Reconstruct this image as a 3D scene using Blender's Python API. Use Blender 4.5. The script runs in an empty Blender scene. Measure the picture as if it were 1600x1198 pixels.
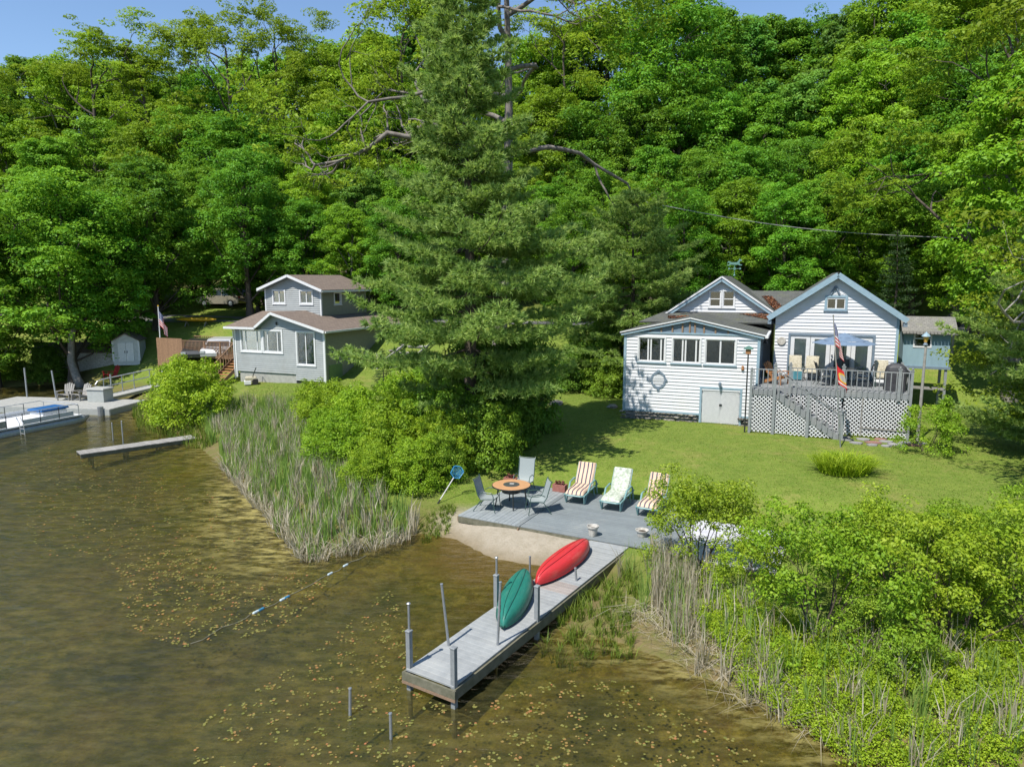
import bpy, math, random
import numpy as np
from mathutils import Vector, Matrix

random.seed(11)
R = math.radians
SC = bpy.context.scene
COL = SC.collection

# ------------------------------------------------------------------ camera, sky, sun, exposure
CAM_H, PITCH, FPX = 7.7, R(8.4), 1110.0
cam = bpy.data.cameras.new('camera')
cam.sensor_width = 36.0
cam.lens = FPX / 1600 * 36
cam.clip_end = 4000
cam_o = bpy.data.objects.new('camera', cam)
COL.objects.link(cam_o)
cam_o.location = (0, 0, CAM_H)
cam_o.rotation_euler = (R(90) - PITCH, 0, 0)
SC.camera = cam_o

SUN_EL = R(57)
SHADOW = (0.64, 0.77)                     # direction in which shadows fall on the ground
W = bpy.data.worlds.new('World')
SC.world = W
W.use_nodes = True
nt = W.node_tree
sky = nt.nodes.new('ShaderNodeTexSky')
sky.sky_type = 'NISHITA'
sky.sun_disc = False
sky.sun_elevation = SUN_EL
sky.sun_rotation = math.atan2(-SHADOW[0], -SHADOW[1])
sky.air_density = 1.0
sky.dust_density = 0.0
sky.ozone_density = 4.0
bg = nt.nodes['Background']
bg.inputs['Strength'].default_value = 0.115
nt.links.new(sky.outputs[0], bg.inputs[0])

sun = bpy.data.lights.new('sun', 'SUN')
sun.energy = 4.6
sun.angle = R(0.53)
sun.color = (1.0, 0.95, 0.86)
sun_o = bpy.data.objects.new('sun', sun)
COL.objects.link(sun_o)
ce = math.cos(SUN_EL)
sun_o.rotation_euler = Vector((SHADOW[0] * ce, SHADOW[1] * ce, -math.sin(SUN_EL))).to_track_quat('-Z', 'Y').to_euler()
sun_o.location = (-30, -30, 60)

SC.view_settings.view_transform = 'Standard'
SC.view_settings.look = 'None'
SC.view_settings.exposure = 0.62
SC.view_settings.gamma = 1.0
SC.view_settings.use_curve_mapping = False
SC.cycles.max_bounces = 8
SC.cycles.transparent_max_bounces = 12
SC.cycles.caustics_reflective = False
SC.cycles.caustics_refractive = False


# ------------------------------------------------------------------ pixels of the photograph -> places
def _ray(px, py):
    cx, cy = (px - 800) / FPX, (599 - py) / FPX
    return (cx, math.cos(PITCH) + cy * math.sin(PITCH), -math.sin(PITCH) + cy * math.cos(PITCH))


def G(px, py, z=0.0):
    d = _ray(px, py)
    t = (z - CAM_H) / d[2]
    return Vector((d[0] * t, d[1] * t, z))


def Q(px, py, Y):
    d = _ray(px, py)
    t = Y / d[1]
    return Vector((d[0] * t, Y, CAM_H + d[2] * t))


# ------------------------------------------------------------------ terrain
shore_px = [(0, 606), (100, 600), (190, 618), (205, 652), (290, 688), (340, 735), (400, 790), (470, 868), (560, 856),
            (640, 836), (700, 846), (760, 878), (850, 892), (905, 915), (860, 985), (960, 1012), (1060, 1052),
            (1200, 1126), (1350, 1205)]
SH = [(-400.0, 60.0), (-60.0, 52.0)] + [tuple(G(a, b, 0)[:2]) for a, b in shore_px] + [(8.5, 8.5), (16, 6.5), (40, 4.0), (400, -20.0)]
SH = np.array(SH)


def shore_dist(x, y):
    """signed distance to the waterline, + on land"""
    x = np.asarray(x, float); y = np.asarray(y, float)
    best = np.full(x.shape, 1e9)
    for i in range(len(SH) - 1):
        a, b = SH[i], SH[i + 1]
        ab = b - a
        t = np.clip(((x - a[0]) * ab[0] + (y - a[1]) * ab[1]) / (ab @ ab), 0, 1)
        best = np.minimum(best, np.hypot(x - a[0] - t * ab[0], y - a[1] - t * ab[1]))
    poly = np.vstack([SH, [[400, 900], [-400, 900]]])
    ins = np.zeros(x.shape, bool)
    n = len(poly)
    for i in range(n):
        x1, y1 = poly[i]; x2, y2 = poly[(i + 1) % n]
        if y1 == y2:
            continue
        c = ((y1 > y) != (y2 > y)) & (x < (x2 - x1) * (y - y1) / (y2 - y1) + x1)
        ins ^= c
    return np.where(ins, best, -best)


PAT_O, PAT_R = (-1.66, 21.07), R(-27.6)


def sstep(a, b, x):
    t = np.clip((x - a) / (b - a), 0, 1)
    return t * t * (3 - 2 * t)


def road_y(x):
    return 52.8 - 0.29 * np.clip(x, -60, 45)


def wob(x, y):
    return (np.sin(x * .31 + 1.3) * np.cos(y * .27 - .4) + .5 * np.sin(x * .83 + y * .61) + .3 * np.sin(x * 1.9 - y * 1.3))


def terrain(x, y, sd=None):
    x = np.asarray(x, float); y = np.asarray(y, float)
    if sd is None:
        sd = shore_dist(x, y)
    bed = -0.12 - 0.16 * np.minimum(-sd, 7) ** 0.9 + .03 * wob(x * 2, y * 2)
    bank = 0.38 * sstep(0, 1.6, sd) - .12 * (1 - sstep(0, .4, sd))
    lawn = 0.078 * np.clip(sd - 1.6, 0, 10)
    yr = road_y(x)
    ramp = 3.25 * sstep(yr - 11.5, yr - 2.0, y)
    hill = 0.30 * np.clip(y - yr - 3, 0, 95) + 1.2 * sstep(yr + 3, yr + 20, y) * wob(x * .25, y * .25)
    land = bank + lawn + ramp + hill + .035 * wob(x, y) * sstep(1, 4, sd)
    # levelled pad under the lakeside deck
    ca, sa = math.cos(PAT_R), math.sin(PAT_R)
    ps = (x - PAT_O[0]) * ca + (y - PAT_O[1]) * sa
    pt = -(x - PAT_O[0]) * sa + (y - PAT_O[1]) * ca
    inside = sstep(-2.2, -.2, ps) * (1 - sstep(9.3, 11.5, ps)) * sstep(-3, -.5, pt) * (1 - sstep(3.9, 6.0, pt))
    land = land * (1 - inside) + np.minimum(land, .43) * inside
    return np.where(sd > 0, land, np.clip(bed, -1.4, -.1))


def TZ(x, y):
    return float(terrain(np.array([x]), np.array([y]))[0])


def GT(px, py):
    """first place where the ray meets the ground (or the water plane)"""
    d = _ray(px, py)
    t = np.linspace(6, 120, 3000)
    x, y, z = d[0] * t, d[1] * t, CAM_H + d[2] * t
    k = int(np.argmax(z < np.maximum(terrain(x, y), -.5)))
    return Vector((x[k], y[k], TZ(x[k], y[k])))


# ------------------------------------------------------------------ materials
MATS = {}


def _new(name):
    m = bpy.data.materials.new(name)
    m.use_nodes = True
    n = m.node_tree
    n.nodes.clear()
    out = n.nodes.new('ShaderNodeOutputMaterial')
    MATS[name] = m
    return m, n, out


def N(n, kind, **kw):
    nd = n.nodes.new(kind)
    for k, v in kw.items():
        if k in nd.inputs:
            nd.inputs[k].default_value = v
        else:
            setattr(nd, k, v)
    return nd


def rgba(c):
    return (c[0], c[1], c[2], 1)


def mixc(n, fac, a, b):
    nd = n.nodes.new('ShaderNodeMix')
    nd.data_type = 'RGBA'
    for s, v in ((0, fac), (6, a), (7, b)):
        if isinstance(v, tuple):
            nd.inputs[s].default_value = rgba(v)
        elif isinstance(v, (int, float)):
            nd.inputs[s].default_value = v
        else:
            n.links.new(v, nd.inputs[s])
    return nd.outputs[2]


def noise(n, scale, detail=4, rough=.6, vec=None, lo=.35, hi=.65):
    nd = N(n, 'ShaderNodeTexNoise', Scale=scale, Detail=detail, Roughness=rough)
    if vec is not None:
        n.links.new(vec, nd.inputs['Vector'])
    mr = N(n, 'ShaderNodeMapRange')
    mr.inputs[1].default_value = lo
    mr.inputs[2].default_value = hi
    n.links.new(nd.outputs[0], mr.inputs[0])
    return mr.outputs[0]


def coords(n, scale=(1, 1, 1), kind='Object'):
    tc = n.nodes.new('ShaderNodeTexCoord')
    mp = N(n, 'ShaderNodeMapping')
    mp.inputs['Scale'].default_value = scale
    n.links.new(tc.outputs[kind], mp.inputs[0])
    return mp.outputs[0]


def surf(name, c1, c2=None, rough=.6, scale=6.0, bump=0.0, stretch=(1, 1, 1), metal=0.0, spec=.4, objvar=0.0, detail=5, dirt=None):
    m, n, out = _new(name)
    c1 = tuple(x * .84 for x in c1)
    c2 = tuple(x * .84 for x in c2) if c2 else None
    dirt = tuple(x * .84 for x in dirt) if dirt else None
    b = N(n, 'ShaderNodeBsdfPrincipled')
    b.inputs['Roughness'].default_value = rough
    b.inputs['Metallic'].default_value = metal
    b.inputs['Specular IOR Level'].default_value = spec
    vec = coords(n, stretch)
    fac = noise(n, scale, detail, .65, vec)
    col = mixc(n, fac, c1, c2 or tuple(x * .8 for x in c1))
    if dirt:
        col = mixc(n, noise(n, scale * .17, 6, .7, vec, .5, .75), col, dirt)
    if objvar:
        oi = n.nodes.new('ShaderNodeObjectInfo')
        mr = N(n, 'ShaderNodeMapRange')
        mr.inputs[3].default_value = 1 - objvar
        mr.inputs[4].default_value = 1 + objvar
        n.links.new(oi.outputs['Random'], mr.inputs[0])
        hs = n.nodes.new('ShaderNodeHueSaturation')
        n.links.new(mr.outputs[0], hs.inputs['Value'])
        n.links.new(col, hs.inputs['Color'])
        col = hs.outputs[0]
    n.links.new(col, b.inputs['Base Color'])
    if bump:
        bp = N(n, 'ShaderNodeBump', Strength=bump, Distance=.02)
        nz = N(n, 'ShaderNodeTexNoise', Scale=scale * 3, Detail=4)
        n.links.new(vec, nz.inputs['Vector'])
        n.links.new(nz.outputs[0], bp.inputs['Height'])
        n.links.new(bp.outputs[0], b.inputs['Normal'])
    n.links.new(b.outputs[0], out.inputs[0])
    return m


def foliage(name, cols, trans=.35, objvar=.22, huevar=.012, gloss=.02):
    """leaf colour by the per-leaf value 'v', varied from plant to plant"""
    m, n, out = _new(name)
    at = N(n, 'ShaderNodeAttribute', attribute_name='v')
    rp = n.nodes.new('ShaderNodeValToRGB')
    el = rp.color_ramp.elements
    while len(el) < len(cols):
        el.new(.5)
    for i, c in enumerate(cols):
        el[i].position = i / (len(cols) - 1)
        el[i].color = rgba(c)
    n.links.new(at.outputs['Fac'], rp.inputs[0])
    oi = n.nodes.new('ShaderNodeObjectInfo')
    hs = n.nodes.new('ShaderNodeHueSaturation')
    for sock, lo, hi, src in (('Value', 1 - objvar, 1 + objvar, None), ('Hue', .5 - huevar, .5 + huevar, 7.13)):
        mr = N(n, 'ShaderNodeMapRange')
        mr.inputs[3].default_value = lo
        mr.inputs[4].default_value = hi
        v = oi.outputs['Random']
        if src:
            a = N(n, 'ShaderNodeMath', operation='MULTIPLY'); a.inputs[1].default_value = src
            f = N(n, 'ShaderNodeMath', operation='FRACT')
            n.links.new(v, a.inputs[0]); n.links.new(a.outputs[0], f.inputs[0]); v = f.outputs[0]
        n.links.new(v, mr.inputs[0])
        n.links.new(mr.outputs[0], hs.inputs[sock])
    n.links.new(rp.outputs[0], hs.inputs['Color'])
    d = n.nodes.new('ShaderNodeBsdfDiffuse')
    t = n.nodes.new('ShaderNodeBsdfTranslucent')
    g = N(n, 'ShaderNodeBsdfGlossy', Roughness=.6)
    n.links.new(hs.outputs[0], d.inputs[0])
    tc = mixc(n, .35, hs.outputs[0], (.22, .30, .02))
    n.links.new(tc, t.inputs[0])
    a = N(n, 'ShaderNodeMixShader'); a.inputs[0].default_value = trans
    n.links.new(d.outputs[0], a.inputs[1]); n.links.new(t.outputs[0], a.inputs[2])
    b = N(n, 'ShaderNodeMixShader'); b.inputs[0].default_value = gloss
    n.links.new(a.outputs[0], b.inputs[1]); n.links.new(g.outputs[0], b.inputs[2])
    n.links.new(b.outputs[0], out.inputs[0])
    return m


def glass(name, tint=(.5, .55, .6), refl=1.0):
    m, n, out = _new(name)
    f = N(n, 'ShaderNodeFresnel', IOR=1.5)
    mu = N(n, 'ShaderNodeMath', operation='MULTIPLY_ADD')
    mu.inputs[1].default_value = refl; mu.inputs[2].default_value = .04
    n.links.new(f.outputs[0], mu.inputs[0])
    t = N(n, 'ShaderNodeBsdfTransparent', Color=rgba(tint))
    g = N(n, 'ShaderNodeBsdfGlossy', Roughness=.03)
    mx = n.nodes.new('ShaderNodeMixShader')
    n.links.new(mu.outputs[0], mx.inputs[0]); n.links.new(t.outputs[0], mx.inputs[1]); n.links.new(g.outputs[0], mx.inputs[2])
    n.links.new(mx.outputs[0], out.inputs[0])
    return m


def stripes(name, ca, cb, axis, freq, duty, rough=.8):
    """woven stripes across one object axis"""
    m, n, out = _new(name)
    tc = n.nodes.new('ShaderNodeTexCoord')
    sp = n.nodes.new('ShaderNodeSeparateXYZ')
    n.links.new(tc.outputs['Object'], sp.inputs[0])
    a = N(n, 'ShaderNodeMath', operation='MULTIPLY_ADD'); a.inputs[1].default_value = freq; a.inputs[2].default_value = 10.0 + .5 * duty + .5
    f = N(n, 'ShaderNodeMath', operation='FRACT')
    l = N(n, 'ShaderNodeMath', operation='LESS_THAN'); l.inputs[1].default_value = duty
    n.links.new(sp.outputs[axis], a.inputs[0]); n.links.new(a.outputs[0], f.inputs[0]); n.links.new(f.outputs[0], l.inputs[0])
    b = N(n, 'ShaderNodeBsdfPrincipled', Roughness=rough)
    c = mixc(n, l.outputs[0], ca, cb)
    c = mixc(n, noise(n, 9, 4, .6, tc.outputs['Object']), c, mixc(n, .2, c, (.3, .26, .2)))
    n.links.new(c, b.inputs['Base Color'])
    n.links.new(b.outputs[0], out.inputs[0])
    return m


def shingles(name, c1, c2, moss=None, course=.14, w=.3):
    m, n, out = _new(name)
    vec = coords(n, (1, 1, 1), 'UV')
    br = N(n, 'ShaderNodeTexBrick', Scale=1.0)
    br.inputs['Color1'].default_value = rgba(c1); br.inputs['Color2'].default_value = rgba(c2)
    br.inputs['Mortar'].default_value = rgba(tuple(x * .55 for x in c1))
    br.inputs['Mortar Size'].default_value = .012
    br.inputs['Brick Width'].default_value = w; br.inputs['Row Height'].default_value = course
    n.links.new(vec, br.inputs['Vector'])
    col = mixc(n, noise(n, 3.0, 6, .7, vec, .3, .7), br.outputs[0], tuple(x * .72 for x in c2))
    if moss:
        col = mixc(n, noise(n, 1.1, 7, .75, vec, .52, .72), col, moss)
    b = N(n, 'ShaderNodeBsdfPrincipled', Roughness=.9)
    b.inputs['Specular IOR Level'].default_value = .2
    bp = N(n, 'ShaderNodeBump', Strength=.5, Distance=.02)
    n.links.new(br.outputs['Fac'], bp.inputs['Height']); bp.invert = True
    n.links.new(bp.outputs[0], b.inputs['Normal'])
    n.links.new(col, b.inputs['Base Color']); n.links.new(b.outputs[0], out.inputs[0])
    return m


surf('white_siding', (.70, .715, .745), (.65, .665, .70), .5, 5, spec=.3, objvar=.025, dirt=(.68, .68, .66))
surf('white_paint', (.74, .75, .76), (.66, .67, .69), .45, 8)
surf('blue_trim', (.30, .42, .50), (.24, .35, .43), .5, 6)
surf('slate_trim', (.19, .25, .31), (.15, .20, .26), .55, 6)
surf('grey_siding', (.40, .42, .42), (.36, .38, .38), .5, 5, objvar=.03, dirt=(.33, .34, .33))
surf('tan_siding', (.30, .30, .24), (.26, .26, .21), .5, 5)
shingles('dark_shingles', (.13, .135, .125), (.10, .105, .10), moss=(.12, .13, .07))
shingles('brown_shingles', (.24, .19, .155), (.19, .15, .125))
shingles('hut_shingles', (.27, .26, .235), (.20, .195, .18), moss=(.16, .17, .10), course=.16, w=.22)
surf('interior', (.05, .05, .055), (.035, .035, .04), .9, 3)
surf('interior_room', (.12, .10, .085), (.05, .045, .045), .9, 2.0)
surf('blind', (.42, .47, .47), (.36, .41, .42), .8, 12)
surf('lace', (.72, .74, .76), (.42, .46, .50), .9, 14, stretch=(6, 1, 1))
glass('window_glass', (.62, .70, .74), 1.3)
glass('door_glass', (.93, .95, .96), .8)
surf('rough_wood', (.30, .20, .13), (.22, .15, .10), .8, 8)
surf('deck_grey', (.25, .265, .275), (.21, .225, .235), .65, 7, .1, (1, 1, 1), objvar=.08, dirt=(.30, .30, .29))
surf('patio_grey', (.215, .245, .255), (.185, .21, .225), .55, 5, .08, objvar=.07, dirt=(.27, .29, .29))
surf('patio_light', (.33, .36, .37), (.27, .30, .31), .55, 5, .08, objvar=.06)
surf('dock_grey', (.345, .36, .36), (.29, .305, .31), .6, 6, .1, objvar=.07, dirt=(.40, .41, .40))
surf('dock_tan', (.36, .32, .29), (.30, .27, .25), .6, 6, .1, objvar=.06)
surf('glare_boards', (.62, .62, .66), (.52, .52, .57), .55, 6, .1, objvar=.06)  # sun glare on this end of the deck, put into the board colour
surf('post_grey', (.27, .29, .295), (.22, .235, .245), .6, 9, .1)
surf('weathered_wood', (.36, .345, .32), (.26, .25, .235), .85, 9, .25, (1, 1, 1), objvar=.12)
surf('mossy_wood', (.11, .11, .07), (.19, .18, .13), .9, 5, .3)
surf('brown_wood', (.32, .19, .11), (.24, .14, .085), .75, 8, .15, objvar=.08)
surf('cedar', (.42, .20, .08), (.34, .15, .06), .7, 8)
surf('galvanised', (.42, .44, .46), (.34, .36, .38), .4, 12, metal=.6)
surf('aluminium', (.62, .63, .64), (.52, .53, .54), .35, 10, metal=.5)
surf('boat_metal', (.50, .52, .53), (.40, .42, .43), .35, 8, metal=.4)
surf('white_vinyl', (.80, .80, .80), (.70, .71, .72), .4, 5)
surf('blue_vinyl', (.03, .14, .38), (.025, .11, .30), .4, 5)
surf('teal_vinyl', (.09, .28, .33), (.07, .22, .27), .4, 5)
surf('black_plastic', (.02, .02, .022), (.03, .03, .032), .45, 8)
surf('grill_cover', (.035, .036, .042), (.06, .06, .068), .55, 6, .3)
surf('dark_metal', (.045, .05, .05), (.03, .035, .035), .4, 10, metal=.3)
surf('teal_plastic', (.20, .36, .36), (.17, .31, .31), .4, 8)
surf('dark_green_metal', (.05, .10, .085), (.04, .08, .07), .4, 8)
surf('sling_grey', (.33, .37, .37), (.27, .31, .31), .7, 60)
surf('sling_dark', (.10, .11, .11), (.07, .08, .08), .7, 60)
surf('table_wood', (.60, .33, .16), (.50, .27, .13), .5, 4, .05, (1, 5, 1))
surf('table_plate', (.09, .10, .10), (.06, .07, .07), .35, 8)
surf('floral', (.66, .68, .60), (.30, .36, .26), .85, 13, detail=2)
surf('floral_beige', (.58, .53, .42), (.36, .33, .24), .85, 16, detail=2)
stripes('striped_cushion', (.62, .43, .31), (.045, .05, .085), 0, 7.2, .30)
surf('umbrella_blue', (.16, .235, .34), (.14, .20, .30), .8, 4)
surf('red_hull', (.62, .035, .04), (.52, .035, .04), .42, 7, stretch=(.6, 3, 3), dirt=(.60, .13, .11))
surf('red_dark', (.30, .015, .02), None, .5, 3)
surf('green_hull', (.02, .19, .14), (.018, .15, .115), .45, 7, stretch=(.6, 3, 3), dirt=(.09, .24, .18))
surf('green_dark', (.01, .07, .055), None, .5, 3)
surf('brick_red', (.36, .15, .12), (.28, .11, .09), .9, 10, .3)
surf('pot_white', (.62, .60, .55), (.36, .34, .30), .8, 9, .2)
surf('soil', (.07, .045, .03), (.04, .03, .02), .95, 20, .4)
surf('red_leaf', (.20, .05, .045), (.12, .04, .03), .7, 12)
surf('net_blue', (.03, .28, .55), (.03, .22, .45), .5, 10)
surf('pole_pale', (.62, .60, .62), (.5, .48, .5), .4, 10)
surf('hut_blue', (.27, .40, .46), (.24, .36, .42), .8, 4, .1, (1, 1, .25), dirt=(.20, .30, .36))
surf('stone_mix', (.30, .28, .25), (.17, .16, .14), .95, 5, .5, objvar=.35)
surf('flagstone', (.34, .33, .33), (.24, .24, .25), .9, 6, .3, objvar=.25)
surf('flagstone_red', (.33, .17, .14), (.27, .15, .13), .9, 6, .3, objvar=.1)
surf('concrete', (.42, .42, .39), (.33, .33, .31), .9, 5, .2)
surf('green_panel', (.16, .26, .12), (.14, .22, .10), .6, 4)
surf('asphalt', (.16, .155, .155), (.20, .195, .19), .9, 3, .2)
surf('bark', (.13, .105, .085), (.065, .052, .042), .95, 4, .8, (1, 1, .25))
surf('bark_pale', (.25, .225, .20), (.13, .11, .095), .95, 4, .8, (1, 1, .3))
surf('twig', (.11, .085, .06), (.06, .045, .035), .95, 8)
surf('dead_wood', (.36, .33, .30), (.22, .20, .18), .9, 6, .3)
surf('copper_green', (.16, .32, .28), (.10, .22, .19), .6, 8)
surf('shed_white', (.60, .62, .62), (.50, .52, .52), .7, 4)
surf('car_tan', (.30, .27, .21), None, .25, 3, metal=.3, spec=.6)
surf('car_white', (.50, .51, .53), None, .25, 3, spec=.6)
surf('car_dark', (.03, .035, .04), None, .25, 3, spec=.6)
surf('car_glass', (.03, .04, .045), None, .08, 3, spec=.8)
surf('rubber', (.018, .018, .018), (.03, .03, .03), .85, 8)
surf('red_paint', (.35, .02, .02), None, .6, 5)
surf('yellow_paint', (.72, .42, .02), None, .4, 5)
surf('rope', (.38, .33, .20), (.26, .23, .13), .9, 10)
surf('float_pale', (.55, .66, .70), None, .5, 5)
surf('float_blue', (.06, .25, .42), None, .5, 5)
surf('leaf_litter', (.34, .15, .075), (.22, .095, .05), .95, 12, .4)
surf('cable', (.35, .35, .35), None, .6, 5)
surf('teddy', (.42, .20, .09), None, .9, 5)
surf('lamp_amber', (.70, .40, .10), None, .2, 5)
surf('grey_box', (.42, .44, .42), (.36, .38, .36), .6, 5)

foliage('maple_leaf', [(.085, .235, .014), (.155, .35, .020), (.25, .46, .034)], .45)
foliage('maple_leaf_light', [(.145, .295, .012), (.235, .425, .018), (.34, .53, .03)], .47)
foliage('oak_leaf', [(.085, .23, .03), (.145, .33, .042), (.23, .43, .06)], .45)
foliage('locust_leaf', [(.16, .27, .014), (.25, .38, .02), (.36, .48, .036)], .47)
foliage('pine_needle', [(.18, .31, .075), (.33, .48, .115), (.50, .62, .17)], .52, .08, .008)
foliage('spruce_needle', [(.030, .075, .025), (.06, .115, .035), (.10, .16, .05)], .2, .1, .01)
foliage('shrub_leaf', [(.15, .27, .012), (.255, .40, .018), (.38, .50, .034)], .45, .10, .012)
foliage('shrub_leaf_mid', [(.12, .24, .016), (.20, .35, .024), (.30, .44, .038)], .42, .12, .012)
foliage('bank_leaf', [(.17, .31, .012), (.29, .46, .02), (.42, .56, .035)], .47, .10, .012)
foliage('vine_leaf', [(.08, .19, .016), (.13, .27, .024), (.21, .36, .038)], .42, .1, .01)
foliage('reed_green', [(.16, .29, .06), (.26, .40, .085), (.37, .50, .11)], .52, 0, 0)
foliage('reed_dead', [(.30, .25, .17), (.48, .42, .31), (.62, .56, .45)], .4, 0, 0)
foliage('grass_blade', [(.085, .15, .014), (.14, .21, .02), (.21, .26, .035)], .35, 0, 0)
foliage('herb_leaf', [(.20, .33, .012), (.33, .47, .018), (.45, .56, .035)], .48, 0, 0)
foliage('lily', [(.15, .17, .035), (.23, .20, .055), (.38, .14, .06)], .15, 0, 0, .04)


def ground_material():
    m, n, out = _new('ground')
    b = N(n, 'ShaderNodeBsdfPrincipled', Roughness=.95)
    b.inputs['Specular IOR Level'].default_value = .15
    tc = n.nodes.new('ShaderNodeTexCoord')
    v = tc.outputs['Object']

    def att(k):
        return N(n, 'ShaderNodeAttribute', attribute_name=k).outputs['Fac']
    lawn = mixc(n, noise(n, 1.6, 6, .7, v, .3, .7), (.090, .155, .018), (.155, .21, .032))
    lawn = mixc(n, noise(n, .5, 6, .75, v, .54, .76), lawn, (.23, .205, .065))
    lawn = mixc(n, noise(n, 5, 6, .75, v, .48, .7), lawn, (.075, .125, .012))
    lawn = mixc(n, noise(n, 22, 5, .7, v, .5, .75), lawn, (.27, .23, .09))
    forest = mixc(n, noise(n, .8, 6, .7, v), (.055, .042, .022), (.06, .075, .018))
    forest = mixc(n, noise(n, .22, 3, .6, v, .5, .65), forest, (.12, .16, .02))
    mud = mixc(n, noise(n, .7, 7, .7, v, .35, .65), (.13, .10, .042), (.07, .085, .022))
    mud = mixc(n, noise(n, 2.6, 8, .8, v, .46, .66), mud, (.26, .235, .075))
    mud = mixc(n, noise(n, 9, 6, .8, v, .52, .7), mud, (.035, .045, .015))
    mud = mixc(n, noise(n, .23, 4, .6, v, .50, .66), mud, (.045, .050, .028))
    sand = mixc(n, noise(n, 3.0, 7, .75, v, .3, .7), (.34, .30, .24), (.25, .22, .165))
    sand = mixc(n, noise(n, 18, 5, .7, v, .55, .8), sand, (.22, .17, .11))
    marsh = mixc(n, noise(n, 3.0, 6, .7, v), (.16, .12, .06), (.10, .11, .025))
    c = mixc(n, att('forest'), lawn, forest)
    c = mixc(n, att('marsh'), c, marsh)
    c = mixc(n, att('bed'), c, mud)
    sand = mixc(n, att('wet'), sand, mixc(n, noise(n, 5, 6, .7, v), (.20, .155, .095), (.145, .115, .065)))
    c = mixc(n, att('sand'), c, sand)
    n.links.new(c, b.inputs['Base Color'])
    bp = N(n, 'ShaderNodeBump', Strength=.5, Distance=.06)
    nz = N(n, 'ShaderNodeTexNoise', Scale=12, Detail=6)
    n.links.new(v, nz.inputs['Vector']); n.links.new(nz.outputs[0], bp.inputs['Height']); n.links.new(bp.outputs[0], b.inputs['Normal'])
    n.links.new(b.outputs[0], out.inputs[0])
    return m


def water_material():
    m, n, out = _new('water')
    tc = n.nodes.new('ShaderNodeTexCoord')
    mp = N(n, 'ShaderNodeMapping')
    mp.inputs['Rotation'].default_value = (0, 0, R(35))
    mp.inputs['Scale'].default_value = (1.0, 2.6, 1)
    n.links.new(tc.outputs['Object'], mp.inputs[0])
    n1 = N(n, 'ShaderNodeTexNoise', Scale=1.5, Detail=5, Roughness=.6, Distortion=.5)
    n2 = N(n, 'ShaderNodeTexNoise', Scale=.35, Detail=3, Roughness=.5)
    n.links.new(mp.outputs[0], n1.inputs['Vector']); n.links.new(tc.outputs['Object'], n2.inputs['Vector'])
    mul = N(n, 'ShaderNodeMath', operation='MULTIPLY')
    n.links.new(n1.outputs[0], mul.inputs[0]); n.links.new(n2.outputs[0], mul.inputs[1])
    bp = N(n, 'ShaderNodeBump', Strength=.7, Distance=.16)
    n.links.new(mul.outputs[0], bp.inputs['Height'])
    f = N(n, 'ShaderNodeFresnel', IOR=1.33)
    n.links.new(bp.outputs[0], f.inputs['Normal'])
    t = N(n, 'ShaderNodeBsdfTransparent', Color=(.74, .69, .46, 1))
    g = N(n, 'ShaderNodeBsdfGlossy', Roughness=.04)
    n.links.new(bp.outputs[0], g.inputs['Normal'])
    silt = N(n, 'ShaderNodeBsdfDiffuse')
    n.links.new(mixc(n, noise(n, .5, 6, .7, tc.outputs['Object'], .35, .65), mixc(n, noise(n, 2.2, 7, .75, mp.outputs[0], .45, .7), (.080, .072, .028), (.145, .125, .048)), mixc(n, noise(n, .18, 4, .6, tc.outputs['Object'], .48, .62), (.050, .062, .026), (.033, .040, .028))), silt.inputs[0])
    body = n.nodes.new('ShaderNodeMixShader'); n.links.new(N(n, 'ShaderNodeAttribute', attribute_name='murk').outputs['Fac'], body.inputs[0])
    n.links.new(t.outputs[0], body.inputs[1]); n.links.new(silt.outputs[0], body.inputs[2])
    mx = n.nodes.new('ShaderNodeMixShader')
    n.links.new(f.outputs[0], mx.inputs[0]); n.links.new(body.outputs[0], mx.inputs[1]); n.links.new(g.outputs[0], mx.inputs[2])
    # yellowish pollen film drifting against the reeds
    film = N(n, 'ShaderNodeAttribute', attribute_name='film').outputs['Fac']
    fn = noise(n, 1.4, 7, .75, mp.outputs[0], .46, .60)
    mf = N(n, 'ShaderNodeMath', operation='MULTIPLY')
    n.links.new(film, mf.inputs[0]); n.links.new(fn, mf.inputs[1])
    d = N(n, 'ShaderNodeBsdfDiffuse', Color=(.28, .24, .085, 1))
    mx2 = n.nodes.new('ShaderNodeMixShader')
    n.links.new(mf.outputs[0], mx2.inputs[0]); n.links.new(mx.outputs[0], mx2.inputs[1]); n.links.new(d.outputs[0], mx2.inputs[2])
    n.links.new(mx2.outputs[0], out.inputs[0])
    return m


ground_material()
water_material()


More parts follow.
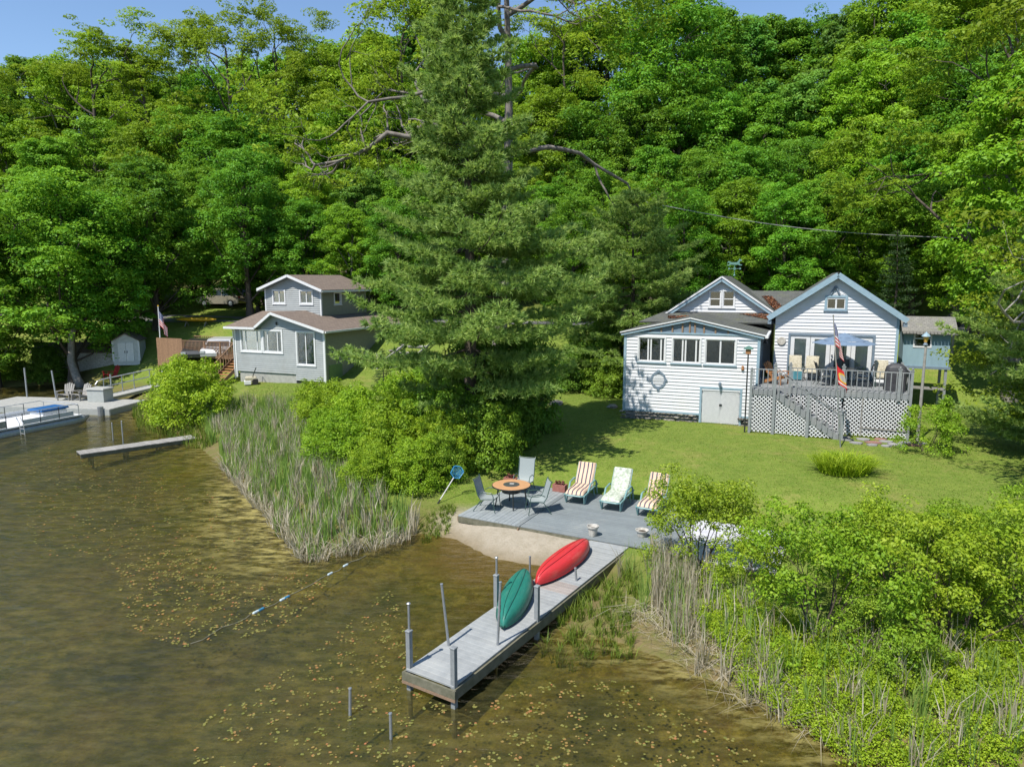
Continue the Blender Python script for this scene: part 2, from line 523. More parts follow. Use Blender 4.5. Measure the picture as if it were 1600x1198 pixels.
def flag_material(name, kind):
    m, n, out = _new(name)
    uv = n.nodes.new('ShaderNodeTexCoord').outputs['UV']
    sp = n.nodes.new('ShaderNodeSeparateXYZ')
    n.links.new(uv, sp.inputs[0])

    def math_(op, a, b=None):
        nd = N(n, 'ShaderNodeMath', operation=op)
        for i, x in enumerate((a, b)):
            if x is None:
                continue
            if isinstance(x, (int, float)):
                nd.inputs[i].default_value = x
            else:
                n.links.new(x, nd.inputs[i])
        return nd.outputs[0]
    U, V = sp.outputs[0], sp.outputs[1]
    if kind == 'stripes':
        s = math_('LESS_THAN', math_('FRACT', math_('MULTIPLY', V, 6.5)), .5)
        c = mixc(n, s, (.62, .60, .60), (.45, .03, .04))
        can = math_('MULTIPLY', math_('LESS_THAN', U, .42), math_('GREATER_THAN', V, .46))
        su = math_('SUBTRACT', math_('FRACT', math_('MULTIPLY', U, 14)), .5)
        sv = math_('SUBTRACT', math_('FRACT', math_('MULTIPLY', V, 16)), .5)
        st = math_('LESS_THAN', math_('ADD', math_('MULTIPLY', su, su), math_('MULTIPLY', sv, sv)), .07)
        cc = mixc(n, st, (.025, .04, .16), (.6, .6, .6))
        c = mixc(n, can, c, cc)
    else:
        du = math_('SUBTRACT', U, .5); dv = math_('SUBTRACT', V, .52)
        r2 = math_('ADD', math_('MULTIPLY', du, du), math_('MULTIPLY', math_('MULTIPLY', dv, dv), .6))
        c = mixc(n, math_('LESS_THAN', r2, .045), (.58, .025, .03), (.62, .42, .05))
        c = mixc(n, math_('LESS_THAN', r2, .02), c, (.40, .38, .36))
        sc = math_('LESS_THAN', math_('ABSOLUTE', math_('SUBTRACT', V, .14)), .045)
        c = mixc(n, math_('MULTIPLY', sc, math_('LESS_THAN', math_('ABSOLUTE', du), .28)), c, (.62, .60, .55))
    b = N(n, 'ShaderNodeBsdfPrincipled', Roughness=.8)
    n.links.new(c, b.inputs['Base Color'])
    n.links.new(b.outputs[0], out.inputs[0])


flag_material('flag_stars_stripes', 'stripes')
flag_material('flag_red_gold', 'red')


# ------------------------------------------------------------------ mesh helpers
class MB:
    """collects shapes; build() links them as one mesh object. xf maps (a, b, c) to the thing's local space."""

    def __init__(self, xf=None):
        self.v, self.f, self.uv, self.xf = [], [], {}, xf

    def add(self, vs, fs, uvs=None):
        o = len(self.v)
        for p in vs:
            self.v.append(tuple(self.xf(*p)) if self.xf else tuple(p))
        for i, f in enumerate(fs):
            self.f.append([o + k for k in f])
            if uvs:
                self.uv[len(self.f) - 1] = uvs[i]
        return self

    def box(self, x0, x1, y0, y1, z0, z1):
        return self.add([(x0, y0, z0), (x1, y0, z0), (x1, y1, z0), (x0, y1, z0), (x0, y0, z1), (x1, y0, z1), (x1, y1, z1), (x0, y1, z1)],
                        [(0, 3, 2, 1), (4, 5, 6, 7), (0, 1, 5, 4), (1, 2, 6, 5), (2, 3, 7, 6), (3, 0, 4, 7)])

    def bevbox(self, x0, x1, y0, y1, z0, z1, b=.012):
        """box with bevelled top edges"""
        return self.add([(x0, y0, z0), (x1, y0, z0), (x1, y1, z0), (x0, y1, z0), (x0, y0, z1 - b), (x1, y0, z1 - b), (x1, y1, z1 - b), (x0, y1, z1 - b),
                         (x0 + b, y0 + b, z1), (x1 - b, y0 + b, z1), (x1 - b, y1 - b, z1), (x0 + b, y1 - b, z1)],
                        [(0, 3, 2, 1), (8, 9, 10, 11), (0, 1, 5, 4), (1, 2, 6, 5), (2, 3, 7, 6), (3, 0, 4, 7), (4, 5, 9, 8), (5, 6, 10, 9), (6, 7, 11, 10), (7, 4, 8, 11)])

    def beam(self, p0, p1, w, h, up=(0, 0, 1)):
        p0, p1 = Vector(p0), Vector(p1)
        d = (p1 - p0).normalized()
        s = d.cross(Vector(up))
        if s.length < 1e-4:
            s = Vector((1, 0, 0))
        s.normalize()
        t = s.cross(d).normalized()
        vs = []
        for p in (p0, p1):
            for a, b in ((-1, -1), (1, -1), (1, 1), (-1, 1)):
                vs.append(p + s * (a * w / 2) + t * (b * h / 2))
        return self.add(vs, [(0, 1, 2, 3), (7, 6, 5, 4), (0, 4, 5, 1), (1, 5, 6, 2), (2, 6, 7, 3), (3, 7, 4, 0)])

    def prism(self, poly, y0, y1):
        """polygon of (x, z) pushed from y0 to y1"""
        n = len(poly)
        vs = [(a, y0, c) for a, c in poly] + [(a, y1, c) for a, c in poly]
        return self.add(vs, [tuple(range(n)), tuple(range(2 * n - 1, n - 1, -1))] + [(i, i + n, (i + 1) % n + n, (i + 1) % n) for i in range(n)])

    def slab(self, poly, z0, z1):
        n = len(poly)
        vs = [(a, b, z0) for a, b in poly] + [(a, b, z1) for a, b in poly]
        return self.add(vs, [tuple(range(n - 1, -1, -1)), tuple(range(n, 2 * n))] + [(i, (i + 1) % n, (i + 1) % n + n, i + n) for i in range(n)])

    def tube(self, pts, r, sides=8, cap=True):
        pts = [Vector(p) for p in pts]
        if not hasattr(r, '__len__'):
            r = [r] * len(pts)
        vs, fs = [], []
        prev = None
        for i, p in enumerate(pts):
            d = (pts[min(i + 1, len(pts) - 1)] - pts[max(i - 1, 0)]).normalized()
            s = prev - d * prev.dot(d) if prev else d.cross(Vector((.1, .2, 1)))
            if s.length < 1e-3:
                s = d.cross(Vector((1, 0, 0)))
            s.normalize(); prev = s
            t = d.cross(s)
            for k in range(sides):
                a = 2 * math.pi * k / sides
                vs.append(p + (s * math.cos(a) + t * math.sin(a)) * r[i])
        for i in range(len(pts) - 1):
            for k in range(sides):
                k2 = (k + 1) % sides
                fs.append((i * sides + k, i * sides + k2, (i + 1) * sides + k2, (i + 1) * sides + k))
        if cap:
            fs.append(tuple(range(sides - 1, -1, -1)))
            o = (len(pts) - 1) * sides
            fs.append(tuple(range(o, o + sides)))
        return self.add(vs, fs)

    def lathe(self, prof, c=(0, 0, 0), seg=16):
        vs, fs = [], []
        for r, z in prof:
            for k in range(seg):
                a = 2 * math.pi * k / seg
                vs.append((c[0] + r * math.cos(a), c[1] + r * math.sin(a), c[2] + z))
        for i in range(len(prof) - 1):
            for k in range(seg):
                k2 = (k + 1) % seg
                fs.append((i * seg + k, i * seg + k2, (i + 1) * seg + k2, (i + 1) * seg + k))
        fs.append(tuple(range(seg - 1, -1, -1)))
        o = (len(prof) - 1) * seg
        fs.append(tuple(range(o, o + seg)))
        return self.add(vs, fs)

    def grid(self, fn, nu, nv, uv=True):
        vs, fs, us = [], [], []
        for j in range(nv + 1):
            for i in range(nu + 1):
                vs.append(fn(i / nu, j / nv))
        for j in range(nv):
            for i in range(nu):
                a = j * (nu + 1) + i
                fs.append((a, a + 1, a + nu + 2, a + nu + 1))
                us.append([(i / nu, j / nv), ((i + 1) / nu, j / nv), ((i + 1) / nu, (j + 1) / nv), (i / nu, (j + 1) / nv)])
        return self.add(vs, fs, us if uv else None)

    def mesh(self, name):
        me = bpy.data.meshes.new(name)
        me.from_pydata(self.v, [], self.f)
        if self.uv:
            ul = me.uv_layers.new(name='UVMap')
            for i, uvs in self.uv.items():
                for li, u in zip(me.polygons[i].loop_indices, uvs):
                    ul.data[li].uv = u
        return me

    def build(self, name, mat, parent=None, loc=(0, 0, 0), rz=0.0, smooth=False):
        me = self.mesh(name)
        me.materials.append(MATS[mat])
        if smooth:
            me.polygons.foreach_set('use_smooth', [True] * len(me.polygons))
        o = bpy.data.objects.new(name, me)
        COL.objects.link(o)
        o.location = loc
        o.rotation_euler = (0, 0, rz)
        if parent:
            o.parent = parent
        return o


def tag(o, label=None, cat=None, group=None, kind=None):
    for k, v in (('label', label), ('category', cat), ('group', group), ('kind', kind)):
        if v:
            o[k] = v
    return o


def thing(name, label, cat, loc=(0, 0, 0), rz=0.0, group=None):
    o = bpy.data.objects.new(name, None)
    o.empty_display_size = .2
    COL.objects.link(o)
    o.location = loc
    o.rotation_euler = (0, 0, rz)
    return tag(o, label, cat, group)


KIDS = {}


def kids(o):
    return [c for c in bpy.data.objects if c.parent == o]


def copy_thing(root, loc, rz=0.0, scale=None, label=None, group=None, _kids=None):
    r = root.copy()
    COL.objects.link(r)
    r.location = loc
    r.rotation_euler = (0, 0, rz)
    if scale is not None:
        r.scale = scale if hasattr(scale, '__len__') else (scale,) * 3
    if label:
        r['label'] = label
    if group:
        r['group'] = group
    if root.name not in KIDS:
        KIDS[root.name] = [(c, kids(c)) for c in kids(root)]
    for c, gs in KIDS[root.name]:
        k = c.copy(); COL.objects.link(k); k.parent = r
        for g in gs:
            q = g.copy(); COL.objects.link(q); q.parent = k
    return r


def np_mesh(name, V, F, mat, vals=None, smooth=False):
    """V (n,3); F (m,k) all faces of one size; vals: one number per face"""
    me = bpy.data.meshes.new(name)
    n, m, k = len(V), len(F), F.shape[1]
    me.vertices.add(n)
    me.vertices.foreach_set('co', np.ascontiguousarray(V, np.float32).ravel())
    me.loops.add(m * k)
    me.loops.foreach_set('vertex_index', np.ascontiguousarray(F, np.int32).ravel())
    me.polygons.add(m)
    me.polygons.foreach_set('loop_start', np.arange(0, m * k, k, dtype=np.int32))
    me.polygons.foreach_set('loop_total', np.full(m, k, np.int32))
    if smooth:
        me.polygons.foreach_set('use_smooth', np.ones(m, bool))
    me.update(calc_edges=True)
    if vals is not None:
        at = me.attributes.new('v', 'FLOAT', 'FACE')
        at.data.foreach_set('value', np.ascontiguousarray(vals, np.float32))
    if mat:
        me.materials.append(MATS[mat])
    return me


def link(name, me, parent=None, loc=(0, 0, 0), rz=0.0):
    o = bpy.data.objects.new(name, me)
    COL.objects.link(o)
    o.location = loc
    o.rotation_euler = (0, 0, rz)
    if parent:
        o.parent = parent
    return o


def unit(a):
    return a / np.maximum(np.linalg.norm(a, axis=-1, keepdims=True), 1e-6)


def leaf_arrays(rs, P, Nrm, size, aspect=.62):
    """diamond leaves at P, facing Nrm"""
    n = len(P)
    Nrm = unit(Nrm)
    t = unit(np.cross(Nrm, rs.normal(size=(n, 3))))
    b = np.cross(Nrm, t)
    s = np.broadcast_to(np.asarray(size), (n,))[:, None]
    droop = np.array([0, 0, -1.0]) * s * .18
    V = np.stack([P - t * s * .5 + droop, P - b * s * aspect * .5, P + t * s * .5 + droop, P + b * s * aspect * .5], 1).reshape(-1, 3)
    F = np.arange(4 * n).reshape(n, 4)
    return V, F


def blade_arrays(rs, P, h, w, lean):
    """tapered bent blades, three triangles each"""
    n = len(P)
    a = rs.uniform(0, 2 * np.pi, n)
    side = np.stack([np.cos(a), np.sin(a), np.zeros(n)], 1)
    l = unit(np.stack([rs.normal(size=n), rs.normal(size=n), np.zeros(n)], 1)) * (lean * h)[:, None]
    up = np.stack([np.zeros(n), np.zeros(n), h], 1)
    w = w[:, None]
    V = np.stack([P - side * w, P + side * w, P + up * .55 + l * .3 - side * w * .8, P + up * .55 + l * .3 + side * w * .8, P + up * (1 - .25 * lean[:, None]) + l], 1).reshape(-1, 3)
    b = np.arange(n)[:, None] * 5
    F = np.concatenate([b + [0, 1, 3], b + [0, 3, 2], b + [2, 3, 4]], 1).reshape(-1, 3)
    return V, F


def tubes_arrays(tubes, sides=5):
    Vs, Fs, o = [], [], 0
    ang = np.arange(sides) * 2 * np.pi / sides
    for pts, rad in tubes:
        pts = np.asarray(pts); rad = np.asarray(rad)
        n = len(pts)
        d = np.empty_like(pts)
        d[1:-1] = pts[2:] - pts[:-2]; d[0] = pts[1] - pts[0]; d[-1] = pts[-1] - pts[-2]
        d = unit(d)
        ref = np.array([.31, .17, .93]) if abs(d[0, 2]) < .8 else np.array([1.0, .2, .1])
        s = unit(np.cross(d, ref)); t = np.cross(d, s)
        ring = pts[:, None] + (s[:, None] * np.cos(ang)[None, :, None] + t[:, None] * np.sin(ang)[None, :, None]) * rad[:, None, None]
        Vs.append(ring.reshape(-1, 3))
        i = np.arange(n - 1)[:, None] * sides; k = np.arange(sides)[None]; k2 = (k + 1) % sides
        Fs.append(np.stack([i + k, i + k2, i + sides + k2, i + sides + k], -1).reshape(-1, 4) + o)
        o += n * sides
    return np.concatenate(Vs), np.concatenate(Fs)


def grow(rs, p, d, L, r, lev, maxlev, out, tips, kink=.16, spread=.75, up=.06, ratio=.68, kids_n=(2, 4), seg=4):
    pts, rad = [p], [r]
    for i in range(seg):
        d = d + rs.normal(0, kink, 3) + np.array([0, 0, up])
        d = d / np.linalg.norm(d)
        p = p + d * L / seg
        pts.append(p); rad.append(r * (1 - .5 * (i + 1) / seg))
    out.append((np.array(pts), np.array(rad)))
    if lev >= maxlev - 1:
        tips.append((p, d))
        if lev == maxlev:
            return
    for k in range(rs.integers(*kids_n)):
        i = rs.integers(2, seg + 1) if k else seg
        ax = rs.normal(size=3); ax -= ax @ d * d; ax /= np.linalg.norm(ax)
        a = rs.uniform(.5, 1.15) * spread
        nd = d * math.cos(a) + ax * math.sin(a)
        grow(rs, pts[i], nd, L * ratio * rs.uniform(.75, 1.15), rad[i] * .72, lev + 1, maxlev, out, tips, kink, spread, up, ratio, kids_n, seg)


# ------------------------------------------------------------------ ground, lake, road
def axis(core0, core1, step, far0, far1):
    a = list(np.arange(core0, core1 + 1e-6, step))
    s, x = step, core1
    while x < far1:
        s *= 1.13; x += s; a.append(min(x, far1))
    s, x = step, core0
    while x > far0:
        s *= 1.13; x -= s; a.insert(0, max(x, far0))
    return np.array(a)


GX = axis(-38, 28, .33, -390, 390)
GY = axis(8, 58, .33, -30, 700)
gx, gy = np.meshgrid(GX, GY)
gsd = shore_dist(gx, gy)
gz = terrain(gx, gy, gsd)
nx, ny = len(GX), len(GY)
idx = np.arange(nx * ny).reshape(ny, nx)
gF = np.stack([idx[:-1, :-1], idx[:-1, 1:], idx[1:, 1:], idx[1:, :-1]], -1).reshape(-1, 4)
gme = np_mesh('ground', np.stack([gx, gy, gz], -1).reshape(-1, 3), gF, 'ground', smooth=True)
bc = G(790, 850, 0)
bd = np.hypot((gx - bc.x) / 2.6, (gy - bc.y) / 2.2)
yr = road_y(gx)
woods = sstep(yr + 6, yr + 12, gy + 1.5 * wob(gx * .4, gy * .4))
marshm = (1 - sstep(.5, 2.6, gsd + .4 * wob(gx * 2, gy * 2))) * sstep(.7, 1.1, bd)
for nm, val in (('bed', 1 - sstep(-.35, .15, gsd)), ('sand', (1 - sstep(.75, 1.25, bd + .12 * wob(gx * 2, gy * 2)))),
                ('forest', woods), ('marsh', marshm), ('wet', 1 - sstep(.15, 1.1, gsd + .2 * wob(gx * 2.3, gy * 2.3)))):
    at = gme.attributes.new(nm, 'FLOAT', 'POINT')
    at.data.foreach_set('value', np.ascontiguousarray(val, np.float32).ravel())
tag(link('ground', gme), kind='structure')

WX = axis(-40, 20, .8, -390, 390); WY = axis(5, 50, .8, -120, 90)
wx, wy = np.meshgrid(WX, WY)
wF = (lambda i: np.stack([i[:-1, :-1], i[:-1, 1:], i[1:, 1:], i[1:, :-1]], -1).reshape(-1, 4))(np.arange(wx.size).reshape(wx.shape))
wme = np_mesh('lake_water', np.stack([wx, wy, 0 * wx], -1).reshape(-1, 3), wF, 'water')
wsd = shore_dist(wx, wy)
fc = G(420, 800, 0); fd = np.hypot((wx - fc.x) / 4.5, (wy - fc.y) / 9.0)
film = np.clip(.10 * sstep(.5, 2, -wsd) * (1 - sstep(9, 14, -wsd)) + 1.0 * (1 - sstep(.4, 1.0, fd)) * (1 - sstep(0, 3.2, -wsd)) + .75 * (1 - sstep(0, .9, -wsd)) * (wx > 1.5) + .45 * (1 - sstep(0, 1.2, -wsd)) * (wx < 1.5) * (1 - (np.hypot(wx - bc.x, wy - bc.y) < 2.8)), 0, 1)
at = wme.attributes.new('murk', 'FLOAT', 'POINT')
at.data.foreach_set('value', np.ascontiguousarray(.05 + .30 * sstep(.2, 5.5, -wsd), np.float32).ravel())
at = wme.attributes.new('film', 'FLOAT', 'POINT')
at.data.foreach_set('value', np.ascontiguousarray(film, np.float32).ravel())
tag(link('lake_water', wme), kind='structure')

xs = np.linspace(-130, 120, 180)
rv = []
for s in (-2.3, 2.3):
    ys = road_y(xs) + s + .5 + .8 * np.sin(xs * .05)
    rv.append(np.stack([xs, ys, terrain(xs, ys) + .05], 1))
rV = np.concatenate(rv); k = np.arange(179)
tag(link('road', np_mesh('road', rV, np.stack([k, k + 1, k + 181, k + 180], 1), 'asphalt')), kind='structure')


# ------------------------------------------------------------------ tree and shrub prototypes
def crown_leaves(rs, centers, rad, per, size, flat=.6, up=.62, out=.85, jit=.42, aspect=.62):
    n = len(centers)
    c = np.repeat(centers, per, 0); r = np.repeat(rad, per)
    d = rs.normal(size=(n * per, 3)); d[:, 2] = np.abs(d[:, 2]) * rs.choice([1, 1, 1, -.6], n * per)
    d = unit(d)
    rr = r * rs.uniform(.45, 1.0, n * per) ** .6
    P = c + d * rr[:, None] * np.array([1, 1, flat])
    Nn = d * out + np.array([0, 0, up]) + rs.normal(0, jit, (n * per, 3))
    s = size * rs.uniform(.5, 1.4, n * per)
    V, F = leaf_arrays(rs, P, Nn, s, aspect)
    base = np.repeat(rs.uniform(.15, .75, n), per)
    v = np.clip(base + rs.normal(0, .16, n * per), 0, 1)
    return V, F, v


def finish_tree(name, label, cat, wood, leaves, bark, leafm, crown='crown', sides=6):
    t = thing(name, label, cat)
    V, F = tubes_arrays(wood, sides)
    link('trunk', np_mesh('trunk', V, F, bark, smooth=True), t)
    V, F, v = leaves
    link(crown, np_mesh(crown, V, F, leafm, v), t)
    return t


def maple(seed, H=18.0, Rr=5.2, cb=.12, ncl=380, per=120, size=.235, leafm='maple_leaf', bark='bark', shape=1.0, name='maple_tree'):
    rs = np.random.default_rng(seed)
    # big lobes on a crown of uneven outline, each carrying small umbrella-like clusters
    lob = []
    nl = 16
    for i in range(nl):
        h = (i + .5) / nl
        z = cb + (1 - cb) * (.12 + .82 * h)
        prof = math.sin(math.pi * min(1, (.18 + .80 * h)) ** shape) ** .6
        a = i * 2.4 + rs.uniform(-.5, .5)
        rad = Rr * prof * rs.uniform(.45, .72)
        lob.append((rad * math.cos(a), rad * math.sin(a), z * H * rs.uniform(.97, 1.02), Rr * rs.uniform(.36, .52)))
    lob.append((0, 0, H * .90, Rr * .40))
    lob = np.array(lob)
    which = rs.integers(0, len(lob), ncl)
    d = unit(rs.normal(size=(ncl, 3)) + np.array([0, 0, .25]))
    L = lob[which]
    C = L[:, :3] + d * L[:, 3:4] * rs.uniform(.55, 1.08, (ncl, 1)) * np.array([1, 1, .9])
    rad = rs.uniform(.55, 1.1, ncl) * (Rr / 5.2)
    leaves = crown_leaves(rs, C, rad, per, size, .72)
    wood = []
    top = np.array([rs.normal(0, .3), rs.normal(0, .3), H * .86])
    zs = np.linspace(0, 1, 9)
    tr = zs[:, None] * top + np.stack([.25 * np.sin(zs * 5 + seed), .25 * np.cos(zs * 4 + seed), 0 * zs], 1) * zs[:, None]
    r0 = .018 * H
    wood.append((tr, r0 * (1.02 - .9 * zs) * (1 + .5 * np.exp(-zs * 22))))
    for l in lob:
        b = tr[min(8, max(1, int(8 * max(.14, (l[2] / (H * .86)) - .22))))]
        e = l[:3]
        m = (b + e) / 2 + rs.normal(0, .3, 3) + np.array([0, 0, -.4])
        rb = r0 * .34
        wood.append((np.array([b, m, e]), np.array([rb, rb * .7, rb * .3])))
        for q in range(4):
            cc = C[which == int(np.where((lob == l).all(1))[0][0])]
            if len(cc):
                wood.append((np.array([e, cc[rs.integers(len(cc))]]), np.array([rb * .3, rb * .1])))
    return finish_tree(name, 'tree', 'tree', wood, leaves, bark, leafm)


def locust(seed, H=26.0, seg=4, bare=.45, per=60, size=.26, leafm='locust_leaf', bark='bark', nlimb=7, rpad=.95, lev=4, name='locust_tree', spreadr=1.0, kink=.2, fill=1.0):
    rs = np.random.default_rng(seed)
    wood, tips = [], []
    zs = np.linspace(0, 1, 10)
    tr = np.stack([.5 * np.sin(zs * 3 + seed), .5 * np.cos(zs * 2.6 + seed) - .5 * math.cos(seed), zs * H * .82], 1)
    tr[:, 0] -= tr[0, 0]
    r0 = .016 * H
    wood.append((tr, r0 * (1.0 - .78 * zs) * (1 + .5 * np.exp(-zs * 22))))
    for i in range(nlimb):
        h = bare + (1 - bare) * (i + .3) / nlimb
        f = h * 9
        k = min(8, int(f)); p = tr[k] + (tr[k + 1] - tr[k]) * (f - k)
        a = i * 2.4 + rs.uniform(-.4, .4)
        el = .25 + .75 * (i / nlimb)
        d = np.array([math.cos(a) * math.cos(el), math.sin(a) * math.cos(el), math.sin(el)])
        grow(rs, p, d, H * .20 * spreadr * (1.15 - .45 * i / nlimb), r0 * .42 * (1.1 - .5 * h), 1, lev, wood, tips, kink, .8, .05, .66, (2, 4), seg)
    grow(rs, tr[-1], np.array([.1, .1, 1.0]), H * .1, r0 * .25, 2, lev, wood, tips, kink, .8, .05, .66)
    tp = np.array([t[0] for t in tips])
    tp = np.concatenate([tp, tp + rs.normal(0, .55, tp.shape)])
    keep = rs.random(len(tp)) < fill
    leaves = crown_leaves(rs, tp[keep], rs.uniform(.55, 1.15, keep.sum()) * rpad, per, size, .42, .8, .6, .5, .5)
    return finish_tree(name, 'tree', 'tree', wood, leaves, bark, leafm, sides=5)


def conifer(seed, H, prof, z0=.1, whorl=.55, nb=5, droop=-.02, leafm='pine_needle', bark='bark', needle=.26, width=.024, per=13, tuft=.27, name='pine_tree', tw=.40, updir=.35, gap=.0, side=None):
    """prof(h) -> branch length in metres at relative height h"""
    rs = np.random.default_rng(seed)
    wood, TP, TD = [], [], []
    zs = np.linspace(0, 1, 12)
    tr = np.stack([.12 * np.sin(zs * 5), .12 * np.cos(zs * 4) - .12, zs * H], 1)
    r0 = .0145 * H
    wood.append((tr, r0 * (1.02 - .99 * zs) + .01))
    z = z0 * H
    a0 = 0.0
    while z < H - .15:
        h = z / H
        a0 += 1.1
        for b in range(nb):
            if rs.random() < gap:
                continue
            a = a0 + b * 2 * math.pi / nb + rs.uniform(-.35, .35)
            L = prof(h) * rs.uniform(.62, 1.12)
            if side:
                L *= side(a, h)
            if L < .12:
                continue
            el = droop + .55 * h ** 2 + rs.normal(0, .09)
            dirn = np.array([math.cos(a) * math.cos(el), math.sin(a) * math.cos(el), math.sin(el)])
            n = max(3, int(L / .5))
            s = np.linspace(0, 1, n + 1)
            base = np.array([np.interp(z, tr[:, 2], tr[:, 0]), np.interp(z, tr[:, 2], tr[:, 1]), z])
            sag = (-.10 * L * np.sin(s * math.pi * .9) + .09 * L * s ** 2)
            pts = base + dirn * (s * L)[:, None] + np.stack([0 * s, 0 * s, sag], 1)
            rb = max(.012, r0 * .2 * (1 - .7 * h) * min(1, L / 3))
            wood.append((pts, rb * (1.05 - .9 * s)))
            lat = np.array([-math.sin(a), math.cos(a), 0])
            k = 0
            step = max(.15, .045 * L)
            d_ = L * .22
            while d_ < L:
                f = d_ / L
                p = np.array([np.interp(f, s, pts[:, j]) for j in range(3)])
                for sg in (-1, 1):
                    tl = tw * L * (1.12 - f) * rs.uniform(.5, 1.1) + .15
                    tdir = unit(dirn * rs.uniform(.5, .9) + lat * sg * rs.uniform(.6, 1.0) + np.array([0, 0, rs.normal(.03, .10)]))
                    m = max(1, int(tl / tuft))
                    for q in range(m + 1):
                        ff = (q + .35) / (m + .35)
                        TP.append(p + tdir * tl * ff + rs.normal(0, .05, 3)); TD.append(tdir)
                d_ += step
            TP.append(pts[-1]); TD.append(dirn)
        z += whorl * rs.uniform(.8, 1.2)
    TP = np.array(TP); TD = np.array(TD)
    n = len(TP)
    P = np.repeat(TP, per, 0); D = np.repeat(TD, per, 0)
    dd = unit(D * .8 + np.array([0, 0, updir]) + rs.normal(0, .5, (n * per, 3)))
    ln = needle * rs.uniform(.6, 1.2, n * per)[:, None]
    sd = unit(np.cross(dd, rs.normal(size=dd.shape))) * width
    V = np.stack([P - sd, P + sd, P + dd * ln], 1).reshape(-1, 3)
    F = np.arange(3 * n * per).reshape(-1, 3)
    v = np.clip(np.repeat(rs.uniform(.1, .8, n), per) + rs.normal(0, .15, n * per), 0, 1)
    t = thing(name, 'tree', 'tree')
    Vw, Fw = tubes_arrays(wood, 6)
    link('trunk', np_mesh('trunk', Vw, Fw, bark, smooth=True), t)
    link('crown', np_mesh('crown', V, F, leafm, v), t)
    return t


def shrub(seed, H=2.4, Rr=1.6, ncl=130, per=90, size=.075, leafm='shrub_leaf', stems=9, rpad=.30, open_=.25, name='shrub'):
    rs = np.random.default_rng(seed)
    wood, tips = [], []
    for i in range(stems):
        a = i * 2 * math.pi / stems + rs.uniform(-.3, .3)
        o = rs.uniform(.25, .95) * Rr / H
        d = unit(np.array([math.cos(a) * o, math.sin(a) * o, 1.0]))
        grow(rs, np.array([math.cos(a) * .12, math.sin(a) * .12, -.1]), d, H * .48, .022 * H / 2.4, 1, 4, wood, tips, .12, .6, .02, .62, (2, 4), 4)
    tp = np.array([t[0] for t in tips])
    # bring tips into an uneven dome
    nrm = np.sqrt((tp[:, 0] / Rr) ** 2 + (tp[:, 1] / Rr) ** 2 + (np.maximum(tp[:, 2], 0) / H) ** 2)
    tp = tp[nrm < 1.12]
    dd = unit(rs.normal(size=(ncl, 3)) * np.array([1, 1, .9]) + np.array([0, 0, .35])); dd[:, 2] = np.abs(dd[:, 2])
    dome = dd * np.array([Rr, Rr, H * .92]) * rs.uniform(.5 + open_ * .6, 1.0, (ncl, 1)) * (1 + .14 * np.sin(5 * np.arctan2(dd[:, 1], dd[:, 0]) + seed))[:, None]
    dome[:, 2] = np.maximum(dome[:, 2], .25)
    C = np.concatenate([tp, dome])
    leaves = crown_leaves(rs, C, rs.uniform(.6, 1.25, len(C)) * rpad, per, size, .75, .55, .95, .55)
    t = thing(name, 'shrub', 'shrub')
    V, F = tubes_arrays(wood, 5)
    link('stem', np_mesh('stem', V, F, 'twig', smooth=True), t)
    V, F, v = leaves
    link('foliage', np_mesh('foliage', V, F, leafm, v), t)
    return t


HEIGHT = {}
PROTO = []


def proto(t, h):
    HEIGHT[t.name] = h
    PROTO.append(t)
    return t


USED = {}


def plant(p, loc, h=None, rz=0.0, wide=1.0, label=None, group=None, cat=None):
    """first use moves the prototype itself, later ones are copies"""
    s = (h / HEIGHT[p.name]) if h else 1.0
    sc = (s * wide, s * wide, s)
    if p.name not in USED:
        if p.name not in KIDS:
            KIDS[p.name] = [(c, kids(c)) for c in kids(p)]
        USED[p.name] = True
        p.location = loc; p.rotation_euler = (0, 0, rz); p.scale = sc
        if label: p['label'] = label
        if group: p['group'] = group
        elif 'group' in p: del p['group']
        if cat: p['category'] = cat
        return p
    o = copy_thing(p, loc, rz, sc, label, None)
    if group: o['group'] = group
    elif 'group' in o: del o['group']
    if cat: o['category'] = cat
    return o


mapA = proto(maple(1, leafm='maple_leaf'), 18)
mapB = proto(maple(2, Rr=4.6, leafm='maple_leaf', shape=.9), 18)
mapC = proto(maple(3, Rr=4.9, leafm='maple_leaf_light', bark='bark_pale'), 18)
mapD = proto(maple(4, Rr=4.2, leafm='oak_leaf', shape=.8, cb=.3), 18)
mapE = proto(maple(5, Rr=5.0, ncl=440, per=115, size=.21, leafm='maple_leaf', cb=.1), 18)
locA = proto(locust(11, H=26), 26)
locB = proto(locust(12, H=26, bare=.5, nlimb=6), 26)
locC = proto(locust(13, H=26, bare=.3, nlimb=9, per=80, leafm='locust_leaf'), 26)
for o in (mapA, mapB, mapC, mapD, mapE, locA, locB, locC):
    o['category'] = 'tree'

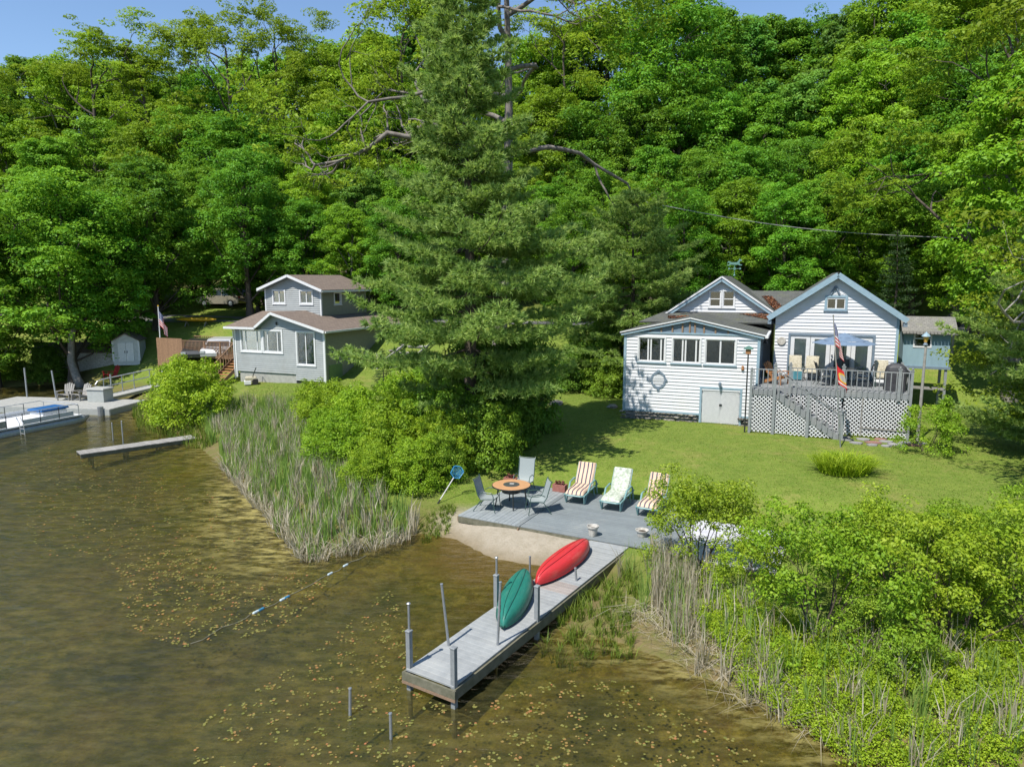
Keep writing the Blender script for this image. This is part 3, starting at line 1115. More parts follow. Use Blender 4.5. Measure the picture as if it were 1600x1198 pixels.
# the wooded hillside: (pixel x, pixel y of the top, distance, kind, width)
LM = 'leafy deciduous tree in the green wood covering the hillside'
LL = 'airy tree with thin yellow-green leaves and dark branches against the sky'
GM, GL = 'hillside wood', 'thin-leaved trees on the skyline'
rows = [
    (-60, 120, 100, mapA, 1.1), (-10, 112, 112, mapD, 1.0), (45, 92, 108, mapB, 1.1), (100, 100, 102, mapC, 1.1), (155, 100, 108, mapA, 1.1),
    (215, 108, 104, mapC, 1.1), (272, 122, 110, mapD, 1.2), (318, 112, 100, mapA, 1.1), (385, 100, 104, mapC, 1.1), (455, 85, 98, mapB, 1.1),
    (525, 72, 96, mapC, 1.2), (590, 55, 92, mapC, 1.1), (655, 40, 92, mapD, 1.1), (830, 70, 88, mapC, 1.1), (890, 45, 86, mapC, 1.1),
    (960, 22, 84, mapA, 1.1), (1045, -18, 74, mapE, 1.0), (1105, 12, 82, mapB, 1.0), (1160, 42, 92, mapD, 1.1), (1215, 28, 94, mapB, 1.1),
    (1275, 36, 92, mapA, 1.2), (1330, 22, 86, mapD, 1.1), (1395, -30, 74, mapC, 1.0), (1470, -45, 70, mapA, 1.0), (1550, -40, 70, mapC, 1.1), (1640, -40, 70, mapA, 1.1),
    (0, 200, 84, mapC, 1.1), (75, 215, 80, mapB, 1.2), (150, 190, 86, mapA, 1.2), (225, 205, 80, mapC, 1.2), (300, 175, 82, mapE, 1.2),
    (375, 185, 78, mapA, 1.2), (450, 190, 80, mapC, 1.2), (530, 170, 78, mapC, 1.2), (610, 160, 76, mapB, 1.2), (850, 150, 72, mapC, 1.1),
    (915, 170, 70, mapE, 1.1), (985, 150, 70, mapA, 1.1), (1065, 120, 70, mapE, 1.1), (1135, 150, 70, mapA, 1.1), (1200, 150, 68, mapB, 1.1),
    (1260, 130, 68, mapD, 1.1), (1325, 110, 66, mapC, 1.1), (1400, 90, 64, mapC, 1.0), (1480, 70, 62, mapE, 1.0), (1570, 60, 62, mapD, 1.0),
    (-30, 300, 66, mapE, 1.2), (60, 285, 66, mapA, 1.2), (150, 290, 67, mapE, 1.2), (235, 275, 66, mapB, 1.25), (315, 265, 68, mapA, 1.25),
    (400, 270, 66, mapE, 1.2), (480, 265, 66, mapC, 1.2), (560, 270, 64, mapD, 1.2), (860, 290, 60, mapA, 1.2), (940, 260, 60, mapE, 1.15),
    (1025, 230, 60, mapB, 1.15), (1100, 240, 60, mapE, 1.2), (1180, 235, 58, mapA, 1.2), (1250, 220, 60, mapE, 1.2), (1330, 215, 58, mapC, 1.15),
    (680, 120, 80, mapC, 1.2), (740, 110, 82, mapA, 1.2), (800, 130, 78, mapC, 1.2), (640, 260, 64, mapA, 1.2), (710, 250, 62, mapE, 1.2), (785, 260, 60, mapC, 1.2),
    (20, 325, 61, mapA, 1.15), (120, 345, 62, mapB, 1.15), (205, 330, 63, mapE, 1.15), (290, 315, 70, mapE, 1.15), (395, 325, 62, mapE, 1.15), (470, 315, 60, mapA, 1.15), (545, 325, 58, mapC, 1.15), (620, 315, 56, mapE, 1.15),
    (900, 305, 53, mapE, 1.15), (980, 295, 54, mapA, 1.15), (1070, 290, 52, mapE, 1.15), (1150, 285, 53, mapC, 1.15), (1230, 290, 51, mapE, 1.15), (1300, 280, 51, mapA, 1.15), (1370, 290, 50, mapC, 1.15), (1440, 285, 49, mapE, 1.15), (1520, 275, 47, mapC, 1.15), (1600, 265, 45, mapA, 1.15),
    (1420, 205, 56, mapA, 1.15), (1510, 195, 56, mapC, 1.15), (1610, 190, 54, mapE, 1.1),
]
rr = random.Random(5)
for i, (px, py, Y, p, w) in enumerate(rows):
    top = Q(px, py, Y)
    g = TZ(top.x, Y)
    kind_ = {mapA: 'full mid-green maple', mapB: 'narrow mid-green maple', mapC: 'light yellow-green maple', mapD: 'cool green oak', mapE: 'dense dark green maple'}[p]
    row_ = 'on the skyline' if Y > 81 and py < 130 else 'half way up the slope' if py < 255 else 'at the foot of the slope'
    side_ = 'above the floating dock and boat' if px < 240 else 'above the grey house' if px < 580 else 'behind the tall pine' if px < 870 else 'behind the layered pine' if px < 1090 else 'above the white cottage' if px < 1390 else 'above the stilt hut'
    plant(p, (top.x, Y, g - .1), max(6, top.z - g), rr.uniform(0, 6.28), w * rr.uniform(.92, 1.1), f'{kind_} {row_}, {side_}', f'{kind_}s {row_}, {side_}')
for (px, py, Y, p, w) in [(120, 52, 92, locA, 1.2), (215, 60, 94, locB, 1.2), (365, 12, 84, locA, .95), (435, 14, 86, locB, .9), (525, 40, 88, locA, 1.1), (640, 5, 82, locC, 1.1), (875, 20, 80, locB, 1.1)]:
    top = Q(px, py, Y)
    g = TZ(top.x, Y)
    plant(p, (top.x, Y, g - .1), top.z - g, rr.uniform(0, 6.28), w, LL, GL)
# saplings and young trees under the wood's edge, along the road
for i in range(34):
    X = -48 + i * 2.75 + rr.uniform(-.8, .8)
    Y = float(road_y(X)) + rr.uniform(5.0, 13.0)
    if -26 < X < -17 and Y < road_y(X) + 12:
        continue
    p = [mapA, mapC, mapE, mapC][i % 4]
    plant(p, (X, Y, TZ(X, Y) - .1), rr.uniform(4.5, 7.5), rr.uniform(0, 6.28), rr.uniform(1.0, 1.35),
          'young leafy tree at the foot of the wood beside the road', 'saplings along the road')


# ------------------------------------------------------------------ building helpers
def siding(T, xf, a0, a1, z0, ztop, mat, openings=(), course=.155, gable=None, name='siding_board'):
    """lapped boards, each its own part; gable = (apex_a, apex_z, eave_z) clips the boards under the rakes"""
    z = z0
    while z < ztop - .02:
        z1 = min(z + course, ztop)
        zl, zr = a0, a1
        t0, t1 = a0, a1
        if gable and z1 > gable[2]:
            ga, gz, ge = gable
            def lim(zz, side):
                f = min(1, max(0, (gz - zz) / (gz - ge)))
                return ga + (a0 - ga) * f if side < 0 else ga + (a1 - ga) * f
            zl, zr, t0, t1 = lim(max(z, ge), -1), lim(max(z, ge), 1), lim(z1, -1), lim(z1, 1)
        zm = (z + z1) / 2
        cuts = sorted((o[0], o[1]) for o in openings if o[2] < zm < o[3])
        segs, cur = [], None
        left = (zl, t0)
        for c0, c1 in cuts:
            segs.append((left, (c0, c0))); left = (c1, c1)
        segs.append((left, (zr, t1)))
        for (l0, l1), (r0, r1) in segs:
            if r0 - l0 < .03:
                continue
            mb = MB(xf)
            mb.add([(l0, .042, z), (r0, .042, z), (r1, .004, z1 + .012), (l1, .004, z1 + .012), (l0, -.02, z), (r0, -.02, z), (r1, -.02, z1 + .012), (l1, -.02, z1 + .012)],
                   [(0, 1, 2, 3), (5, 4, 7, 6), (4, 5, 1, 0), (3, 2, 6, 7), (0, 3, 7, 4), (1, 5, 6, 2)])
            mb.build(name, mat, T)
        z = z1


def window(T, xf, a0, a1, z0, z1, sashes=2, trim='white_paint', tw=.07, sill='white_paint', curtain=None, depth=.38, back='interior', name='window', bars=None):
    """frame proud of the siding, sash bars, panes, sill and the dark room behind"""
    m = MB(xf)
    for b in ((a0 - tw, a0, z0, z1), (a1, a1 + tw, z0, z1), (a0 - tw, a1 + tw, z1, z1 + tw)):
        m.box(b[0], b[1], -.06, .065, b[2], b[3])
    m.box(a0 - tw, a1 + tw, -.06, .06, z0 - tw * .7, z0)
    w = m.build(name, trim, T)
    MB(xf).box(a0 - tw - .03, a1 + tw + .03, -.04, .085, z0 - tw * .7 - .045, z0 - tw * .7).build('sill', sill, w)
    n = sashes
    edges = bars or [a0 + (a1 - a0) * i / n for i in range(n + 1)]
    sb = MB(xf)
    for i in range(len(edges) - 1):
        e0, e1 = edges[i], edges[i + 1]
        s = .035
        for b in ((e0, e0 + s, z0, z1), (e1 - s, e1, z0, z1), (e0 + s, e1 - s, z0, z0 + s), (e0 + s, e1 - s, z1 - s, z1)):
            sb.box(b[0] + .001, b[1] - .001, -.035, .02, b[2], b[3])
        MB(xf).box(e0 + s, e1 - s, -.012, -.006, z0 + s, z1 - s).build('pane', 'window_glass', w)
    sb.build('sash', 'white_paint', w)
    MB(xf).add([(a0, -.06, z0), (a1, -.06, z0), (a1, -.06, z1), (a0, -.06, z1), (a0, -depth, z0), (a1, -depth, z0), (a1, -depth, z1), (a0, -depth, z1)],
               [(4, 5, 6, 7), (0, 1, 5, 4), (2, 3, 7, 6), (1, 2, 6, 5), (3, 0, 4, 7)]).build('reveal', back, w)
    if curtain:
        c0, c1, cz0, cz1, cm = curtain
        def fn(u, v):
            a = c0 + (c1 - c0) * u
            return (a, -.13 + .02 * math.sin(a * 55), cz0 + (cz1 - cz0) * v)
        MB(xf).grid(fn, 24, 2).build('curtain', cm, w)
    return w


def roof_plane(T, pts, thick, mat, name='roof', parent=None):
    """four corners (eave0, eave1, ridge1, ridge0), UVs in metres"""
    p = [Vector(q) for q in pts]
    nrm = (p[1] - p[0]).cross(p[3] - p[0]).normalized()
    if nrm.z < 0:
        nrm = -nrm
    e = (p[1] - p[0]).normalized(); s = nrm.cross(e)
    m = MB()
    q = [a - nrm * thick for a in p]
    uv = [((a - p[0]).dot(e), (a - p[0]).dot(s)) for a in p]
    zz = [(0, 0)] * 4
    m.add(p + q, [(0, 1, 2, 3), (7, 6, 5, 4), (0, 4, 5, 1), (1, 5, 6, 2), (2, 6, 7, 3), (3, 7, 4, 0)], [uv, uv[::-1], zz, zz, zz, zz])
    o = m.build(name, mat, parent or T)
    return o


def lattice(T, p0, p1, zb0, zb1, zt, cell=.115, slat=.036, mat='white_paint', name='lattice_panel', off=0.0):
    """crossed diagonal slats between two posts, clipped to the panel"""
    p0, p1 = Vector((p0[0], p0[1], 0)), Vector((p1[0], p1[1], 0))
    L = (p1 - p0).length
    d = (p1 - p0) / L
    nrm = Vector((d.y, -d.x, 0))
    m = MB()
    H = zt - min(zb0, zb1)
    def low(a):
        return zb0 + (zb1 - zb0) * a / L
    step = cell * 1.414
    for sg, o in ((1, .0), (-1, .012)):
        k = -H
        while k < L + H:
            # line: a = k + t (sg>0) or a = k - t, t = height above bottom
            def clip(w):
                pts = []
                for t in np.linspace(0, H, 40):
                    a = k + w + (t if sg > 0 else H - t)
                    z = zt - H + t
                    if 0 <= a <= L and z >= low(min(max(a, 0), L)):
                        pts.append((a, z))
                return (pts[0], pts[-1]) if len(pts) > 1 else None
            c = clip(0)
            if c and math.hypot(c[1][0] - c[0][0], c[1][1] - c[0][1]) > .05:
                q0 = p0 + d * c[0][0] + nrm * (off + o) + Vector((0, 0, c[0][1]))
                q1 = p0 + d * c[1][0] + nrm * (off + o) + Vector((0, 0, c[1][1]))
                m.beam(q0, q1, .008, slat, up=tuple(Vector((q1 - q0)).cross(nrm)))
            k += step
    o = m.build(name, mat, T)
    o['kind'] = 'stuff'
    return o


def rot2(u, v, c, yaw):
    return (c[0] + u * math.cos(yaw) - v * math.sin(yaw), c[1] + u * math.sin(yaw) + v * math.cos(yaw))


# ------------------------------------------------------------------ the white cottage
YAW = R(-22)
HC = (10.8, 31.0)
ZB = 1.2
house = thing('cottage', 'white clapboard lakeside cottage with blue trim, two gables and a glazed porch', 'house', (HC[0], HC[1], ZB), YAW)


def hw(w):
    return w - ZB


def front(v):
    return lambda a, b, c: (a, v - b, c)


def right(u):
    return lambda a, b, c: (u + b, a, c)


# porch
PW = 5.9
PB, PT = hw(1.62), hw(5.2)
xfp = front(0)
pw_ = [(-5.26, -4.08), (-3.70, -2.50), (-2.24, -.98)]
op = [(a, b, hw(3.92), hw(5.0)) for a, b in pw_] + [(-2.36, -.66, hw(1.1), hw(2.78))]
siding(house, xfp, -PW, 0, PB, PT, 'white_siding', op)
bars = [[-5.26, -4.82, -4.68, -4.22, -4.08], None, None]
for i, (a, b) in enumerate(pw_):
    br = [a, a + (b - a) * .36, a + (b - a) * .47, a + (b - a) * .86, b] if i < 2 else None
    window(house, xfp, a, b, hw(3.92), hw(5.0), 2, sill='blue_trim', back='interior_room', bars=br)
m = MB(xfp)
m.box(-PW - .07, -PW + .05, -.1, .05, PB - .1, PT); m.build('corner_board', 'blue_trim', house)
MB(xfp).box(-.05, .07, -.1, .05, PB - .1, PT).build('corner_board', 'blue_trim', house)
MB(xfp).box(-PW + .05, -2.43, -.1, .045, PB - .09, PB).build('skirt_board', 'blue_trim', house)
MB(xfp).box(-.57, -.05, -.1, .045, PB - .09, PB).build('skirt_board', 'blue_trim', house)
MB(xfp).box(-PW - .1, .1, -.1, .06, PT, PT + .07).build('frieze_board', 'blue_trim', house)
MB(xfp).box(-.85, -.05, -.1, .05, hw(4.98), hw(5.04)).build('frieze_board', 'slate_trim', house)
# basement door of lattice
dr = MB(xfp)
for b in ((-2.43, -2.34, hw(1.2), hw(2.86)), (-.68, -.59, hw(1.2), hw(2.86)), (-2.34, -.68, hw(2.78), hw(2.86))):
    dr.box(b[0], b[1], -.1, .05, b[2], b[3])
door = dr.build('basement_door', 'blue_trim', house)
lattice(door, (-2.33, -.0), (-1.52, -.0), hw(1.22), hw(1.22), hw(2.72), .075, .034, name='lattice_leaf')
lattice(door, (-1.50, -.0), (-.69, -.0), hw(1.22), hw(1.22), hw(2.72), .075, .034, name='lattice_leaf')
MB(xfp).box(-2.34, -.68, -.14, -.06, hw(1.1), hw(2.78)).build('backing', 'white_paint', door)
lm = MB(xfp)
lm.tube([(-1.55, .02, hw(3.02)), (-1.55, .16, hw(3.02)), (-1.52, .18, hw(2.9))], .03, 8)
lm.lathe([(.02, .12), (.07, .08), (.06, -.06), (.03, -.1)], (-1.55, .17, hw(3.0)), 10)
lm.build('wall_lantern', 'slate_trim', house)
MB(xfp).box(-1.56, -1.44, .02, .05, hw(2.0), hw(2.1)).build('latch', 'dark_metal', door)
# oval medallion
om = MB(xfp)
for k in range(28):
    a0, a1 = 2 * math.pi * k / 28, 2 * math.pi * (k + 1) / 28
    for (r0, r1) in ((.27, .36),):
        q = [(-4.32 + r * math.cos(a), .06, hw(3.05) + 1.12 * r * math.sin(a)) for r, a in ((r0, a0), (r1, a0), (r1, a1), (r0, a1))]
        q2 = [(x, .0, z) for x, y, z in q]
        om.add(q + q2, [(0, 1, 2, 3), (1, 5, 6, 2), (4, 0, 3, 7)])
for s in (-.42, .42):
    om.box(-4.38, -4.26, .02, .08, hw(3.05) + s - .07, hw(3.05) + s + .05)
    om.box(-4.32 + s * .86 - .05, -4.32 + s * .86 + .05, .02, .08, hw(3.0), hw(3.1))
om.build('oval_vent', 'slate_trim', house)
sl = MB(xfp)
for k in range(5):
    z = hw(2.86) + k * .09
    hw_ = .25 * math.sqrt(max(0, 1 - ((z + .02 - hw(3.05)) / .29) ** 2))
    sl.box(-4.32 - hw_, -4.32 + hw_, .03, .05, z, z + .04)
sl.build('vent_slats', 'white_paint', house)
# open-framed low gable over the porch
apx = (-2.95, hw(5.94))
roof_plane(house, [(-6.15, -.14, hw(5.25)), (-6.15, 4.9, hw(5.25)), (-2.95, 4.9, hw(5.98)), (-2.95, -.14, hw(5.98))], .06, 'dark_shingles', 'porch_roof')
roof_plane(house, [(.28, 4.9, hw(5.27)), (.28, -.14, hw(5.27)), (-2.95, -.14, hw(5.98)), (-2.95, 4.9, hw(5.98))], .06, 'dark_shingles', 'porch_roof')
for s, e in ((-6.15, 5.25), (.28, 5.27)):
    MB().beam((s, -.16, hw(e) - .03), (-2.95, -.16, hw(5.94)), .03, .055).build('drip_edge', 'white_paint', house)
    MB().beam((s, -.13, hw(e) - .085), (-2.95, -.13, hw(5.885)), .03, .05).build('drip_edge', 'car_dark', house)
    MB().beam((s + (.06 if s < -1 else -.06), -.12, hw(e) - .14), (-2.95, -.12, hw(5.83)), .04, .07).build('rake_board', 'blue_trim', house)
MB().prism([(-5.9, PT + .07), (0, PT + .07), (-2.95, hw(5.84))], .0, .03).build('porch_gable_panel', 'slate_trim', house)
for k, a in enumerate([-4.75, -4.25, -3.75, -3.3, -2.98, -2.75, -2.35, -1.85, -1.3]):
    zt = hw(5.86) - abs(a + 2.95) * .215
    MB().box(a - .035, a + .035, -.05, -.004, PT + .07, zt - .02).build('stud', 'rough_wood', house)
# porch right side: tall windows, gutter
xr = right(0)
siding(house, xr, 0, 3.05, PB, PT, 'white_siding', [(.25, .8, hw(3.2), hw(5.0)), (1.0, 1.6, hw(3.2), hw(5.0)), (1.85, 2.75, hw(3.06), hw(5.05))])
for a, b in ((.25, .8), (1.0, 1.6)):
    window(house, xr, a, b, hw(3.2), hw(5.0), 1, trim='slate_trim', back='interior')
pd = window(house, xr, 1.85, 2.75, hw(3.08), hw(5.05), 1, trim='slate_trim', back='interior', name='porch_door')
MB().beam((.33, -.4, hw(5.2)), (.33, 3.0, hw(5.22)), .12, .1).build('gutter', 'white_paint', house)
bl = MB(); bl.lathe([(.01, .22), (.05, .17), (.06, .06), (.12, -.02)], (.18, 2.2, hw(4.75)), 10); bl.build('hanging_bell', 'black_plastic', house)
# core blocks behind the siding
MB().box(-PW + .02, -.05, .5, 9.5, hw(1.3), hw(5.15)).build('porch_core', 'white_siding', house)

# main gable
MV = 3.05
ML, MR_, MA = .55, 5.67, 3.11
ME, MZ = hw(6.1), hw(7.88)
xm = front(MV)
dx0, dx1, dz0, dz1 = 1.25, 4.72, hw(3.08), hw(5.08)
gw = (2.72, 3.48, hw(6.32), hw(6.84))
siding(house, xm, ML, MR_, hw(2.9), MZ, 'white_siding', [(dx0 - .05, dx1 + .05, dz0 - .2, dz1), gw], gable=(MA, MZ, ME))
siding(house, lambda a, b, c: (MR_ + b, a, c), MV, 10.0, hw(2.2), hw(6.1), 'white_siding')
MB(xm).box(MR_ - .05, MR_ + .06, -.1, .05, hw(2.2), hw(6.05)).build('corner_board', 'blue_trim', house)
MB().box(ML + .05, MR_ - .05, MV + .5, 9.9, hw(1.2), hw(6.05)).build('house_core', 'white_siding', house)
MB().prism([(ML + .05, hw(6.05)), (MR_ - .05, hw(6.05)), (MA, hw(7.8))], MV + .5, 9.9).build('attic_core', 'white_siding', house)
window(house, xm, *gw, 2, trim='blue_trim', tw=.10, sill='slate_trim')
sl_ = (MZ - ME) / (MR_ - MA)
ov = .34
rz_ = lambda u: MZ + .10 - abs(u - MA) * sl_
for s, e in ((-1, ML - ov), (1, MR_ + ov)):
    roof_plane(house, [(e, MV - .34, rz_(e)), (e, 10.2, rz_(e)), (MA, 10.2, rz_(MA)), (MA, MV - .34, rz_(MA))][::s], .10, 'dark_shingles', 'main_roof')
    MB().beam((e, MV - .36, rz_(e) - .12), (MA + s * .0, MV - .36, rz_(MA) - .12), .04, .24).build('rake_board', 'blue_trim', house)
    MB().beam((e - s * .06, MV - .18, rz_(e - s * .06) - .15), (MA, MV - .18, rz_(MA) - .15), .34, .03, up=(0, 0, 1)).build('soffit', 'slate_trim', house)
    MB().box(e - (.0 if s < 0 else .16), e + (.16 if s < 0 else 0), MV - .34, MV - .02, rz_(e) - .38, rz_(e) - .2).build('eave_return', 'slate_trim', house)
# scalloped shingles in the peak, and an ornament
for k in range(4):
    z = hw(6.98) + k * .17
    half = (MZ - z) / sl_ - .12
    nsc = max(1, int(2 * half / .14))
    mm = MB(xm)
    for j in range(nsc):
        a = MA - half + (j + .5) * 2 * half / nsc
        w = half / nsc
        mm.add([(a - w, .035, z + .17), (a + w, .035, z + .17), (a + w, .05, z + .05), (a + w * .6, .053, z), (a - w * .6, .053, z), (a - w, .05, z + .05)], [(0, 5, 4, 3, 2, 1)])
        mm.add([(a - w, .05, z + .05), (a - w * .6, .053, z), (a + w * .6, .053, z), (a + w, .05, z + .05), (a - w, .02, z + .05), (a - w * .6, .02, z), (a + w * .6, .02, z), (a + w, .02, z + .05)],
               [(0, 4, 5, 1), (1, 5, 6, 2), (2, 6, 7, 3)])
    mm.build('scallop_row', 'white_siding', house)
mm = MB(xm)
mm.tube([(2.86, .07, hw(6.98)), (3.0, .09, hw(7.28))], .045, 6); mm.tube([(3.22, .07, hw(6.98)), (3.08, .09, hw(7.28))], .045, 6)
mm.lathe([(.05, -.05), (.08, 0), (.05, .07)], (3.04, .09, hw(7.3)), 8)
mm.build('gable_ornament', 'slate_trim', house)
# french doors
fr = MB(xm)
for b in ((dx0 - .1, dx0, dz0, dz1 + .09), (dx1, dx1 + .1, dz0, dz1 + .09), (dx0, dx1, dz1, dz1 + .09)):
    fr.box(b[0], b[1], -.1, .06, b[2], b[3])
fd_ = fr.build('french_doors', 'slate_trim', house)
pw4 = (dx1 - dx0) / 4
for k in range(4):
    a, b = dx0 + pw4 * k + .01, dx0 + pw4 * (k + 1) - .01
    mm = MB(xm)
    for q in ((a, a + .17, dz0, dz1), (b - .17, b, dz0, dz1), (a + .17, b - .17, dz0, dz0 + .26), (a + .17, b - .17, dz1 - .16, dz1)):
        mm.box(q[0], q[1], -.05, .01, q[2], q[3])
    mm.build('door_leaf', 'white_paint', fd_)
    MB(xm).box(a + .17, b - .17, -.03, -.02, dz0 + .26, dz1 - .16).build('pane', 'door_glass', fd_)
    MB(xm).box(a + .17, b - .17, -.045, -.037, dz0 + .2, dz1 - .1).build('blind', 'blind', fd_)
mm = MB(xm)
for z in (hw(4.02), hw(4.2)):
    mm.lathe([(.03, -.02), (.045, 0), (.03, .02)], (dx0 + pw4 * 2 + .08, .06, z), 8)
mm.build('door_handle', 'black_plastic', fd_)
MB(xm).lathe([(.02, -.03), (.17, -.03), (.19, 0), (.17, .03), (.02, .03)], (0, 0, 0), 20)
dial = MB(lambda a, b, c: (.86 + a, MV - .06 - c, hw(4.78) + b))
dial.lathe([(.19, -.03), (.2, 0), (.17, .03), (.165, .025), (.01, .025)], (0, 0, 0), 20)
dial.build('wall_dial', 'pot_white', house)

# rear wing gable behind the porch
GV = 5.0
GL_, GR_, GA_ = -4.72, .32, -2.15
GE, GZ = hw(6.05), hw(7.74)
xg = front(GV)
gwin = [(-2.72, -2.2, hw(6.28), hw(7.05)), (-2.06, -1.54, hw(6.28), hw(7.05))]
siding(house, xg, GL_, GR_, hw(6.0), GZ, 'white_siding', gwin, gable=(GA_, GZ, GE))
for q in gwin:
    w = window(house, xg, *q, 1, trim='white_paint', tw=.06)
    MB(xg).box(q[0], q[1], -.03, .03, hw(6.65), hw(6.69)).build('meeting_rail', 'white_paint', w)
MB().prism([(GL_ + .02, GE - .1), (GR_ - .02, GE - .1), (GA_, GZ - .1)], GV + .5, 11).build('wing_core', 'white_siding', house)
MB().box(GL_ + .02, GR_ - .02, GV + .45, 11, hw(3), GE - .1).build('wing_core', 'white_siding', house)
sg_ = (GZ - GE) / (GR_ - GA_)
gz_ = lambda u: GZ + .09 - abs(u - GA_) * sg_
for s, e in ((-1, GL_ - .3), (1, GR_ + .3)):
    roof_plane(house, [(e, GV - .3, gz_(e)), (e, 11.2, gz_(e)), (GA_, 9.8 if s > 0 else 9.8, gz_(GA_)), (GA_, GV - .3, gz_(GA_))][::s], .09, 'dark_shingles', 'wing_roof')
    MB().beam((e, GV - .32, gz_(e) - .05), (GA_, GV - .32, gz_(GA_) - .05), .03, .08).build('rake_board', 'white_paint', house)
    MB().beam((e, GV - .28, gz_(e) - .17), (GA_, GV - .28, gz_(GA_) - .17), .03, .17).build('rake_board', 'blue_trim', house)
    MB().beam((e - s * .05, GV - .15, gz_(e - s * .05) - .22), (GA_, GV - .15, gz_(GA_) - .22), .26, .03).build('soffit', 'slate_trim', house)
# link roof between the wings, shed roof over the hall
roof_plane(house, [(-.5, 5.6, hw(5.9)), (2.6, 5.6, hw(5.9)), (2.6, 8.0, hw(7.05)), (-1.2, 8.0, hw(7.05))], .08, 'dark_shingles', 'link_roof')
roof_plane(house, [(-5.95, 3.1, hw(5.55)), (1.0, 3.1, hw(5.62)), (1.0, 5.05, hw(6.0)), (-5.0, 5.05, hw(6.0))], .07, 'dark_shingles', 'shed_roof')
# drifts of rusty fallen leaves on the roofs
rs = np.random.default_rng(3)
def litter(fn, n, name='leaf_drift'):
    P = np.array([fn(*rs.random(2)) for _ in range(n)])
    V, F = leaf_arrays(rs, P, rs.normal(0, .35, (n, 3)) + np.array([0, 0, 1]), .09)
    o = link(name, np_mesh(name, V, F, 'leaf_litter'), house)
    o['kind'] = 'stuff'
litter(lambda a, b: (-4.6 + 1.5 * a, 3.7 + .5 * b * (1 - abs(2 * a - 1)), hw(5.74) + .11 * b), 420)
litter(lambda a, b: (.45 - 1.7 * a * b, 3.5 + 1.2 * b, hw(5.70) + .24 * b + .04), 700)
litter(lambda a, b: (.55 - .9 * b + .5 * a, 5.5 + 1.9 * b, hw(6.0) + .75 * b + .05), 700)

# weathervane on the wing ridge
wv = thing('weathervane', 'verdigris horse weathervane on the roof ridge of the cottage', 'weathervane', (*rot2(-1.95, 9.4, HC, YAW), ZB + gz_(GA_) - .03), YAW)
m = MB(); m.tube([(0, 0, 0), (0, 0, .62)], .022, 8); m.lathe([(.02, 0), (.07, .06), (.02, .14)], (0, 0, 0), 8); m.lathe([(.02, -.04), (.06, 0), (.02, .04)], (0, 0, .36), 8)
m.build('pole', 'copper_green', wv)
m = MB(); m.tube([(-.3, 0, .44), (.3, 0, .44)], .014, 6); m.tube([(0, -.3, .44), (0, .3, .44)], .014, 6)
for q in ((-.3, 0), (.3, 0), (0, .3), (0, -.3)):
    m.box(q[0] - .04, q[0] + .04, q[1] - .012, q[1] + .012, .40, .50)
m.build('direction_arms', 'copper_green', wv)
horse = [(-.42, .70), (-.36, .86), (-.26, .84), (-.18, .80), (.0, .79), (.12, .80), (.2, .9), (.25, 1.0), (.3, .96), (.38, .9), (.36, .86), (.28, .87), (.24, .76), (.3, .68), (.4, .66), (.38, .62), (.27, .62), (.18, .66), (.05, .66), (-.08, .66), (-.2, .68), (-.3, .62), (-.42, .62), (-.4, .65), (-.31, .68), (-.26, .75), (-.34, .79)]
m = MB(); m.prism(horse, -.02, .02); m.build('horse', 'copper_green', wv)

# rubble foundation
st_pool = []
for k in range(6):
    rs2 = np.random.default_rng(40 + k)
    m = MB()
    pts = []
    for j, (rr_, zz) in enumerate(((.45, -.42), (.95, -.15), (1.0, .18), (.55, .42))):
        for q in range(6):
            a = q * math.pi / 3 + .3 * j
            r_ = rr_ * rs2.uniform(.78, 1.15)
            pts.append((r_ * math.cos(a), r_ * math.sin(a), zz * rs2.uniform(.85, 1.15)))
    fs = [(5, 4, 3, 2, 1, 0), (18, 19, 20, 21, 22, 23)]
    for j in range(3):
        for q in range(6):
            fs.append((j * 6 + q, j * 6 + (q + 1) % 6, j * 6 + 6 + (q + 1) % 6, j * 6 + 6 + q))
    m.add(pts, fs)
    me = m.mesh('stone'); me.materials.append(MATS['stone_mix'])
    st_pool.append(me)


def stone(parent, p, s, rz, flat=.75):
    o = link('stone', st_pool[random.randrange(6)], parent, p, rz)
    o.scale = (s, s, s * flat * random.uniform(.8, 1.2))
    return o


a = -6.0
while a < 0:
    for row in range(3):
        if -2.4 < a < -.62:
            continue
        gz0 = TZ(*rot2(a, 0, HC, YAW)) - ZB
        s = random.uniform(.10, .16)
        z = gz0 + .02 + row * .15
        if z < PB - .05:
            stone(house, (a + random.uniform(-.05, .05), .03 + random.uniform(-.03, .06), z), s, random.uniform(0, 6))
    a += .2
MB().box(-PW + .05, -.05, .12, .5, hw(.9), PB).build('foundation', 'concrete', house)

# ------------------------------------------------------------------ raised deck of the cottage
deck = thing('raised_deck', 'grey raised wooden deck with baluster rail and white lattice skirt beside the cottage', 'deck', (HC[0], HC[1], ZB), YAW)
DZ = hw(3.06)
DF, DL, DR, LF = -.36, .8, 5.92, -1.25


def dg(u, v):
    return TZ(*rot2(u, v, HC, YAW)) - ZB


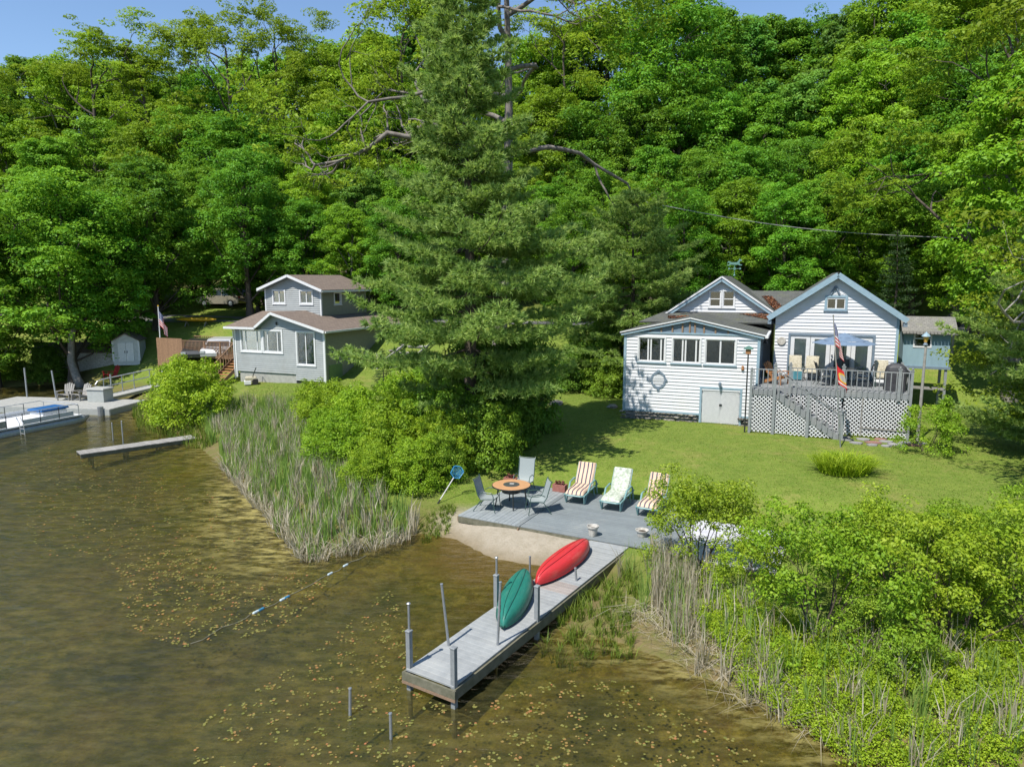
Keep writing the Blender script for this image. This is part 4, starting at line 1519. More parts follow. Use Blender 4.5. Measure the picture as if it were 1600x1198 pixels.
v = DF
while v < MV - .08:
    lo = -.0
    MB().bevbox(.02 if v < MV else .02, DR, v, v + .135, DZ - .035, DZ, .006).build('deck_board', 'deck_grey', deck)
    v += .14
v = LF
while v < DF - .05:
    MB().bevbox(-.2, DL, v, min(v + .135, DF - .006), DZ - .035, DZ, .006).build('deck_board', 'deck_grey', deck)
    v += .14
MB().box(DL, DR, DF - .04, DF, DZ - .26, DZ - .04).build('rim_board', 'deck_grey', deck)
MB().box(DR, DR + .04, DF - .04, MV, DZ - .26, DZ - .04).build('rim_board', 'deck_grey', deck)
MB().box(-.2, DL, LF - .04, LF, DZ - .24, DZ - .04).build('rim_board', 'deck_grey', deck)
MB().box(DL, DL + .04, LF - .04, DF - .04, DZ - .24, DZ - .04).build('rim_board', 'deck_grey', deck)


def post(u, v, z0, z1, w=.10, cap=True):
    m = MB()
    m.box(u - w / 2, u + w / 2, v - w / 2, v + w / 2, z0, z1)
    o = m.build('post', 'post_grey', deck)
    if cap:
        c = MB(); c.bevbox(u - w * .65, u + w * .65, v - w * .65, v + w * .65, z1, z1 + .03, .01); c.lathe([(.02, 0), (.045, .03), (.04, .07), (.01, .09)], (u, v, z1 + .03), 8)
        c.build('post_cap', 'post_grey', o)
    return o


def rail_run(p0, p1, z0, z1, n, drop=.22, top=.86):
    """handrail plus balusters fixed to the outside of the rim"""
    p0, p1 = Vector(p0), Vector(p1)
    MB().beam((p0.x, p0.y, z0 + top), (p1.x, p1.y, z1 + top), .09, .035).build('handrail', 'deck_grey', deck)
    for k in range(n):
        f = (k + .5) / n
        q = p0 + (p1 - p0) * f; z = z0 + (z1 - z0) * f
        MB().box(q.x - .018, q.x + .018, q.y - .045, q.y - .009, z - drop, z + top - .018).build('baluster', 'deck_grey', deck)


post(-.16, LF - .06, dg(-.16, LF) - .1, DZ + .8)
post(DL - .02, LF - .06, dg(DL, LF) - .1, DZ + 1.05, .12)
post(1.36, DF - .06, DZ - .3, DZ + 1.0, .12)
post(3.42, DF - .06, DZ - .3, DZ + 1.0, .12)
post(5.50, DF - .06, DZ - .3, DZ + .98, .12)
post(DR + .02, DF - .06, dg(DR, DF) - .1, DZ + .95, .1)
post(DR + .02, MV - .2, dg(DR, MV) - .1, DZ + .95, .1, False)
rail_run((-.16, LF - .04), (DL - .02, LF - .04), DZ, DZ, 5)
rail_run((1.36, DF - .04), (3.42, DF - .04), DZ, DZ, 11)
rail_run((3.42, DF - .04), (5.50, DF - .04), DZ, DZ, 10)
rail_run((5.50, DF - .04), (DR + .02, DF - .04), DZ, DZ, 2)
MB().beam((DR + .02, DF, DZ + .86), (DR + .02, MV - .2, DZ + .86), .09, .035).build('handrail', 'deck_grey', deck)
for k in range(14):
    v = DF + .2 + k * .22
    MB().box(DR + .03, DR + .066, v - .018, v + .018, DZ - .2, DZ + .84).build('baluster', 'deck_grey', deck)
# stair along the front, from the landing down to the flagstones
SU0, SU1 = DL + .06, 3.42
zb = dg(SU1, LF)
SZ0, SZ1 = DZ - .02, zb + .12
for vv in (LF - .02, DF - .12):
    MB().beam((SU0, vv, SZ0 - .18), (SU1, vv, SZ1 - .16), .04, .26).build('stringer', 'deck_grey', deck)
ns = 8
for k in range(ns):
    f = (k + .8) / (ns + .3)
    u = SU0 + (SU1 - SU0) * f; z = SZ0 + (SZ1 - SZ0) * f
    MB().bevbox(u - .14, u + .16, LF - .02, DF - .1, z - .04, z, .006).build('step', 'deck_grey', deck)
post(2.12, LF - .06, dg(2.1, LF) - .1, SZ0 + (SZ1 - SZ0) * .5 + .86, .12)
post(SU1 + .02, LF - .06, dg(SU1, LF) - .1, SZ1 + .95, .12)
post(SU1 + .02, DF - .12, dg(SU1, DF) - .1, SZ1 + .95, .1)
fm = (2.12 - SU0) / (SU1 - SU0)
zm_ = SZ0 + (SZ1 - SZ0) * fm
rail_run((SU0, LF - .05), (2.12, LF - .05), SZ0, zm_, 6, .24, .84)
rail_run((2.12, LF - .05), (SU1, LF - .05), zm_, SZ1, 6, .24, .84)
MB().beam((SU0, DF - .12, SZ0 + .84), (SU1, DF - .12, SZ1 + .84), .05, .035).build('handrail', 'deck_grey', deck)
# white lattice skirts
lattice(deck, (-.2, LF - .01), (DL - .06, LF - .01), dg(-.2, LF) + .02, dg(DL, LF) + .02, DZ - .24)
lattice(deck, (DL + .05, DF - .01), (3.45, DF - .01), dg(DL, DF) + .02, dg(3.4, DF) + .02, DZ - .26)
lattice(deck, (3.47, DF - .01), (4.2, DF - .01), dg(3.4, DF) + .02, dg(4.2, DF) + .03, DZ - .26)
lattice(deck, (4.22, DF - .03), (DR - .02, DF - .03), dg(4.2, DF) + .42, dg(DR, DF) + .38, DZ - .27)
lattice(deck, (4.22, DF - .01), (DR - .02, DF - .01), dg(4.2, DF) + .03, dg(DR, DF) + .05, dg(5, DF) + .42)
MB().beam((4.2, DF - .05, dg(4.2, DF) + .41), (DR - .02, DF - .05, dg(DR, DF) + .37), .02, .05).build('skirt_rail', 'weathered_wood', deck)
MB().box(4.19, 4.23, DF - .06, DF - .03, dg(4.2, DF) + .05, DZ - .26).build('skirt_batten', 'weathered_wood', deck)
# triangle of lattice under the outer stringer
def tri_lattice():
    m = MB()
    L = SU1 - DL
    for sg in (1, -1):
        k = -3.0
        while k < L + 3:
            pts = []
            for t in np.linspace(0, 2.2, 60):
                aa = k + (t if sg > 0 else 2.2 - t)
                u = DL + aa
                z = zb - .08 + t
                if 0 <= aa <= L and z > dg(u, LF) + .02 and z < SZ0 + (SZ1 - SZ0) * aa / L - .30:
                    pts.append((u, z))
            if len(pts) > 2:
                y = LF - .01 - (.012 if sg > 0 else 0)
                q0, q1 = Vector((pts[0][0], y, pts[0][1])), Vector((pts[-1][0], y, pts[-1][1]))
                m.beam(q0, q1, .008, .036, up=tuple((q1 - q0).cross(Vector((0, 1, 0)))))
            k += .115 * 1.414
    o = m.build('lattice_panel', 'white_paint', deck)
    o['kind'] = 'stuff'
tri_lattice()
# near-black sheets behind the lattice, painted in for the shade under the deck
MB().box(.1, DR - .1, .35, .42, dg(3, .3), DZ - .3).build('underdeck_shade', 'interior', deck)
MB().box(-.12, .72, LF + .5, LF + .54, dg(.3, LF), DZ - .3).build('underdeck_shade', 'interior', deck)

# flagstone path at the foot of the stair
path = thing('flagstone_path', 'irregular grey and red flagstones laid at the foot of the deck stair', 'path', (*rot2(4.2, -1.1, HC, YAW), TZ(*rot2(4.2, -1.1, HC, YAW))), YAW)
rq = random.Random(8)
for (u, v, s, red) in [(-.55, -.15, .34, 0), (.1, .25, .33, 0), (.45, -.2, .36, 1), (.95, .2, .30, 0), (1.2, -.25, .32, 0), (1.6, .15, .28, 0), (-.2, -.62, .3, 0), (.35, -.7, .28, 0), (1.9, -.2, .27, 1), (.85, -.65, .25, 0), (-.6, .35, .24, 0), (1.45, -.65, .22, 0), (.75, .55, .25, 1), (2.2, .2, .22, 0)]:
    n = rq.randint(5, 7)
    poly = [(s * rq.uniform(.75, 1.1) * math.cos(2 * math.pi * k / n), .72 * s * rq.uniform(.75, 1.1) * math.sin(2 * math.pi * k / n)) for k in range(n)]
    gx_, gy_ = rot2(4.2 + u, -1.1 + v, HC, YAW)
    MB().slab(poly, -.05, .045).build('flagstone', 'flagstone_red' if red else 'flagstone', path, (u, v, TZ(gx_, gy_) - path.location.z), rq.uniform(0, .6))


# ------------------------------------------------------------------ blue hut on stilts
hp = Vector((20.75, 35.7, 0)); hp.z = TZ(hp.x, hp.y)
HUT_S = .84
hut = thing('stilt_hut', 'small pale blue wooden hut on stilts with shaggy grey shingle roof', 'hut', hp, YAW)
hz = lambda w: w - hp.z
xh = front(-1.0)
HB, HT = hz(3.4), hz(5.25)
wl = MB(xh)
for q in ((-1.2, -.62, HB, HT), (.18, 1.2, HB, HT), (-.62, .18, HB, hz(4.4)), (-.62, .18, hz(5.12), HT)):
    wl.box(q[0], q[1], -.06, 0, q[2], q[3])
wl.build('wall', 'hut_blue', hut)
MB().box(1.14, 1.2, -.94, 1.0, HB, HT).build('wall', 'hut_blue', hut)
MB().box(-1.2, -1.14, -.94, 1.0, HB, HT).build('wall', 'hut_blue', hut)
MB().box(-1.14, 1.14, .6, .66, HB, HT).build('wall', 'interior', hut)
wf = MB(xh)
for q in ((-.70, -.62, hz(4.32), hz(5.2)), (.18, .26, hz(4.32), hz(5.2)), (-.62, .18, hz(4.32), hz(4.4)), (-.62, .18, hz(5.12), hz(5.2)), (-.62, .18, hz(4.74), hz(4.80))):
    wf.box(q[0], q[1], -.07, .03, q[2], q[3])
wo = wf.build('window', 'white_paint', hut)
MB(xh).box(-.62, .18, -.05, -.04, hz(4.4), hz(5.12)).build('pane', 'window_glass', wo)
MB().box(-1.3, 1.3, -1.1, 1.1, HB - .12, HB - .002).build('floor_frame', 'slate_trim', hut)
for (u, v) in ((-1.1, -.95), (1.1, -.95), (-1.1, .9), (1.1, .9)):
    z0 = TZ(*rot2(u, v, (hp.x, hp.y), YAW)) - hp.z
    MB().box(u - .07, u + .07, v - .07, v + .07, z0 - .2, HB - .12).build('stilt', 'post_grey', hut)
MB().beam((-1.1, -.97, hz(2.35)), (1.1, -.97, hz(2.3)), .05, .14).build('brace', 'weathered_wood', hut)
for s in (1, -1):
    ev = -1.32 * s
    rp = roof_plane(hut, [(-1.35, ev, hz(5.12)), (1.5, ev, hz(5.12)), (1.5, 0, hz(5.82)), (-1.35, 0, hz(5.82))][::s], .08, 'hut_shingles', 'roof')
rs = np.random.default_rng(9)
for k in range(16):     # ragged shingle butts along the eave
    a = -1.32 + k * .178
    MB().add([(a, -1.30, hz(5.16)), (a + .165, -1.30, hz(5.16)), (a + .16, -1.42, hz(5.02) + rs.uniform(-.03, .03)), (a + .01, -1.42, hz(5.02) + rs.uniform(-.03, .03)),
              (a, -1.28, hz(5.12)), (a + .165, -1.28, hz(5.12)), (a + .16, -1.40, hz(4.99)), (a + .01, -1.40, hz(4.99))],
             [(0, 3, 2, 1), (4, 5, 6, 7), (3, 7, 6, 2), (0, 4, 7, 3), (1, 2, 6, 5)]).build('shingle', 'hut_shingles', hut)

hut.scale = (HUT_S, HUT_S, 1.0)
# tyre leaning behind the hut
tp = Q(1492, 500, 40.0)
gz_t = TZ(tp.x, 40.0)
ty = thing('tyre', 'old black tyre propped up behind the stilt hut', 'tyre', (tp.x, 40.0, gz_t), R(-10))
m = MB(lambda a, b, c: (a, c, b + max(.45, tp.z - gz_t)))
m.lathe([(.22, -.1), (.36, -.13), (.43, -.09), (.45, 0), (.43, .09), (.36, .13), (.22, .1), (.22, -.1)], (0, 0, 0), 20)
m.build('tread', 'rubber', ty, smooth=True)
MB().box(-.05, .05, -.05, .05, 0, max(.2, tp.z - gz_t - .3)).build('stand', 'weathered_wood', ty)

# ------------------------------------------------------------------ the grey house
GC = (-11.8, 44.5)
GB = 1.0
gh = thing('grey_house', 'grey clapboard house with brown shingle roof and a small upper storey', 'house', (GC[0], GC[1], GB), YAW)
gw_ = lambda w: w - GB
xf0 = front(0)
gap = (-3.75, gw_(5.42)); ge_r, ge_l = gw_(4.46), gw_(4.55)
gopen = [(-6.55, -4.95, gw_(3.0), gw_(4.32)), (-4.72, -3.3, gw_(3.0), gw_(4.32)), (-2.05, -.75, gw_(2.28), gw_(4.30))]
siding(gh, xf0, -7.1, -2.25, gw_(1.62), gw_(4.5), 'grey_siding', gopen, .135)
siding(gh, xf0, -2.25, 0, gw_(1.22), gw_(4.5), 'grey_siding', gopen, .135)
siding(gh, xf0, -5.0, 0, gw_(4.5), gw_(5.42), 'grey_siding', (), .135, gable=(-3.75, gw_(5.42), gw_(4.5)))
window(gh, xf0, *gopen[0], 3, tw=.12, curtain=(-6.5, -5.0, gw_(3.85), gw_(4.3), 'lace'), bars=[-6.55, -6.22, -5.28, -4.95], back='interior_room')
window(gh, xf0, *gopen[1], 3, tw=.12, curtain=(-4.7, -3.32, gw_(3.85), gw_(4.3), 'lace'), bars=[-4.72, -4.42, -3.62, -3.3], back='interior_room')
window(gh, xf0, *gopen[2], 2, tw=.10, curtain=(-2.0, -.8, gw_(2.3), gw_(4.25), 'lace'), back='interior')
MB(xf0).box(-6.9, -2.3, -.4, -.05, gw_(.6), gw_(1.6)).build('foundation', 'concrete', gh)
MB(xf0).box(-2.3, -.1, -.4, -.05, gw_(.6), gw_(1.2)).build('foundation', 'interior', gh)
for a in (-7.1, 0):
    MB(xf0).box(a - .06, a + .06, -.08, .05, gw_(1.2 if a else .98), gw_(4.46)).build('corner_board', 'white_paint', gh)
    MB().tube([(a + (.1 if a == 0 else -.1), -.08, gw_(1.1)), (a + (.1 if a == 0 else -.1), -.08, gw_(4.3)), (a + (.18 if a == 0 else -.2), -.25, gw_(4.48))], .045, 8).build('downpipe', 'white_paint', gh)
siding(gh, right(0), 0, 9.6, gw_(1.3), gw_(4.46), 'tan_siding', [(8.1, 8.6, gw_(3.0), gw_(4.2))], .135)
window(gh, right(0), 8.1, 8.6, gw_(3.0), gw_(4.2), 1, tw=.12)
MB(right(0)).box(.35, 1.75, -.02, .06, gw_(.9), gw_(2.25)).build('hatch', 'green_panel', gh)
MB().box(-7.0, -.05, .5, 9.5, gw_(.8), gw_(4.45)).build('house_core', 'tan_siding', gh)
# lower roofs: ridge running back, long right slope, short left slope, shed roof to the left
ap = (-3.75, gw_(5.55))
roof_plane(gh, [(.35, 9.8, gw_(4.46)), (.35, -.42, gw_(4.46)), (ap[0], -.42, ap[1]), (ap[0], 9.8, ap[1])], .1, 'brown_shingles', 'roof')
roof_plane(gh, [(-5.08, -.42, gw_(4.62)), (-5.08, 3.2, gw_(4.62)), (ap[0], 3.2, ap[1]), (ap[0], -.42, ap[1])], .1, 'brown_shingles', 'roof')
roof_plane(gh, [(-7.55, -.42, gw_(4.58)), (-5.0, -.42, gw_(4.58)), (-4.2, 3.1, gw_(5.5)), (-7.45, 3.1, gw_(5.45))], .1, 'brown_shingles', 'roof')
MB().beam((.35, -.45, gw_(4.40)), (ap[0], -.45, ap[1] - .06), .04, .16).build('rake_board', 'white_paint', gh)
MB().beam((-5.08, -.45, gw_(4.56)), (ap[0], -.45, ap[1] - .06), .04, .16).build('rake_board', 'white_paint', gh)
MB().beam((.33, -.22, gw_(4.33)), (ap[0], -.22, ap[1] - .13), .42, .02).build('soffit', 'slate_trim', gh)
MB().beam((-5.06, -.22, gw_(4.49)), (ap[0], -.22, ap[1] - .13), .42, .02).build('soffit', 'slate_trim', gh)
MB().box(-7.6, -5.05, -.53, -.43, gw_(4.43), gw_(4.57)).build('gutter', 'white_paint', gh)
MB().box(.36, .46, -.4, 9.6, gw_(4.33), gw_(4.45)).build('gutter', 'white_paint', gh)
MB().box(-7.5, -5.1, -.42, -.02, gw_(4.41), gw_(4.44)).build('soffit', 'slate_trim', gh)
lg = MB(xf0); lg.lathe([(.02, .1), (.06, .05), (.05, -.08), (.02, -.12)], (-3.6, .08, gw_(4.85)), 8); lg.build('wall_lamp', 'black_plastic', gh)
# upper storey
UV = 3.1
UL, UR, UA = -7.1, -2.45, -4.85
xu = front(UV)
uw = [(-6.4, -5.45, gw_(6.02), gw_(6.85)), (-4.1, -3.15, gw_(6.02), gw_(6.85))]
UE, UZ = gw_(6.98), gw_(7.85)
siding(gh, xu, UL, UR, gw_(5.0), UZ, 'grey_siding', uw, .135, gable=(UA, UZ, UE))
for q in uw:
    window(gh, xu, *q, 2, tw=.09, curtain=(q[0] + .05, q[1] - .05, q[2] + .05, q[3] - .3, 'lace') if q[0] > -5 else None)
siding(gh, right(UR), UV, 8.5, gw_(5.0), UE, 'tan_siding', [(4.6, 5.3, gw_(5.95), gw_(6.7))], .135)
window(gh, right(UR), 4.6, 5.3, gw_(5.95), gw_(6.7), 1, tw=.09)
MB().box(UL + .05, UR - .05, UV + .5, 8.4, gw_(4.4), UE).build('upper_core', 'grey_siding', gh)
MB().prism([(UL + .05, UE), (UR - .05, UE), (UA, UZ - .03)], UV + .5, 8.4).build('upper_core', 'grey_siding', gh)
for a in (UL, UR):
    MB(xu).box(a - .05, a + .05, -.08, .045, gw_(5.0), UE).build('corner_board', 'white_paint', gh)
us = (UZ - UE) / (UR - UA)
uz = lambda u: UZ + .1 - abs(u - UA) * us
for s, e in ((-1, UL - .38), (1, UR + .38)):
    roof_plane(gh, [(e, UV - .4, uz(e)), (e, 8.8, uz(e)), (UA, 8.8, uz(UA)), (UA, UV - .4, uz(UA))][::s], .1, 'brown_shingles', 'upper_roof')
    MB().beam((e, UV - .43, uz(e) - .07), (UA, UV - .43, uz(UA) - .07), .04, .17).build('rake_board', 'white_paint', gh)
    MB().beam((e, UV - .2, uz(e) - .14), (UA, UV - .2, uz(UA) - .14), .40, .02).build('soffit', 'slate_trim', gh)
    MB().box(e - .05, e + .05, UV - .4, 8.7, uz(e) - .17, uz(e) - .04).build('gutter', 'white_paint', gh)

# yellow-white garden machine against the grey house
pm = Vector(rot2(-5.3, -.75, GC, YAW)); pz = TZ(*pm)
gm = thing('garden_sprayer', 'small yellow and white garden machine standing against the grey house', 'machine', (pm.x, pm.y, pz), R(20))
MB().bevbox(-.35, .35, -.25, .25, .18, .55, .08).build('tank', 'floral_beige', gm)
MB().bevbox(-.42, .0, -.28, .28, .05, .3, .05).build('cover', 'white_vinyl', gm)
m = MB(); m.tube([(.1, -.2, .5), (.35, -.2, 1.1)], .02, 6); m.tube([(.1, .2, .5), (.35, .2, 1.1)], .02, 6); m.tube([(.35, -.2, 1.1), (.35, .2, 1.1)], .02, 6); m.build('handle', 'dark_metal', gm)
for s in (-.27, .27):
    w_ = MB(lambda a, b, c: (.25 + a, s + c, .2 + b)); w_.lathe([(.05, -.04), (.2, -.04), (.2, .04), (.05, .04)], (0, 0, 0), 12); w_.build('wheel', 'rubber', gm)

# brown deck of the grey house
bd_ = thing('brown_deck', 'brown wooden deck with picket rail and stair on the side of the grey house', 'deck', (*rot2(-7.2, 1.0, GC, YAW), GB), YAW)
BZ = gw_(2.45)
for k in range(24):
    v = k * .14
    MB().bevbox(-8.0, -.05, v, v + .133, BZ - .04, BZ, .006).build('deck_board', 'brown_wood', bd_)
MB().box(-8.0, -.05, -.05, -.005, BZ - .25, BZ - .045).build('rim_board', 'brown_wood', bd_)
for a in (-8.0, -5.6, -3.6, -2.2, -1.0, -.15):
    gz0 = TZ(*rot2(-7.2 + a, 1.0, GC, YAW)) - GB
    MB().box(a - .05, a + .05, -.11, -.012, gz0 - .1, BZ + (2.0 if a > -.5 else .95)).build('post', 'brown_wood', bd_)
for (a0, a1) in ((-5.6, -3.6), (-3.6, -2.2), (-2.2, -1.0)):
    MB().beam((a0, -.06, BZ + .92), (a1, -.06, BZ + .92), .1, .04).build('handrail', 'brown_wood', bd_)
    n = int((a1 - a0) / .13)
    for k in range(n):
        a = a0 + .1 + (a1 - a0 - .15) * k / n
        MB().box(a - .02, a + .02, -.08, -.045, BZ - .2, BZ + .90).build('baluster', 'brown_wood', bd_)
MB().beam((-8.0, 3.3, BZ + .92), (-.1, 3.3, BZ + .92), .1, .04).build('handrail', 'brown_wood', bd_)
for k in range(40):
    a = -7.9 + k * .19
    MB().box(a - .02, a + .02, 3.28, 3.32, BZ, BZ + .9).build('baluster', 'brown_wood', bd_)
for k in range(17):     # solid privacy boards at the far end
    a = -8.0 + k * .142
    MB().box(a, a + .136, -.14, -.115, BZ - .95, BZ + 1.05).build('fence_board', 'brown_wood', bd_)
for k in range(9):      # stair down beside the house
    f = k / 9
    MB().bevbox(-.98 + .0, -.1, -.1 - f * 2.3, .18 - f * 2.3, BZ - .2 - f * 1.35, BZ - .15 - f * 1.35, .006).build('step', 'cedar', bd_)
for a in (-1.02, -.06):
    MB().beam((a, 0, BZ - .16), (a, -2.35, BZ - 1.6), .04, .24).build('stringer', 'brown_wood', bd_)
    MB().beam((a, 0, BZ + .85), (a, -2.3, BZ - .62), .05, .05).build('handrail', 'brown_wood', bd_) if a < -.5 else None
for k in range(10):
    f = (k + .5) / 10
    MB().box(-1.04, -1.0, -2.3 * f - .02, -2.3 * f + .02, BZ - .2 - 1.45 * f, BZ + .82 - 1.45 * f).build('baluster', 'brown_wood', bd_)

# stone steps with log edging beside the grey house
ss = GT(612, 575)
stp = thing('log_stair', 'weathered log and gravel steps climbing past the grey house wall', 'steps', ss, R(-20))
for k in range(5):
    x, y = rot2(.25 * k, .75 * k, (ss.x, ss.y), R(-20))
    z = TZ(x, y) - ss.z
    MB().bevbox(.25 * k - .7, .25 * k + .7, .75 * k, .75 * k + .8, z - .3, z + .18, .03).build('step', 'concrete', stp)
    m = MB(); m.tube([(.25 * k - .75, .75 * k, z + .12), (.25 * k + .75, .75 * k, z + .12)], .085, 8); m.build('log', 'weathered_wood', stp)
for s in (-.9, .9):
    m = MB(); m.beam((s, 0, .25), (s + 1.1, 3.4, TZ(*rot2(1.1 + s, 3.4, (ss.x, ss.y), R(-20))) - ss.z + .25), .12, .12); m.build('side_timber', 'weathered_wood', stp)
m = MB(); m.tube([(-.95, -.2, -.2), (-.95, -.2, .95)], .09, 8); m.build('stump_post', 'weathered_wood', stp)
for k in range(14):
    stone(stp, (random.uniform(-1.6, -.9) + .1 * k, .5 * k * .7 - .2, TZ(*rot2(-1.2 + .1 * k, .35 * k, (ss.x, ss.y), R(-20))) - ss.z + .08), random.uniform(.14, .26), random.uniform(0, 6))

# boulders edging the lawn between the pine and the cottage
for i, (px, py, s, lab) in enumerate([(868, 632, .42, 'largest of the grey boulders lying in the shade on the lawn'), (852, 645, .28, 'grey boulder half sunk in the shaded lawn'),
                                      (957, 637, .30, 'grey boulder beside the corner of the white cottage'), (1078, 657, .20, 'pale stone lying by the cottage foundation')]):
    p = GT(px, py)
    o = stone(None, (p.x, p.y, p.z + s * .2), s, i * 1.3)
    o.name = 'boulder'
    tag(o, lab, 'boulder', 'boulders on the lawn')


# ------------------------------------------------------------------ flags and poles
def flag(name, mat, top, length, h, label, lean=(0, 0), tuck=.22, seed=0):
    """cloth hanging limp beside its pole: hoist along the pole, folds gathered"""
    rs3 = np.random.default_rng(seed)
    ph = rs3.uniform(0, 6, 3)
    def fn(u, v):
        fold = math.sin(u * 9 + ph[0] + v) * .09 * (.3 + u)
        x = .03 + tuck * u + .05 * math.sin(u * 7 + ph[1])
        y = fold + .03 * math.sin(u * 17 + v * 3 + ph[2])
        z = -(1 - v) * h - u * length * (.55 + .25 * v) + lean[1] * 0
        x += -lean[0] * ((1 - v) * h + u * length * .6)
        return (x, y, z)
    o = MB().grid(fn, 26, 16).build(name, mat, None, top, smooth=True)
    return tag(o, label, 'flag')


fb = GT(1314, 699)
ft = Q(1302, 493, fb.y + .1)
fp = thing('flagpole', 'slim pale flagpole rising from the lilies in front of the cottage deck', 'flagpole', fb)
dv = ft - fb
m = MB(); m.tube([(0, 0, -.2), dv * .55], .028, 8); m.build('lower_tube', 'galvanised', fp)
m = MB(); m.tube([dv * .55, dv], .022, 8); m.lathe([(.01, -.03), (.035, 0), (.01, .04)], tuple(dv), 8); m.build('upper_tube', 'weathered_wood', fp)
lx = -dv.x / dv.z
flag('national_flag', 'flag_stars_stripes', fb + dv * .95, 1.25, .85, 'limp stars and stripes flag at the top of the pole before the cottage', (-lx, 0), .26, 1)
flag('red_flag', 'flag_red_gold', fb + dv * .66, .95, .75, 'limp red and gold flag hanging under the striped flag', (-lx, 0), .38, 4)
b2 = Q(252, 560, 51.0); b2.z = TZ(b2.x, 51.0)
t2 = Q(247, 478, 51.0)
fp2 = thing('flagpole', 'white flagpole standing behind the brown deck under the trees', 'flagpole', b2)
m = MB(); m.tube([(0, 0, -.2), t2 - b2], [.05, .035], 8); m.build('tube', 'white_paint', fp2)
m = MB(); m.lathe([(.02, -.05), (.07, 0), (.02, .06)], tuple(t2 - b2), 8); m.build('finial', 'yellow_paint', fp2)
flag('national_flag', 'flag_stars_stripes', t2 + Vector((0, 0, -.25)), 1.6, 1.1, 'limp stars and stripes flag behind the brown deck', (.0, 0), .5, 7)


# ------------------------------------------------------------------ cottage deck furniture
def dpos(u, v, z=0.0):
    x, y = rot2(u, v, HC, YAW)
    return Vector((x, y, ZB + DZ + z))


um = thing('patio_umbrella', 'open slate blue patio umbrella on the cottage deck', 'umbrella', dpos(3.45, 1.35), YAW)
m = MB(); m.tube([(0, 0, .0), (0, 0, 2.22)], .022, 8); m.build('pole', 'black_plastic', um)
m = MB()
nseg = 8
ring = [(1.30, 1.84), (.9, 1.98), (.45, 2.12), (.0, 2.2)]
for k in range(nseg):
    a0, a1 = 2 * math.pi * k / nseg, 2 * math.pi * (k + 1) / nseg
    for j in range(3):
        (r0, z0), (r1, z1) = ring[j], ring[j + 1]
        am = (a0 + a1) / 2
        q = [(r0 * math.cos(a0), r0 * math.sin(a0), z0), (r0 * .93 * math.cos(am), r0 * .93 * math.sin(am), z0 - .0), (r0 * math.cos(a1), r0 * math.sin(a1), z0),
             (r1 * math.cos(a1), r1 * math.sin(a1), z1), (r1 * .93 * math.cos(am), r1 * .93 * math.sin(am), z1 - .02), (r1 * math.cos(a0), r1 * math.sin(a0), z1)]
        m.add(q, [(0, 1, 4, 5), (1, 2, 3, 4)])
m.build('canopy', 'umbrella_blue', um)
m = MB()
for k in range(nseg):
    a = 2 * math.pi * k / nseg
    m.tube([(0, 0, 2.15), (1.28 * math.cos(a), 1.28 * math.sin(a), 1.82)], .009, 5)
m.build('ribs', 'black_plastic', um)
m = MB(); m.lathe([(.48, 2.10), (.25, 2.22), (.03, 2.29)], (0, 0, 0), 8); m.build('vent_cap', 'umbrella_blue', um)
m = MB(); m.lathe([(.26, 0), (.26, .05), (.08, .1), (.04, .3)], (0, 0, 0), 14); m.build('base', 'black_plastic', um)

tb = thing('patio_table', 'dark round patio table under the slate blue umbrella', 'table', dpos(3.45, 1.35), YAW)
m = MB(); m.lathe([(.06, .70), (.62, .70), (.62, .725), (.06, .725), (.06, .70)], (0, 0, 0), 20); m.build('top', 'table_plate', tb)
for k in range(4):
    a = k * math.pi / 2 + .78
    m = MB(); m.tube([(.3 * math.cos(a), .3 * math.sin(a), .70), (.48 * math.cos(a), .48 * math.sin(a), 0)], .018, 6); m.build('leg', 'dark_metal', tb)


def armchair(name, loc, rz, cushion, frame, label, cat='chair', group=None):
    """metal patio armchair with padded seat and high back; faces -y"""
    t = thing(name, label, cat, loc, rz, group)
    for sx in (-.29, .29):
        m = MB(); m.tube([(sx, -.30, 0), (sx, -.28, .62), (sx, .05, .64), (sx, .26, .60), (sx, .34, 0)], .016, 6); m.build('side_frame', frame, t)
    m = MB(); m.tube([(-.27, .24, .40), (-.27, .42, 1.02), (.27, .42, 1.02), (.27, .24, .40)], .014, 6); m.build('back_frame', frame, t)
    m = MB(); m.beam((-.29, -.24, .38), (.29, -.24, .38), .03, .03); m.beam((-.29, .22, .38), (.29, .22, .38), .03, .03); m.build('seat_rail', frame, t)
    m = MB(); m.bevbox(-.26, .26, -.28, .24, .40, .50, .035); m.build('seat_cushion', cushion, t)
    def fn(u, v):
        x = -.27 + .54 * u
        b = .05 * math.sin(math.pi * u) * math.sin(math.pi * min(1, v * 1.02))
        return (x, .20 + .2 * v - b, .48 + .62 * v)
    m = MB(); m.grid(fn, 6, 6); m.grid(lambda u, v: (-.27 + .54 * (1 - u), .26 + .2 * v, .48 + .62 * v), 1, 1)
    m.build('back_cushion', cushion, t, smooth=True)
    return t


armchair('patio_armchair', dpos(1.55, 2.35), YAW + R(5), 'floral_beige', 'dark_green_metal', 'armchair with beige floral cushions and teal seat cloth by the french doors')
armchair('patio_armchair', dpos(2.2, 2.3), YAW - R(8), 'floral_beige', 'dark_metal', 'black-framed armchair with beige floral cushions between french doors and deck rail')
armchair('patio_armchair', dpos(5.05, 1.55), YAW + R(4), 'floral_beige', 'dark_green_metal', 'armchair with beige floral cushions beside the covered grill')
MB().grid(lambda u, v: (-.3 + .6 * u, -.315 - .01 * math.sin(u * 20), .06 + .38 * v), 10, 3).build('seat_cloth', 'teal_vinyl', bpy.data.objects['patio_armchair'])


